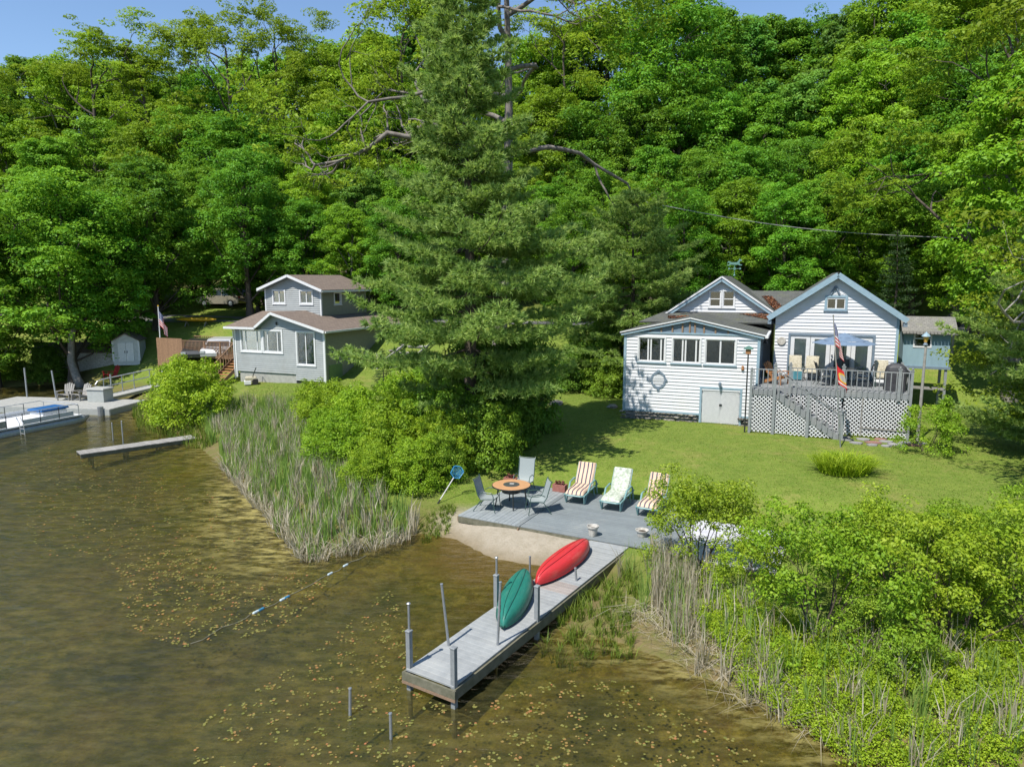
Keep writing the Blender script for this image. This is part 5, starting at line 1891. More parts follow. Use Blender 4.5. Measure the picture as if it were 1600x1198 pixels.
def mesh_chair(name, loc, rz, label, sling='sling_grey', frame='dark_green_metal', group=None, hb=.98):
    """stackable sling chair; faces -y"""
    t = thing(name, label, 'chair', loc, rz, group)
    for sx in (-.28, .28):
        m = MB(); m.tube([(sx * 1.02, -.30, 0), (sx, -.25, .30), (sx, -.24, .52), (sx, -.18, .62), (sx, .08, .63), (sx, .22, .56)], .014, 6); m.build('arm_frame', frame, t)
        m = MB(); m.tube([(sx, -.26, .42), (sx, .18, .38), (sx, .27, .52), (sx, .40, hb), (sx, .44, hb + .06)], .014, 6); m.build('back_frame', frame, t)
        m = MB(); m.tube([(sx, .16, .38), (sx * 1.05, .42, 0)], .014, 6); m.build('leg', frame, t)
    for q in (((-.28, -.25, .40), (.28, -.25, .40)), ((-.28, .42, hb + .03), (.28, .42, hb + .03)), ((-.29, .28, .2), (.29, .28, .2))):
        m = MB(); m.tube(q, .013, 6); m.build('cross_bar', frame, t)
    prof = [(-.26, .42), (-.05, .39), (.16, .385), (.22, .42), (.28, .54), (.34, .76), (.41, hb + .02)]
    def fn(u, v):
        f = v * (len(prof) - 1); k = min(len(prof) - 2, int(f)); w = f - k
        y = prof[k][0] * (1 - w) + prof[k + 1][0] * w; z = prof[k][1] * (1 - w) + prof[k + 1][1] * w
        return (-.27 + .54 * u, y, z - .012 * math.sin(math.pi * u))
    MB().grid(fn, 4, 14).build('sling', sling, t, smooth=True)
    return t


mesh_chair('sling_chair', dpos(3.5, 2.15), YAW, 'dark mesh chair pushed up behind the umbrella table', 'sling_dark', 'dark_metal')
mesh_chair('sling_chair', dpos(2.75, .95), YAW + R(100), 'dark mesh chair side-on to the umbrella table, nearest the stair', 'sling_dark', 'dark_metal')
mesh_chair('sling_chair', dpos(4.25, 1.15), YAW - R(100), 'dark mesh chair side-on to the umbrella table, nearest the grill', 'sling_dark', 'dark_metal')

gr = thing('covered_grill', 'barbecue grill under a black fabric cover at the end of the deck', 'grill', dpos(5.45, .55), YAW)
def gfn(u, v):
    a = 2 * math.pi * u
    sx, sy = .42, .30
    pr = [(0, 1.0), (.25, .98), (.55, 1.0), (.8, .98), (1.0, .86), (1.12, .5), (1.16, .0)]
    f = v * (len(pr) - 1); k = min(len(pr) - 2, int(f)); w = f - k
    z = pr[k][0] * (1 - w) + pr[k + 1][0] * w; r = pr[k][1] * (1 - w) + pr[k + 1][1] * w
    r *= 1 + .035 * math.sin(a * 7 + v * 4) * (1 - v)
    c, s = math.cos(a), math.sin(a)
    return (sx * r * math.copysign(abs(c) ** .55, c), sy * r * math.copysign(abs(s) ** .55, s), z * .98 + .02)
MB().grid(gfn, 36, 18).build('cover', 'grill_cover', gr, smooth=True)
m = MB(); m.tube([(-.3, -.27, .86), (.3, -.27, .86)], .02, 8); m.build('handle_bulge', 'grill_cover', gr)


def adirondack(loc, rz, mat, label, group=None):
    t = thing('adirondack_chair', label, 'chair', loc, rz, group)
    for s in (-.3, .3):
        MB().beam((s, -.45, .36), (s, .42, .08), .03, .13).build('side_rail', mat, t)
        MB().beam((s * 1.1, -.42, 0), (s * 1.1, -.42, .55), .03, .1, up=(0, 1, 0)).build('leg', mat, t)
        MB().beam((s * 1.15, -.5, .57), (s * 1.1, .25, .53), .14, .025).build('arm', mat, t)
    for k in range(5):
        f = k / 4
        MB().beam((-.3, -.42 + .6 * f, .40 - .2 * f), (.3, -.42 + .6 * f, .40 - .2 * f), .1, .02).build('seat_slat', mat, t)
    for k in range(5):
        x = -.22 + .11 * k
        top = .98 - .05 * abs(k - 2)
        MB().beam((x * .85, .16, .22), (x * 1.15, .46, top), .095, .02, up=(0, -1, .3)).build('back_slat', mat, t)
    return t


adirondack(dpos(.75, .75), YAW + R(60), 'cedar', 'orange-brown wooden lounge chair by the porch door')

lp = Vector((*rot2(6.3, -.45, HC, YAW), 0)); lp.z = TZ(lp.x, lp.y)
lamp = thing('lamp_post', 'weathered wooden post with a coach lantern at the deck corner', 'lamp post', lp, YAW)
LT = 5.05 - lp.z
m = MB(); m.tube([(0, 0, -.2), (.02, 0, LT)], [.065, .05], 8); m.build('post', 'weathered_wood', lamp)
m = MB(); m.lathe([(.03, 0), (.1, .04), (.06, .09), (.05, .14)], (0, 0, LT), 8); m.build('bracket', 'slate_trim', lamp)
m = MB(); m.lathe([(.06, .14), (.11, .36), (.1, .37)], (0, 0, LT), 6); m.build('lantern_glass', 'lamp_amber', lamp)
m = MB(); m.lathe([(.17, .37), (.13, .44), (.05, .50), (.01, .56)], (0, 0, LT), 8); m.build('lantern_roof', 'blue_trim', lamp)

bp_ = Vector((*rot2(-.34, LF - .05, HC, YAW), 0)); bp_.z = TZ(bp_.x, bp_.y)
bf = thing('bird_feeder', 'bird feeder with green roof on a dark pole by the deck landing', 'bird feeder', bp_, YAW)
BT = 4.55 - bp_.z
m = MB(); m.tube([(0, 0, -.2), (0, 0, BT)], .03, 8); m.build('pole', 'dark_metal', bf)
m = MB(); m.bevbox(-.1, .1, -.1, .1, BT, BT + .2, .02); m.build('seed_box', 'teddy', bf)
m = MB(); m.prism([(-.2, BT + .2), (.2, BT + .2), (.14, BT + .27), (0, BT + .33), (-.14, BT + .27)], -.17, .17); m.build('roof', 'copper_green', bf)
MB().box(-.22, .1, -.06, .06, BT + .02, BT + .05).build('perch', 'copper_green', bf)
tdm = MB(xfp); tdm.lathe([(.02, -.1), (.07, -.06), (.05, .02), (.06, .06), (.02, .11)], (-.62, .06, hw(3.78)), 8); tdm.build('wall_figure', 'teddy', house)

# power line to the cottage
pc0, pc1 = Q(1010, 316, 47), Q(1500, 372, 44)
m = MB(); m.tube([pc0 + (pc1 - pc0) * (k / 16) - Vector((0, 0, .5 * math.sin(math.pi * k / 16))) for k in range(17)], .022, 5)
tag(m.build('power_cable', 'cable', None), 'thin pale overhead cable strung through the trees behind the cottage', 'cable')

# ------------------------------------------------------------------ lakeside patio deck
PO = Vector(PAT_O)
PR = PAT_R
PZ = .5
e1 = Vector((math.cos(PR), math.sin(PR))); e2 = Vector((-math.sin(PR), math.cos(PR)))
patio = thing('lakeside_deck', 'low grey plank deck by the beach set with loungers and a round table', 'deck', (PO.x, PO.y, 0), PR)
PZL = PZ
k = 0
for i in range(15):
    x = .0 + i * .142
    MB().bevbox(x, x + .136, 0, 3.95, PZ - .04, PZ + (.0 if i % 2 else .002), .006).build('plank', 'patio_light' if i < 14 else 'patio_grey', patio)
n = 28
for i in range(n):
    y = .0 + i * .1425
    MB().bevbox(2.15, 6.6, y, y + .1385, PZ - .035, PZ + .006, .004).build('plank', 'patio_grey', patio)
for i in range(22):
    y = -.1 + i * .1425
    MB().bevbox(6.62, 9.3, y, y + .137, PZ - .035, PZ + .004, .004).build('plank', 'glare_boards', patio)
m = MB(); m.box(0, 2.12, -.01, .02, PZ - .22, PZ - .045); m.build('rim_board', 'mossy_wood', patio)
m = MB(); m.box(2.13, 4.6, -.01, .02, PZ - .2, PZ - .04); m.build('rim_board', 'mossy_wood', patio)
m = MB(); m.box(6.62, 9.3, -.14, -.105, PZ - .22, PZ - .04); m.build('rim_board', 'weathered_wood', patio)
m = MB(); m.box(-.03, 0, 0, 3.95, PZ - .2, PZ - .045); m.build('rim_board', 'rough_wood', patio)
m = MB(); m.box(2.08, 2.12, -.08, -.035, .0, PZ - .05); m.build('stake', 'rough_wood', patio)
for q in ((.4, .4), (1.7, 3.5), (3, .4), (6, .4), (6, 3.6), (8.8, .3), (8.8, 2.6), (.4, 3.5)):
    MB().box(q[0] - .06, q[0] + .06, q[1] - .06, q[1] + .06, -.3, PZ - .05).build('footing', 'rough_wood', patio)

# ------------------------------------------------------------------ the dock
DB = G(709, 1072, .45)
dd_ = (G(980, 856, .45) - DB); dd_.z = 0
DLEN = dd_.length + .55
dd_.normalize()
DRZ = math.atan2(dd_.y, dd_.x)
dock = thing('dock', 'narrow grey plank dock reaching from the patio into the lake', 'dock', (DB.x, DB.y, 0), DRZ)
DWID = 1.12
x = 0.0
i = 0
while x < DLEN:
    w = .142
    mat = 'dock_grey'
    if 4.35 < x < 4.9:
        mat = 'dock_tan'
    MB().bevbox(x, x + w - .006, 0, DWID, .41, .45 + (.004 if int(x / 1.6) % 2 else 0), .005).build('plank', mat, dock)
    x += w
    i += 1
MB().box(-.04, DLEN, -.045, -.003, .19, .40).build('side_beam', 'mossy_wood', dock)
MB().box(-.04, DLEN, DWID + .003, DWID + .045, .19, .40).build('side_beam', 'mossy_wood', dock)
MB().box(-.05, -.005, -.06, DWID + .06, .23, .39).build('end_beam', 'mossy_wood', dock)
MB().box(-.055, -.01, -.06, DWID + .06, .17, .225).build('end_beam', 'rough_wood', dock)
for (px_, py_, hh, pipe) in (((.07), DWID - .03, .72, .55), (.05, .03, .70, 0), (3.05, DWID - .02, .72, .42), (3.0, .02, .74, 0)):
    m = MB(); m.box(px_ - .045, px_ + .045, py_ - .045, py_ + .045, -.2, .45 + hh)
    o = m.build('post', 'post_grey', dock)
    MB().tube([(px_, py_, -.75), (px_, py_, .2)], .045, 8).build('pile', 'mossy_wood', dock)
    c = MB(); c.bevbox(px_ - .055, px_ + .055, py_ - .055, py_ + .055, .45 + hh, .45 + hh + .03, .01); c.build('post_cap', 'post_grey', o)
    if pipe:
        c = MB(); c.tube([(px_ + .01, py_, .45 + hh), (px_ + .01, py_, .45 + hh + pipe)], .024, 8); c.lathe([(.02, -.02), (.045, 0), (.02, .02)], (px_ + .01, py_, .45 + hh + pipe), 8); c.build('pipe', 'galvanised', o)
for i, (a, b, lab) in enumerate((((701, 1008), (690, 912), 'tall galvanised pipe leaning over the post at the lake end of the dock'), ((776, 1040), (782, 909), 'galvanised pipe standing in the water beside the dock planks'),
                                 ((903, 935), (899, 887), 'short galvanised pipe standing in the reeds beside the dock'), ((828, 905), (828, 869), 'galvanised pipe behind the green canoe'),
                                 ((547, 1117), (547, 1075), 'grey pipe stub rising from the lily pads, the one farther out from the dock end'), ((611, 1154), (610, 1114), 'grey pipe stub rising from the lily pads, the one with a bent foot'))):
    if i == 0:
        p0 = G(*a, .45); p1 = Q(*b, p0.y + .02)
    else:
        p0 = G(*a, 0.0); p1 = Q(*b, p0.y + .02)
    m = MB(); v_ = p1 - p0
    m.tube([v_ * (-.35 if i else -.1), v_ * .5, v_], [.028, .027, .026], 8)
    m.lathe([(.03, -.01), (.034, 0), (.028, .012)], tuple(v_), 8)
    o = m.build('pipe', 'galvanised', None, p0)
    tag(o, lab, 'pipe', 'pipes along the dock')


# ------------------------------------------------------------------ canoes lying keel up
def canoe(p0, p1, width, height, hull, dark, label, roll=0.0):
    p0, p1 = Vector(p0), Vector(p1)
    L = (p1 - p0).length
    c = (p0 + p1) / 2
    d = p1 - p0
    t = thing('canoe', label, 'canoe', c, math.atan2(d.y, d.x))
    t.rotation_euler = (roll, -math.asin(d.z / L), math.atan2(d.y, d.x))
    def fn(u, v):
        s = 2 * u - 1
        w = width / 2 * max(0.0, 1 - abs(s) ** 2.3) ** .75
        a = math.pi * v
        hgt = height * (1 - .10 * s * s) * (max(0.0, 1 - abs(s) ** 7)) ** .5
        lift = .02 + .10 * abs(s) ** 4 * 0
        y = w * math.copysign(abs(math.cos(a)) ** .75, math.cos(a))
        z = lift + hgt * math.sin(a) ** .72
        if abs(v - .5) < .06:
            z += .028 * (1 - abs(v - .5) / .06) * (1 - abs(s) ** 6)
        return (s * L / 2, y, z)
    MB().grid(fn, 40, 32).build('hull', hull, t, smooth=True)
    for off in (-.055, .055):
        m = MB(); pts = []
        for k in range(33):
            u = .03 + .94 * k / 32
            q = fn(u, .5 + off)
            pts.append((q[0], q[1], q[2] + .004))
        m.tube(pts, .008, 5); m.build('keel_line', dark, t)
    m = MB()
    for vv in (0.0, 1.0):
        m.tube([Vector(fn(k / 40, vv)) + Vector((0, 0, -.005)) for k in range(41)], .016, 6)
    m.build('gunwale', dark, t)
    for e in (-1, 1):
        m = MB(); m.tube([(e * (L / 2 - .02), -.03, .06), (e * (L / 2 + .06), 0, .05), (e * (L / 2 - .02), .03, .06)], .008, 5); m.build('carry_loop', 'black_plastic', t)
    return t, fn, L


rc, fn, L = canoe(G(838, 914, .50) + Vector((0, 0, .0)), G(919, 851, .56), .68, .29, 'red_hull', 'red_dark', 'bright red canoe lying keel up on the dock')
gc_, fn, L = canoe(G(786, 982, .50), G(822, 898, .58), .68, .29, 'green_hull', 'green_dark', 'dark green canoe lying keel up on the dock')
m = MB()
q = [Vector(fn(.10 + .0, .20)), Vector(fn(.20, .20)), Vector(fn(.20, .33)), Vector(fn(.10, .33))]
cc = sum(q, Vector()) / 4
m.add([p + (p - Vector((p.x, 0, .1))).normalized() * .012 for p in q], [(0, 1, 2, 3)])
m.build('registration_sticker', 'white_vinyl', gc_)
for k in range(3):
    m = MB()
    a, b = .115 + .0, .185
    vv = .225 + .035 * k
    ps = [Vector(fn(a, vv)), Vector(fn(b, vv)), Vector(fn(b, vv + .014)), Vector(fn(a, vv + .014))]
    m.add([p + (p - Vector((p.x, 0, .1))).normalized() * .016 for p in ps], [(0, 1, 2, 3)])
    m.build('sticker_print', 'blue_vinyl', gc_)


# ------------------------------------------------------------------ patio furniture
def tbl():
    c = G(799, 790, PZ)
    t = thing('fire_table', 'round wooden-topped table with dark centre plate on the lakeside deck', 'table', (c.x, c.y, PZ + .006), PR)
    m = MB(); m.lathe([(.26, .66), (.60, .66), (.615, .68), (.60, .70), (.26, .70), (.26, .66)], (0, 0, 0), 36); m.build('top', 'table_wood', t)
    m = MB(); m.lathe([(.61, .65), (.625, .665), (.625, .69), (.612, .695)], (0, 0, 0), 36); m.build('rim', 'dark_metal', t)
    m = MB(); m.lathe([(.0, .66), (.262, .66), (.262, .712), (.22, .716), (.0, .718)], (0, 0, 0), 28); m.build('centre_plate', 'table_plate', t)
    m = MB(); m.beam((-.05, -.02, .73), (.09, .03, .73), .05, .02); m.build('lid_handle', 'pot_white', t)
    for k in range(4):
        a = k * math.pi / 2 + .6
        ca, sa = math.cos(a), math.sin(a)
        m = MB(); m.tube([(.42 * ca, .42 * sa, .66), (.46 * ca, .46 * sa, .3), (.52 * ca, .52 * sa, 0)], .022, 6); m.build('leg', 'dark_metal', t)
    m = MB(); m.lathe([(.0, .42), (.30, .46), (.34, .66), (.32, .66), (.28, .48), (.0, .44)], (0, 0, 0), 20); m.build('fire_bowl', 'dark_metal', t)
    return c


tc_ = tbl()
pz_ = PZ + .008
c = G(764, 796, PZ); mesh_chair('sling_chair', (c.x, c.y, pz_), R(72), 'grey sling chair side-on to the round wooden table, towards the blue net')
c = G(838, 800, PZ); mesh_chair('sling_chair', (c.x, c.y, pz_), R(-80), 'grey sling chair side-on to the round wooden table, towards the striped loungers')
c = G(818, 770, PZ); mesh_chair('sling_chair', (c.x, c.y, pz_), PR + R(8), 'high-backed grey sling chair behind the round wooden table', hb=1.1)


def chaise(loc, rz, cushion, label, group=None):
    """plastic sun lounger, foot towards -y; origin under the middle of the foot"""
    t = thing('sun_lounger', label, 'lounger', loc, rz, group)
    P = 'teal_plastic'
    m = MB(); m.tube([(-.33, .02, .30), (-.22, -.04, .29), (.22, -.04, .29), (.33, .02, .30)], .028, 8); m.build('foot_rail', P, t)
    for s in (-.33, .33):
        m = MB(); m.tube([(s, .0, .30), (s, .45, .31), (s, .95, .33), (s, 1.5, .32)], .028, 8); m.build('side_rail', P, t)
        m = MB(); m.tube([(s, .0, .30), (s * .93, .10, .03), (s * .93, .16, .02), (s, .30, .28)], .026, 8); m.build('leg', P, t)
        m = MB(); m.tube([(s, .40, .31), (s * 1.06, .62, .54), (s * 1.08, 1.05, .57), (s * 1.06, 1.25, .48), (s * 1.02, 1.42, .03)], .03, 8); m.build('arm', P, t)
        m = MB(); m.tube([(s, 1.0, .32), (s * 1.0, 1.12, .03)], .024, 8); m.build('leg', P, t)
    for k in range(6):
        y = .12 + k * .15
        MB().box(-.31, .31, y, y + .1, .30, .315).build('slat', P, t)
    # cushion: flat seat then raised back, quilted
    prof = [(-.03, .33), (.35, .37), (.70, .36), (.92, .36), (1.02, .42), (1.18, .70), (1.34, .98), (1.40, 1.06)]
    def fn(off):
        def g(u, v):
            f = v * (len(prof) - 1); k = min(len(prof) - 2, int(f)); w = f - k
            y = prof[k][0] * (1 - w) + prof[k + 1][0] * w; z = prof[k][1] * (1 - w) + prof[k + 1][1] * w
            x = -.30 + .60 * u
            puff = .016 * abs(math.sin(u * math.pi * 4.33)) * (1 if off else 0) + .012 * math.sin(v * math.pi * 7)
            edge = min(1, u / .06, (1 - u) / .06, v / .03, (1 - v) / .03)
            th = (.07 * edge ** .5 + puff * edge) if off else 0
            ny, nz = (0, 1) if v < .45 else (-.86, .5)
            return (x, y + ny * th, z + nz * th)
        return g
    m = MB(); m.grid(fn(1), 26, 34, False); m.grid(lambda u, v: fn(0)(1 - u, v), 4, 14, False)
    m.build('cushion', cushion, t, smooth=True)
    m = MB(); m.beam((-.30, 1.0, .36), (-.30, 1.40, 1.02), .03, .04); m.beam((.30, 1.0, .36), (.30, 1.40, 1.02), .03, .04)
    for f in (.2, .5, .8, 1.0):
        m.beam((-.3, 1.02 + .38 * f, .36 + .66 * f), (.3, 1.02 + .38 * f, .36 + .66 * f), .08, .015)
    m.build('back_frame', P, t)
    return t


c = G(897, 788, PZ); chaise((c.x, c.y, PZ + .008), PR + R(4), 'striped_cushion', 'tan and navy striped lounger between the round table and the floral lounger')
c = G(953, 799, PZ); chaise((c.x, c.y, PZ + .008), PR + R(2), 'floral', 'sun lounger with pale leafy floral cushion between two striped loungers')
c = G(1010, 809, PZ); chaise((c.x, c.y, PZ + .008), PR, 'striped_cushion', 'tan and navy striped lounger half hidden by the leafy shrub')


def planter(c, rz, label):
    t = thing('brick_planter', label, 'planter', c, rz, 'brick planters at the deck edge')
    m = MB()
    for q in ((-.23, .23, -.13, -.08), (-.23, .23, .08, .13), (-.23, -.18, -.08, .08), (.18, .23, -.08, .08)):
        m.box(q[0], q[1], q[2], q[3], 0, .24)
    m.build('trough', 'brick_red', t)
    MB().box(-.18, .18, -.08, .08, .02, .2).build('soil', 'soil', t)
    rs4 = np.random.default_rng(int(abs(c[0] * 100)))
    P = np.stack([rs4.uniform(-.16, .16, 90), rs4.uniform(-.07, .07, 90), rs4.uniform(.2, .36, 90)], 1)
    V, F = leaf_arrays(rs4, P, rs4.normal(0, .7, (90, 3)) + np.array([0, 0, .6]), .08)
    link('plant', np_mesh('plant', V, F, 'red_leaf'), t)


c = G(798, 753, PZ); planter((c.x, c.y, TZ(c.x, c.y)), PR + R(5), 'brick trough planter of red leaves half behind the high-backed sling chair')
c = G(875, 767, PZ); planter((c.x, c.y, PZ + .006), PR, 'brick trough planter of red leaves beside the first striped lounger')


def pot(c, r, h, label):
    t = thing('flower_pot', label, 'pot', c)
    m = MB(); m.lathe([(r * .68, 0), (r * .74, h * .1), (r * .92, h * .82), (r * 1.08, h * .84), (r * 1.1, h), (r * .98, h), (r * .86, h * .8), (r * .8, h * .75)], (0, 0, 0), 24); m.build('bowl', 'pot_white', t, smooth=False)
    m = MB(); m.lathe([(r * .86, h * .72), (r * .5, h * .78), (.01, h * .79)], (0, 0, 0), 20); m.build('soil', 'soil', t)


c = G(926, 837, PZ); pot((c.x, c.y, PZ + .007), .155, .30, 'weathered white flower pot of bare soil on the open planks by the dock')
c = G(1003, 838, PZ); pot((c.x, c.y, PZ + .007), .17, .2, 'weathered white flower pot partly hidden by the shrub')

# landing net leaning on the shrubs
nb = GT(684, 787); ntp = Q(709, 746, nb.y + .55)
nd_ = ntp - nb
nn = thing('landing_net', 'blue landing net on a pale pole leaning against the shrubs', 'net', nb)
m = MB(); m.tube([nd_ * -.05, nd_ * .15], .026, 8); m.build('grip', 'rubber', nn)
m = MB(); m.tube([nd_ * .15, nd_], .018, 8); m.build('pole', 'pole_pale', nn)
ax = nd_.normalized(); sx = ax.cross(Vector((0, 1, 0))).normalized(); sy = sx.cross(ax)
hp_ = [nd_, nd_ + ax * .08 + sx * .17, nd_ + ax * .34 + sx * .19, nd_ + ax * .43 + sx * .05, nd_ + ax * .43 - sx * .05, nd_ + ax * .34 - sx * .19, nd_ + ax * .08 - sx * .17, nd_]
m = MB(); m.tube(hp_, .016, 6); m.build('hoop', 'net_blue', nn)
m = MB()
for k in range(9):
    f = -.16 + .04 * k
    m.tube([nd_ + ax * .09 + sx * f, nd_ + ax * .24 + sx * f * .8 - sy * -.12, nd_ + ax * .39 + sx * f], .006, 4)
    m.tube([nd_ + ax * (.08 + .04 * k) - sx * .17, nd_ + ax * (.08 + .04 * k) + sy * .1, nd_ + ax * (.08 + .04 * k) + sx * .17], .006, 4)
m.build('mesh_bag', 'net_blue', nn)

# swim rope with floats
r0_, r1_, r2_ = G(296, 1008, 0), G(455, 930, 0), G(570, 868, 0)
sr = thing('swim_rope', 'floating swim rope with pale and blue floats crossing the shallows', 'rope', (r1_.x, r1_.y, 0))
pts = [r0_ + (r1_ - r0_) * (k / 10) for k in range(11)] + [r1_ + (r2_ - r1_) * (k / 10) for k in range(1, 11)]
pts = [p - r1_ + Vector((.05 * math.sin(i * 1.7), .05 * math.cos(i * 2.1), .012)) for i, p in enumerate(pts)]
m = MB(); m.tube(pts, .012, 6); m.build('line', 'mossy_wood', sr)
for px, py, mt in ((400, 957, 'float_pale'), (408, 953, 'float_blue'), (442, 937, 'float_pale'), (448, 934, 'float_blue'), (516, 897, 'float_pale'), (540, 884, 'float_pale')):
    p = G(px, py, 0) - r1_
    dv_ = (r2_ - r1_).normalized()
    m = MB(); m.tube([p - dv_ * .10 + Vector((0, 0, .02)), p - dv_ * .07 + Vector((0, 0, .02)), p + dv_ * .07 + Vector((0, 0, .02)), p + dv_ * .10 + Vector((0, 0, .02))], [.015, .032, .032, .015], 8); m.build('float', mt, sr)


# ------------------------------------------------------------------ far shore: boat, docks, sheds, cars
nd0, nd1 = G(122, 703, .3), G(303, 678, .3)
dv_ = nd1 - nd0
od = thing('old_dock', 'narrow weathered plank walkway running out from the reeds', 'dock', (nd0.x, nd0.y, 0), math.atan2(dv_.y, dv_.x))
x = 0.0
while x < dv_.length:
    MB().bevbox(x, x + .17, -.42, .42, .15, .19 + random.uniform(-.006, .006), .006).build('plank', 'weathered_wood', od)
    x += .18
for y in (-.36, .36):
    MB().box(0, dv_.length, y - .03, y + .03, -.02, .145).build('stringer', 'mossy_wood', od)
for k in range(4):
    for y in (-.3, .3):
        MB().box(.4 + k * 1.4, .5 + k * 1.4, y - .05, y + .05, -.5, -.03).build('pile', 'mossy_wood', od)
for i, (px, y0, y1, lab) in enumerate(((177, 688, 661, 'slim steel pole on the far side of the weathered plank walkway'), (193, 697, 658, 'slim steel pole on the near side of the weathered plank walkway'))):
    p = G(px, y0, 0); q = Q(px, y1, p.y)
    m = MB(); m.tube([(0, 0, -.6), (0, 0, q.z)], .028, 8); m.lathe([(.02, 0), (.035, .01), (.02, .03)], (0, 0, q.z), 8)
    tag(m.build('mooring_pole', 'galvanised', None, p), lab, 'pole', 'poles by the walkway')

# floating dock and gangway
fdk = thing('floating_dock', 'broad pale grey floating dock moored beside the pontoon boat', 'dock', (-27.0, 41.9, 0), R(-8))
for k in range(22):
    x = -4.4 + k * .4
    MB().bevbox(x, x + .392, -1.6, 1.6, .30, .36, .01).build('deck_panel', 'concrete', fdk)
MB().box(-4.4, 4.4, -1.63, -1.605, -.1, .33).build('side_skirt', 'grey_box', fdk)
MB().box(4.405, 4.43, -1.6, 1.6, -.1, .33).build('side_skirt', 'grey_box', fdk)
MB().box(-4.4, 4.4, -1.5, 1.5, -.2, .29).build('float', 'boat_metal', fdk)
for (u, v, h) in ((-3.6, 1.5, 2.2), (-1.3, 1.3, 2.1), (2.2, 1.55, 1.9), (3.9, -1.68, .5)):
    m = MB(); m.tube([(u, v, -1), (u + (.0 if u != -1.3 else -.25), v, h)], .05 if u < 3 else .16, 10); m.build('pile', 'galvanised', fdk)
g0 = Q(160, 622, 43.6); g0.z = .36
g1 = GT(252, 606); g1.z += .25
gv = g1 - g0
gw2 = thing('gangway', 'aluminium gangway with looped pipe handrail up to the shore', 'gangway', g0, math.atan2(gv.y, gv.x))
Lg = math.hypot(gv.x, gv.y)
for k in range(int(Lg / .25)):
    x = k * .25; z = gv.z * x / Lg
    MB().bevbox(x, x + .244, -.55, .55, z - .02, z + .03, .008).build('plank', 'concrete', gw2)
MB().beam((0, -.56, -.06), (Lg, -.56, gv.z - .06), .04, .18).build('side_beam', 'galvanised', gw2)
MB().beam((0, .56, -.06), (Lg, .56, gv.z - .06), .04, .18).build('side_beam', 'galvanised', gw2)
for s in (.55,):
    m = MB(); zz = lambda x, h: gv.z * x / Lg + h
    loop = [(.3, s, zz(.3, .55)), (.05, s, zz(0, .62)), (-.05, s, zz(0, .8)), (.1, s, zz(0, .98)), (.4, s, zz(.4, 1.04)), (Lg - .4, s, zz(Lg - .4, 1.04)), (Lg - .1, s, zz(Lg, .95)), (Lg, s, zz(Lg, .78)), (Lg - .1, s, zz(Lg, .6)), (Lg - .4, s, zz(Lg - .4, .55)), (.3, s, zz(.3, .55))]
    m.tube(loop, .035, 8); m.build('handrail', 'aluminium', gw2)
    for f in (.12, .42, .62, .9):
        m = MB(); m.tube([(Lg * f, s, zz(Lg * f, 0)), (Lg * f, s, zz(Lg * f, 1.04))], .03, 8); m.build('stanchion', 'aluminium', gw2)
bx = thing('dock_box', 'grey lidded storage box on the floating dock', 'box', (-24.9, 42.4, .365), R(-10))
MB().bevbox(-.55, .55, -.4, .4, 0, .72, .02).build('chest', 'grey_box', bx)
MB().bevbox(-.6, .6, -.45, .45, .725, .83, .05).build('lid', 'concrete', bx)
adirondack((-26.3, 42.9, .365), R(-20), 'weathered_wood', 'weathered grey plank chair on the floating dock next to the storage box', 'grey plank chairs on the floating dock')
adirondack((-27.3, 43.0, .365), R(5), 'weathered_wood', 'weathered grey plank chair on the floating dock beside a tall mooring pipe', 'grey plank chairs on the floating dock')
rc_ = GT(176, 592)
adirondack(rc_, R(-30), 'red_paint', 'dark red plank chair in the deep shade under the lakeside maple')

# pontoon boat
pb0 = Vector((-25.35, 33.6, 0)); pd_ = Vector((.37, .93, 0)).normalized()
pbt = thing('pontoon_boat', 'pontoon boat with low silver fence and blue seats moored at the floating dock', 'boat', pb0, math.atan2(pd_.y, pd_.x))
for y in (-.05, 2.1):
    m = MB(); m.tube([(-3.2, y, .0), (-3.0, y, .05), (4.2, y, .05), (4.8, y, .1), (5.3, y, .22)], [.3, .34, .34, .28, .06], 14); m.build('pontoon', 'boat_metal', pbt, smooth=True)
MB().bevbox(-3.0, 4.7, -.35, 2.4, .36, .44, .02).build('deck', 'white_vinyl', pbt)
for y in (-.36, 2.36):
    MB().box(-2.8, .7, y, y + .04, .46, .80).build('fence_panel', 'boat_metal', pbt)
    MB().box(1.5, 4.2, y, y + .04, .46, .70).build('fence_panel', 'white_vinyl', pbt)
    m = MB(); m.tube([(-2.8, y, .44), (-2.8, y, 1.05), (4.3, y, 1.05), (4.5, y, .95), (4.5, y, .44)], .022, 6); m.build('rail', 'aluminium', pbt)
    for x in (-1.6, -.4, .7, 1.5, 2.4, 3.4):
        m = MB(); m.tube([(x, y, .44), (x, y, 1.05)], .018, 6); m.build('stanchion', 'dark_metal', pbt)
m = MB(); m.tube([(4.5, -.34, 1.0), (4.6, 1.0, 1.02), (4.5, 2.36, 1.0)], .022, 6); m.build('rail', 'aluminium', pbt)
MB().bevbox(2.8, 4.1, .0, 1.0, .45, .85, .04).build('seat_base', 'white_vinyl', pbt)
MB().bevbox(2.7, 4.2, -.05, 1.05, .86, .98, .05).build('seat_cushion', 'blue_vinyl', pbt)
for x in (-2.3, -1.0):
    MB().bevbox(x, x + .9, .1, .7, .45, .8, .05).build('seat_base', 'teal_vinyl', pbt)
    MB().bevbox(x, x + .9, .7, .85, .6, 1.1, .05).build('seat_back', 'teal_vinyl', pbt)
MB().bevbox(.2, .9, 1.2, 1.9, .45, 1.25, .06).build('helm_console', 'white_vinyl', pbt)
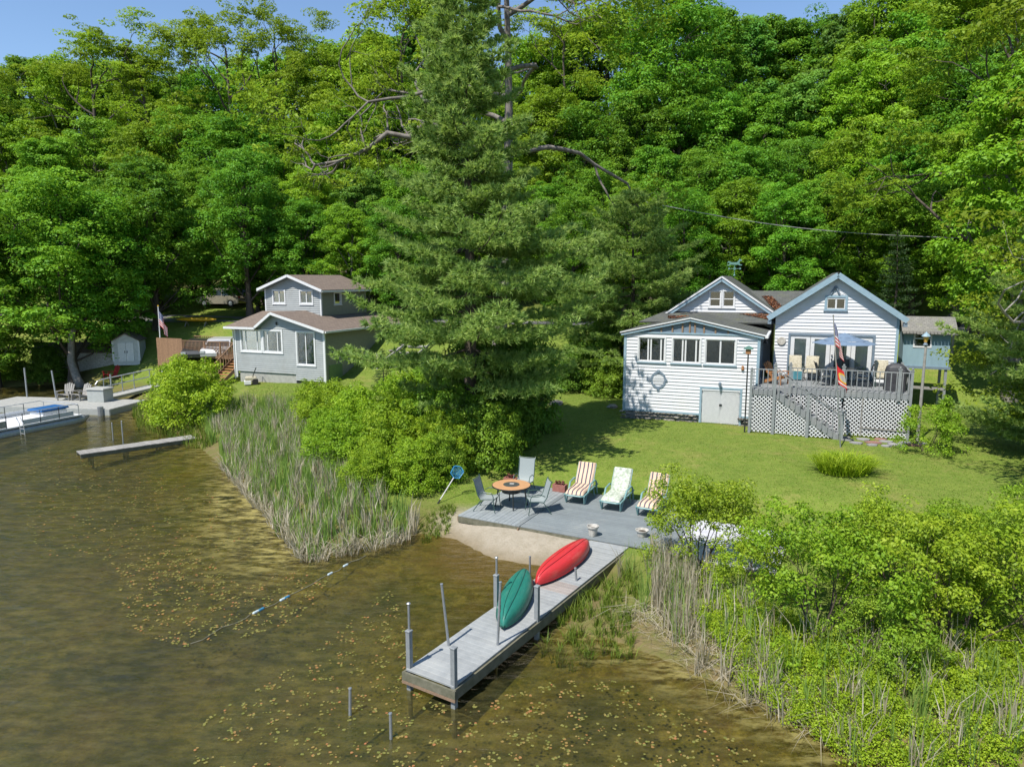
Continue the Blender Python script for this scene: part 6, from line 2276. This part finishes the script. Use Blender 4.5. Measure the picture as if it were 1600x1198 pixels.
m = MB(); m.tube([(.2, 1.5, 1.3), (.1, 1.4, 1.45), (.1, 1.7, 1.45), (.2, 1.6, 1.3)], .02, 6); m.build('steering_wheel', 'black_plastic', pbt)
m = MB()
for y in (-.75, -.45):
    m.tube([(1.2, y + .1, .9), (1.2, y - .1, .6), (1.2, y - .15, -.35)], .018, 6)
m.build('ladder_rail', 'aluminium', pbt)
m = MB()
for y in (-.55, ):
    for z in (.1, .35, -.15):
        m.tube([(1.2, -.86, z), (1.2, -.56, z)], .02, 6)
m.build('ladder_rung', 'aluminium', pbt)
m = MB(); m.bevbox(-3.5, -3.1, .8, 1.25, .1, 1.0, .08); m.build('outboard_motor', 'black_plastic', pbt)
MB().box(-2.7, -1.9, -.375, -.365, .55, .66).build('side_lettering', 'blue_vinyl', pbt)

# sheds under the maples
def shed(loc, rz, w, d, h, label, mat='shed_white', door=True, name='garden_shed'):
    t = thing(name, label, 'shed', loc, rz)
    MB().box(-w / 2, w / 2, -d / 2, d / 2, -.3, h).build('wall', mat, t)
    MB().prism([(-w / 2, h), (w / 2, h), (0, h + w * .28)], -d / 2, d / 2).build('gable', mat, t)
    for s in (1, -1):
        roof_plane(t, [(s * (w / 2 + .12), -d / 2 - .12, h - .02), (s * (w / 2 + .12), d / 2 + .12, h - .02), (0, d / 2 + .12, h + w * .28 + .05), (0, -d / 2 - .12, h + w * .28 + .05)][::(1 if s > 0 else -1)], .06, 'brown_shingles', 'roof')
    if door:
        for s in (-1, 1):
            MB().box(min(0.01 * s, s * w * .3), max(0.01 * s, s * w * .3), -d / 2 - .04, -d / 2 - .004, 0, h * .88).build('door', 'white_paint', t)
            MB().box(s * .08 - .02, s * .08 + .02, -d / 2 - .07, -d / 2 - .045, h * .4, h * .5).build('handle', 'dark_metal', t)
    for s in (-1, 1):
        MB().box(s * w / 2 - .06, s * w / 2 + .06, -d / 2 - .03, -d / 2 + .05, 0, h).build('corner_trim', 'white_paint', t)
    return t


c = GT(204, 562); shed((c.x, c.y, c.z), R(14), 1.75, 2.0, 1.55, 'small pale shed with double doors in the shade of the big maple')
c = Q(128, 560, 54.0); t_ = shed((c.x, 54.0, TZ(c.x, 54.0) - .3), R(95), 2.2, 6.0, 1.3, 'long low cream outbuilding half hidden behind the big maple trunk', 'pot_white', False, 'outbuilding')


def car(loc, rz, body, label, suv=True, group=None):
    """front towards +x"""
    t = thing('parked_car', label, 'car', loc, rz, group)
    L, Wd, H1, H2 = 4.5, 1.8, .95, (1.68 if suv else 1.45)
    low = [(-2.22, .35), (-1.75, .28), (1.75, .28), (2.22, .38), (2.25, .62), (2.1, .84), (1.15, .98), (-2.1, 1.0), (-2.26, .8)]
    m = MB(); m.prism(low, -Wd / 2, Wd / 2); m.build('body', body, t)
    roofp = [(-2.1, 1.0), (1.1, .98), (.45, H2 - .06), (.15, H2), (-1.7, H2), (-1.95, H2 - .1)]
    m = MB(); ins = .12
    n_ = len(roofp)
    vs = [(x, -Wd / 2 + (0 if z < 1.05 else ins), z) for x, z in roofp] + [(x, Wd / 2 - (0 if z < 1.05 else ins), z) for x, z in roofp]
    m.add(vs, [tuple(range(n_)), tuple(range(2 * n_ - 1, n_ - 1, -1))] + [(i, i + n_, (i + 1) % n_ + n_, (i + 1) % n_) for i in range(n_)])
    m.build('cabin', body, t)
    for s in (-1, 1):
        for (x0, x1, x2, x3) in ((-.45, .85, .4, -.4), (-1.45, -.55, -.5, -1.4), (-2.0, -1.55, -1.5, -1.82)):
            m = MB(); yo = s * (Wd / 2 + .004); yi = s * (Wd / 2 - ins * .85 + .004)
            q = [(x0, yo, 1.03), (x1, yo, 1.03), (x2, yi, H2 - .14), (x3, yi, H2 - .14)]
            m.add(q, [(0, 1, 2, 3)]); m.build('side_window', 'car_glass', t)
        m = MB(); m.box(2.17, 2.27, s * .75 - .16, s * .75 + .16, .62, .78); m.build('headlight', 'aluminium', t)
        m = MB(); m.box(-2.29, -2.2, s * .78 - .1, s * .78 + .1, .75, .98); m.build('tail_light', 'red_paint', t)
        for x in (-1.4, 1.4):
            w_ = MB(lambda a, b, c, x=x, s=s: (x + a, s * (Wd / 2 - .1) + c, .34 + b)); w_.lathe([(.2, -.11), (.33, -.11), (.34, 0), (.33, .11), (.2, .11)], (0, 0, 0), 18)
            o = w_.build('wheel', 'rubber', t)
            w_ = MB(lambda a, b, c, x=x, s=s: (x + a, s * (Wd / 2 + .012) + c, .34 + b)); w_.lathe([(.03, -.02), (.2, -.02), (.2, .0), (.03, .01)], (0, 0, 0), 12); w_.build('rim', 'aluminium', o)
    m = MB(); m.add([(1.14, -.8, 1.01), (1.14, .8, 1.01), (.5, .68, H2 - .1), (.5, -.68, H2 - .1)], [(0, 1, 2, 3)]); m.build('windscreen', 'car_glass', t)
    m = MB(); m.add([(-2.13, .78, 1.03), (-2.13, -.78, 1.03), (-2.0, -.68, H2 - .15), (-2.0, .68, H2 - .15)], [(0, 1, 2, 3)]); m.build('rear_window', 'car_glass', t)
    return t


c = Q(350, 484, 66.0); car((c.x, 66.0, TZ(c.x, 66.0)), R(165), 'car_tan', 'tan sport utility car parked on the verge across the road')
for (px, Y, rz, bodym, lab) in ((312, 51.6, R(-75), 'car_dark', 'dark car with glinting windscreen behind the brown deck'), (345, 51.2, R(-80), 'car_white', 'white car parked behind the brown deck rail, next to the grey house')):
    c = Q(px, 540, Y); car((c.x, Y, TZ(c.x, Y) + .02), rz, bodym, lab, False)
c = Q(308, 521, 56.5)
kz = TZ(c.x, 56.5)
kk = thing('yellow_kayak', 'yellow kayak resting on trestles in the shade behind the brown deck', 'kayak', (c.x, 56.5, kz), R(-5))
def kf(u, v):
    s = 2 * u - 1; w = .34 * max(0, 1 - abs(s) ** 2.5) ** .7
    a = 2 * math.pi * v
    return (s * 1.7, w * math.cos(a), .55 + .16 * max(0, 1 - abs(s) ** 4) * math.sin(a))
MB().grid(kf, 24, 16).build('hull', 'yellow_paint', kk, smooth=True)
for x in (-.8, .8):
    m = MB(); m.beam((x, -.3, 0), (x, 0, .42), .05, .05); m.beam((x, .3, 0), (x, 0, .42), .05, .05); m.build('trestle', 'weathered_wood', kk)


# ------------------------------------------------------------------ trees and shrubs near the shore
def plen(h, t):
    return float(np.interp(h, [a for a, _ in t], [b for _, b in t]))


pineA = proto(conifer(21, 21.5, lambda h: plen(h, [(0, 2.0), (.12, 3.4), (.2, 5.0), (.3, 6.0), (.4, 5.4), (.47, 3.9), (.56, 2.8), (.66, 2.35), (.79, 1.9), (.92, 1.0), (1, .3)]), .06, .72, 7, -.05, gap=.12, per=20, needle=.28, width=.026, side=lambda a, h: (.98 if (math.cos(a) < -.35 and .18 < h < .31) else .78 if math.cos(a) < -.2 and h < .55 else 1.0)), 21.5)
pineB = proto(conifer(22, 13.5, lambda h: plen(h, [(0, 3.0), (.15, 4.8), (.45, 5.4), (.7, 4.4), (.88, 2.4), (1, .4)]), .10, .75, 6, -.02, gap=.06, per=17, needle=.28, width=.026), 13.5)
spr = proto(conifer(23, 6.0, lambda h: 1.75 * (1 - h) + .1, .05, .36, 6, -.12, 'spruce_needle', needle=.15, width=.02, tuft=.24, per=8, name='spruce_tree', tw=.28, updir=.1), 6.0)
pb_ = Vector((-1.75, 28.2, 0)); pb_.z = TZ(pb_.x, pb_.y)
plant(pineA, (pb_.x, pb_.y, pb_.z - .1), 20.3, 0.0, 1.0, 'tall soft-needled white pine towering over the lawn between the two houses', cat='tree')
p2 = Q(985, 470, 42.0)
plant(pineB, (p2.x, 42.0, TZ(p2.x, 42.0) - .1), 10.8, .4, 1.15, 'spreading layered pine behind the white cottage porch', cat='tree')
plant(pineB, (20.4, 25.4, TZ(20.4, 25.4) - .1), 9.5, 2.2, 1.1, 'pine with drooping boughs reaching over the lawn beside the stilt hut', cat='tree')
p2 = Q(1395, 470, 44.5)
plant(spr, (p2.x, 44.5, TZ(p2.x, 44.5) - .1), 6.3, 0, 1.0, 'small dark spruce behind the main gable of the cottage', cat='tree')
p2 = GT(598, 606)
plant(spr, (p2.x, p2.y, p2.z), 2.4, 1, 1.2, 'young spruce on the lawn below the log steps', cat='tree')

locD = proto(locust(31, H=28, seg=7, bare=.56, nlimb=8, per=60, size=.22, spreadr=1.25, bark='bark_pale', kink=.30, lev=4, rpad=1.0), 28)
p2 = Q(775, 500, 38.0)
old_tree = plant(locD, (p2.x, 38.0, TZ(p2.x, 38.0) - .1), 28, 0.0, 1.0, 'huge old tree with crooked bare limbs standing behind the tall pine', cat='tree')
rs = np.random.default_rng(5)
lw, lt = [], []
lp_ = np.array([(0, 0, 13.4), (-1.2, -.3, 13.2), (-2.4, -.5, 14.1), (-3.4, -.6, 14.6), (-4.3, -.8, 13.7), (-5.4, -.9, 13.9), (-6.4, -1.0, 13.1), (-7.8, -1.1, 12.5), (-9.0, -1.2, 12.3)])
lw.append((lp_, np.linspace(.24, .06, len(lp_))))
for k in (2, 3, 4, 5, 6, 7, 8):
    for q in range(2):
        grow(rs, lp_[k], unit(np.array([-.7, rs.normal(0, .5), rs.normal(.1, .6)])), 2.0, .06, 2, 4, lw, lt, .28, .8, .03, .66, (2, 4), 5)
V, F = tubes_arrays(lw, 6)
link('limb', np_mesh('limb', V, F, 'bark_pale', smooth=True), old_tree)
tp_ = np.array([t[0] for t in lt]); tp_ = tp_[rs.random(len(tp_)) < .5]
V, F, v = crown_leaves(rs, tp_, rs.uniform(.3, .6, len(tp_)), 50, .18, .5)
link('limb_leaves', np_mesh('limb_leaves', V, F, 'locust_leaf', v), old_tree)
locE = proto(locust(32, H=17, seg=6, bare=.30, nlimb=9, per=110, size=.17, spreadr=1.5, bark='dead_wood', kink=.30, lev=4, rpad=1.05, fill=1.0), 17)
plant(locE, (17.4, 22.6, TZ(17.4, 22.6) - .1), 16.5, 1.2, 1.0, 'half-dead pale-limbed tree with yellow-green leaves leaning over the right lawn', cat='tree')
p2 = Q(1590, 500, 36.0)
plant(mapC, (p2.x, 36.0, TZ(p2.x, 36.0) - .1), 17, .7, .95, 'bright leafy tree behind the stilt hut and the drooping pine', cat='tree')
p2 = Q(1530, 480, 42.0)
plant(locC, (p2.x, 42.0, TZ(p2.x, 42.0) - .1), 20, 2.0, 1.1, 'yellow-green open-branched tree uphill of the stilt hut', cat='tree')

lmp = GT(117, 598)
plant(mapE, (lmp.x, lmp.y, lmp.z - .1), 14.8, .5, 1.3, 'big broad maple with a thick trunk overhanging the pontoon boat', cat='tree')
for px, Y, h, w, lab in ((-10, 50, 12, 1.2, 'leafy tree on the shore beyond the pontoon boat'), (250, 57, 13, 1.2, 'maple behind the flagpole and the brown deck'), (395, 59, 13.5, 1.1, 'maple rising right behind the upper storey of the grey house'),
                         (175, 54, 12, 1.2, 'maple standing over the small pale shed')):
    q = Q(px, 560, Y)
    plant(mapA if px != 395 else mapE, (q.x, Y, TZ(q.x, Y) - .1), h, px * .1, w, lab, cat='tree')
# a bowed trunk in front of the big maple
m = MB(); m.tube([(0, 0, -.2), (-.4, .1, .7), (-.75, .2, 1.8), (-.7, .4, 3.4), (-.3, .6, 5.0)], [.34, .27, .24, .2, .14], 10)
bt = GT(128, 604)
tk = thing('bowed_tree', 'pale curving tree trunk at the water edge under the big maple', 'tree', bt)
m.build('trunk', 'dead_wood', tk, smooth=True)
rs = np.random.default_rng(77)
V, F, v = crown_leaves(rs, np.array([(-.3 + rs.normal(0, 1.1), .6 + rs.normal(0, 1.1), 5.2 + rs.normal(0, .5)) for _ in range(26)]), rs.uniform(.4, .8, 26), 60, .24)
link('crown', np_mesh('crown', V, F, 'maple_leaf', v), tk)

shA = proto(shrub(51, 2.6, 1.7, 95, 62, .068, 'shrub_leaf', rpad=.27), 2.6)
shG = proto(shrub(57, 2.2, 1.5, 60, 60, .055, 'shrub_leaf_mid', stems=8, rpad=.22, open_=.15), 2.2)
shB = proto(shrub(52, 2.6, 1.9, 45, 52, .068, 'shrub_leaf', stems=8, rpad=.24, open_=.1), 2.6)
shC = proto(shrub(53, 3.0, 2.2, 260, 62, .10, 'bank_leaf', rpad=.36), 3.0)
shD = proto(shrub(54, 3.0, 2.0, 260, 62, .12, 'shrub_leaf_mid', rpad=.38), 3.0)
shE = proto(shrub(55, 3.4, 1.8, 260, 62, .12, 'vine_leaf', rpad=.38), 3.4)
shF = proto(shrub(56, 2.2, 1.25, 55, 62, .075, 'shrub_leaf', stems=5, rpad=.26, open_=.35, name='flowering_bush'), 2.2)


def bush(p, px, py, h, w, lab, group=None, rz=None, at=None):
    q = Vector((at[0], at[1], TZ(*at))) if at else GT(px, py)
    return plant(p, (q.x, q.y, q.z - .05), h, (px * .37) if rz is None else rz, w, lab, group, cat='shrub')


# right-hand thicket
bush(shA, 1092, 885, 2.55, .95, 'rounded yellow-green shrub in front of the glare-pale deck boards')
bush(shB, 1275, 1000, 2.75, 1.0, 'open twiggy shrub whose bare stems show above the reeds')
GRT = 'thicket on the near shore'
for (px, py, h, w, p) in ((1185, 925, 1.7, 1.0, shB), (1395, 930, 2.3, 1.0, shA), (1480, 1010, 2.6, 1.05, shB), (1560, 940, 2.3, 1.0, shG), (1630, 1020, 2.7, 1.05, shB), (1370, 1035, 1.5, 1.1, shG), (1500, 890, 1.7, 1.0, shB), (1610, 870, 1.8, 1.0, shB), (1330, 915, 1.5, .9, shB)):
    bush(p, px, py, h, w, 'yellow-green leafy shrub in the dense thicket between lawn and reeds', GRT)
# left-hand mass below the pine
GLT = 'shrub bank below the pine'
for (x, y, h, w, p) in ((-8.6, 32.8, 2.2, 1.1, shC), (-6.6, 29.6, 2.5, 1.05, shC), (-4.7, 26.6, 2.5, 1.0, shC), (-6.4, 26.9, 2.1, 1.05, shC), (-3.3, 24.0, 1.8, .95, shC), (-4.9, 23.9, 1.6, 1.0, shC), (-4.6, 30.5, 2.8, 1.0, shC), (-7.8, 29.6, 1.7, 1.0, shC), (-2.7, 25.6, 2.2, .85, shC), (-9.8, 35.4, 1.9, 1.0, shC)):
    bush(p, x * 9, 0, h, w, 'bright yellow-green shrub in the bank between the cattails and the pine', GLT, at=(x, y))
GLV = 'dark leafy growth round the pine'
for (x, y, h, w, p) in ((-2.6, 27.4, 2.9, .95, shD), (-1.0, 26.2, 2.5, .85, shD), (-1.6, 29.6, 4.2, .8, shE), (-.2, 28.6, 3.6, .7, shE), (-3.6, 32.4, 3.0, .9, shD), (.5, 30.6, 4.6, .6, shE), (-2.6, 24.6, 1.9, .7, shD)):
    bush(p, x * 9, 0, h, w, 'darker green leafy bush crowded round the foot of the tall pine', GLV, at=(x, y))
bush(shC, 322, 652, 3.3, 1.0, 'large rounded shrub at the water edge below the brown deck', at=(-16.7, 36.6))
bush(shB, 270, 640, 2.7, .8, 'loose shrub with upright sprays in front of the brown deck', at=(-19.3, 40.2))
bush(shF, 1448, 706, 2.15, .95, 'small multi-stemmed flowering bush at the corner of the cottage deck')
bush(shD, 20, 600, 3.0, 1.1, 'dark bush on the bank beyond the moored pontoon boat', at=(-38.0, 51.5))
bush(shE, 60, 600, 2.6, 1.1, 'bush under the big maple on the bank behind the floating dock', at=(-34.0, 52.0))
bush(shD, 1160, 500, 3.0, 1.3, 'bush against the back of the cottage wing', at=(6.0, 43.5))
bush(shE, 900, 560, 2.5, 1.1, 'dark bush in the shade between the pine and the cottage', at=(3.6, 41.5))
bush(shD, 940, 560, 2.3, 1.1, 'leafy bush at the shaded back corner of the cottage porch', at=(5.6, 40.0))

# day lilies round the flagpole
dl = GT(1318, 738)
rs = np.random.default_rng(61)
n = 1300
a = rs.uniform(0, 6.28, n); r = .8 * np.sqrt(rs.random(n))
P = np.stack([r * np.cos(a), r * np.sin(a) * .8, np.zeros(n)], 1)
h = rs.uniform(.6, 1.0, n)
out = np.stack([np.cos(a), np.sin(a), 0 * a], 1)
V, F = blade_arrays(rs, P, h, np.full(n, .014), rs.uniform(.25, .9, n))
V = V.reshape(n, 5, 3); l = out * (h * rs.uniform(.2, .8, n))[:, None]
V[:, 2:4] += l[:, None] * .3; V[:, 4] += l - np.array([0, 0, 1]) * (h * .25)[:, None]
dlt = thing('daylily_clump', 'mound of arching bright green day lily leaves on the lawn before the deck stair', 'plant', dl)
link('leaves', np_mesh('leaves', V.reshape(-1, 3), F, 'herb_leaf', np.repeat(rs.random(n), 3)), dlt)
n = 40
P = np.stack([rs.normal(0, .35, n), rs.normal(0, .3, n), rs.uniform(.05, .3, n)], 1)
V, F = leaf_arrays(rs, P, rs.normal(0, .5, (n, 3)) + np.array([0, 0, 1.0]), .12)
link('lower_leaves', np_mesh('lower_leaves', V, F, 'herb_leaf', rs.random(n)), dlt)


# ------------------------------------------------------------------ reeds, grasses, herbs, lily pads
def scatter(poly_px, n, rs, zmin=None):
    """random points inside a polygon given in pixels on the ground"""
    poly = np.array([tuple(G(a, b, .15)[:2]) for a, b in poly_px])
    lo, hi = poly.min(0), poly.max(0)
    out = []
    cnt = 0
    while cnt < n:
        p = rs.uniform(lo, hi, (n * 3, 2))
        ins = np.zeros(len(p), bool)
        for i in range(len(poly)):
            x1, y1 = poly[i]; x2, y2 = poly[(i + 1) % len(poly)]
            if y1 == y2:
                continue
            ins ^= ((y1 > p[:, 1]) != (y2 > p[:, 1])) & (p[:, 0] < (x2 - x1) * (p[:, 1] - y1) / (y2 - y1) + x1)
        out.append(p[ins]); cnt += ins.sum()
    p = np.concatenate(out)[:n]
    z = terrain(p[:, 0], p[:, 1])
    return np.stack([p[:, 0], p[:, 1], z], 1)


def clumpy(P, rs, k, s):
    """pull points together into clumps"""
    c = P[rs.integers(0, len(P), k)]
    w = rs.integers(0, k, len(P))
    near = np.argmin(((P[:, None, :2] - c[None, :, :2]) ** 2).sum(-1), 1)
    Q_ = P.copy()
    Q_[:, :2] = c[near][:, :2] + (P - c[near])[:, :2] * s
    Q_[:, 2] = terrain(Q_[:, 0], Q_[:, 1])
    return Q_


def stuff_blades(name, P, rs, h0, h1, w0, w1, lean0, lean1, mat, label, cat):
    n = len(P)
    V, F = blade_arrays(rs, P - np.array([0, 0, .03]), rs.uniform(h0, h1, n), rs.uniform(w0, w1, n), rs.uniform(lean0, lean1, n))
    o = link(name, np_mesh(name, V, F, mat, np.repeat(rs.random(n), 3)))
    return tag(o, label, cat, kind='stuff')


rs = np.random.default_rng(91)
bedL = [(300, 652), (345, 725), (400, 785), (450, 850), (480, 872), (560, 852), (650, 836), (655, 815), (590, 790), (520, 745), (490, 690), (470, 655), (420, 645), (350, 645)]
P = clumpy(scatter(bedL, 7500, rs), rs, 300, .62)
stuff_blades('cattail_leaves', P, rs, .42, 1.0, .012, .023, .03, .28, 'reed_green', 'green cattail leaves filling the reed bed along the far side of the beach', 'cattails')
P = clumpy(scatter(bedL, 6000, rs), rs, 190, .45)
stuff_blades('dead_cattails', P, rs, .4, 1.05, .010, .020, .02, .4, 'reed_dead', 'dry straw-coloured cattail stalks standing among the green reeds', 'dead reeds')
edge = [(345, 728), (400, 790), (468, 868), (478, 876), (560, 858), (640, 840), (640, 832), (560, 848), (480, 862), (410, 785), (355, 725)]
P = clumpy(scatter(edge, 1300, rs), rs, 70, .5)
stuff_blades('broken_reeds', P, rs, .4, .9, .008, .015, .3, 1.1, 'reed_dead', 'broken pale reed stems bent over at the water edge', 'dead reeds')
bedR = [(960, 905), (1010, 985), (1100, 1060), (1230, 1130), (1400, 1215), (1650, 1215), (1650, 1090), (1450, 1060), (1300, 1030), (1180, 985), (1090, 925), (1030, 895)]
P = clumpy(scatter(bedR, 1100, rs), rs, 75, .4)
stuff_blades('shore_reeds', P, rs, .4, 1.15, .006, .012, .03, .3, 'reed_green', 'green reed blades scattered through the near marsh', 'reeds')
P = clumpy(scatter(bedR, 1100, rs), rs, 60, .34)
stuff_blades('dead_shore_reeds', P, rs, .4, 1.2, .007, .014, .02, .45, 'reed_dead', 'bleached dead reed stalks in the near marsh', 'dead reeds')
bundle = [(1015, 880), (1000, 950), (1050, 1000), (1100, 1010), (1110, 930), (1080, 890)]
P = clumpy(scatter(bundle, 750, rs), rs, 40, .45)
stuff_blades('dead_shore_reeds', P, rs, .5, 1.0, .006, .012, .02, .18, 'reed_dead', 'tall bundle of straw reeds beside the rounded shrub', 'dead reeds')
dockg = [(905, 930), (850, 985), (840, 1010), (905, 1025), (1000, 1015), (1000, 940), (985, 900)]
P = clumpy(scatter(dockg, 1700, rs), rs, 70, .5)
stuff_blades('marsh_grass', P, rs, .2, .55, .006, .011, .15, .8, 'grass_blade', 'fresh green marsh grass in tufts along the dock', 'grass')
# fallen straw lying on the mud
P = scatter([(960, 960), (1080, 1040), (1200, 1110), (1300, 1150), (1320, 1120), (1200, 1040), (1050, 960)], 700, rs)
stuff_blades('fallen_straw', P, rs, .25, .5, .005, .01, 1.6, 3.0, 'reed_dead', 'flattened straw lying along the muddy margin', 'straw')
# bright herbs at the thicket's foot
herb = [(1080, 985), (1160, 1080), (1300, 1165), (1420, 1215), (1650, 1215), (1650, 1050), (1450, 1040), (1280, 1020), (1150, 960)]
P = clumpy(scatter(herb, 1700, rs), rs, 330, .55)
P[:, 2] += rs.uniform(.02, .22, len(P))
V, F, v = crown_leaves(rs, P + np.array([0, 0, .1]), rs.uniform(.1, .22, len(P)), 60, .04, .9, .7, .5, .7)
tag(link('marsh_herbs', np_mesh('marsh_herbs', V, F, 'herb_leaf', v)), 'low bright yellow-green herbs carpeting the near marsh', 'herbs', kind='stuff')
# long grass by the walkway and the round shrub
P = clumpy(scatter([(205, 640), (215, 665), (290, 692), (330, 700), (330, 670), (300, 655), (250, 630)], 2600, rs), rs, 200, .8)
stuff_blades('shore_grass', P, rs, .25, .6, .012, .022, .1, .5, 'grass_blade', 'long green grass at the landing of the weathered walkway', 'grass')
# lawn
lawn_px = [(560, 830), (700, 815), (715, 790), (800, 735), (1010, 775), (1180, 860), (1700, 900), (1800, 640), (1430, 640), (1180, 680), (960, 655), (880, 600), (800, 690)]
P = scatter(lawn_px, 110000, rs)
e = (P[:, 0] - PAT_O[0]) * math.cos(PAT_R) + (P[:, 1] - PAT_O[1]) * math.sin(PAT_R)
f = -(P[:, 0] - PAT_O[0]) * math.sin(PAT_R) + (P[:, 1] - PAT_O[1]) * math.cos(PAT_R)
P = P[~((e > -.1) & (e < 9.4) & (f > -.2) & (f < 4.1))]
P = P[np.hypot((P[:, 0] - bc.x) / 2.6, (P[:, 1] - bc.y) / 2.2) > 1.15]
stuff_blades('lawn_grass', P, rs, .03, .085, .006, .013, .2, 1.2, 'grass_blade', 'mown grass blades covering the lawn', 'grass')
P = scatter([(380, 640), (510, 650), (620, 600), (640, 570), (520, 605), (400, 590)], 12000, rs)
stuff_blades('lawn_grass', P, rs, .04, .10, .012, .022, .2, 1.2, 'grass_blade', 'mown grass blades in front of the grey house', 'grass')
# grass tufts along the edges of the beach and deck
P = clumpy(scatter([(655, 820), (700, 800), (715, 806), (700, 830), (660, 838)], 900, rs), rs, 60, .6)
stuff_blades('bank_grass', P, rs, .08, .28, .006, .012, .2, .9, 'grass_blade', 'rough grass tufts on the bank beside the sandy beach', 'grass')

# lily pads
def pads(poly, n, rs, k, s, r0, r1, name, label, lo=0.0, hi=1.0):
    poly_w = poly
    P = scatter(poly_w, n, rs)
    c = P[rs.integers(0, n, k)]
    near = np.argmin(((P[:, None, :2] - c[None, :, :2]) ** 2).sum(-1), 1)
    P[:, :2] = c[near][:, :2] + (P - c[near])[:, :2] * s
    P = P[shore_dist(P[:, 0], P[:, 1]) < -.15]
    m = len(P)
    P[:, 2] = .012 + rs.uniform(0, .004, m)
    a = rs.uniform(0, 6.28, m)
    r = rs.uniform(r0, r1, m)
    ang = np.linspace(.18, 2 * np.pi - .18, 7)
    ring = np.stack([np.cos(a[:, None] + ang), np.sin(a[:, None] + ang), np.zeros((m, 7))], -1) * r[:, None, None] + P[:, None]
    ring[:, :, 2] += rs.normal(0, .003, (m, 7))
    V = np.concatenate([P[:, None], ring], 1).reshape(-1, 3)
    F = np.arange(8 * m).reshape(m, 8)
    me = np_mesh(name, V, F, 'lily', np.clip(rs.beta(1.1, 1.6, m) * (hi - lo) + lo, 0, 1))
    return tag(link(name, me), label, 'lily pads', kind='stuff')


pads([(380, 905), (470, 880), (520, 900), (470, 960), (300, 1010), (200, 980), (180, 880), (280, 840)], 1100, rs, 130, .65, .013, .034, 'lily_pads', 'scattered yellow and rust lily pads beyond the swim rope')
pads([(620, 900), (640, 1000), (700, 1100), (850, 1050), (980, 1050), (1100, 1110), (1230, 1190), (1100, 1215), (300, 1215), (300, 1120), (480, 1010)], 1500, rs, 190, .6, .011, .032, 'lily_pads', 'green and rust lily pads floating round the end of the dock')
pads([(60, 690), (330, 760), (400, 830), (300, 900), (60, 860), (20, 760)], 1000, rs, 160, .75, .015, .036, 'lily_pads', 'faint brown lily pads on the open water below the walkway')
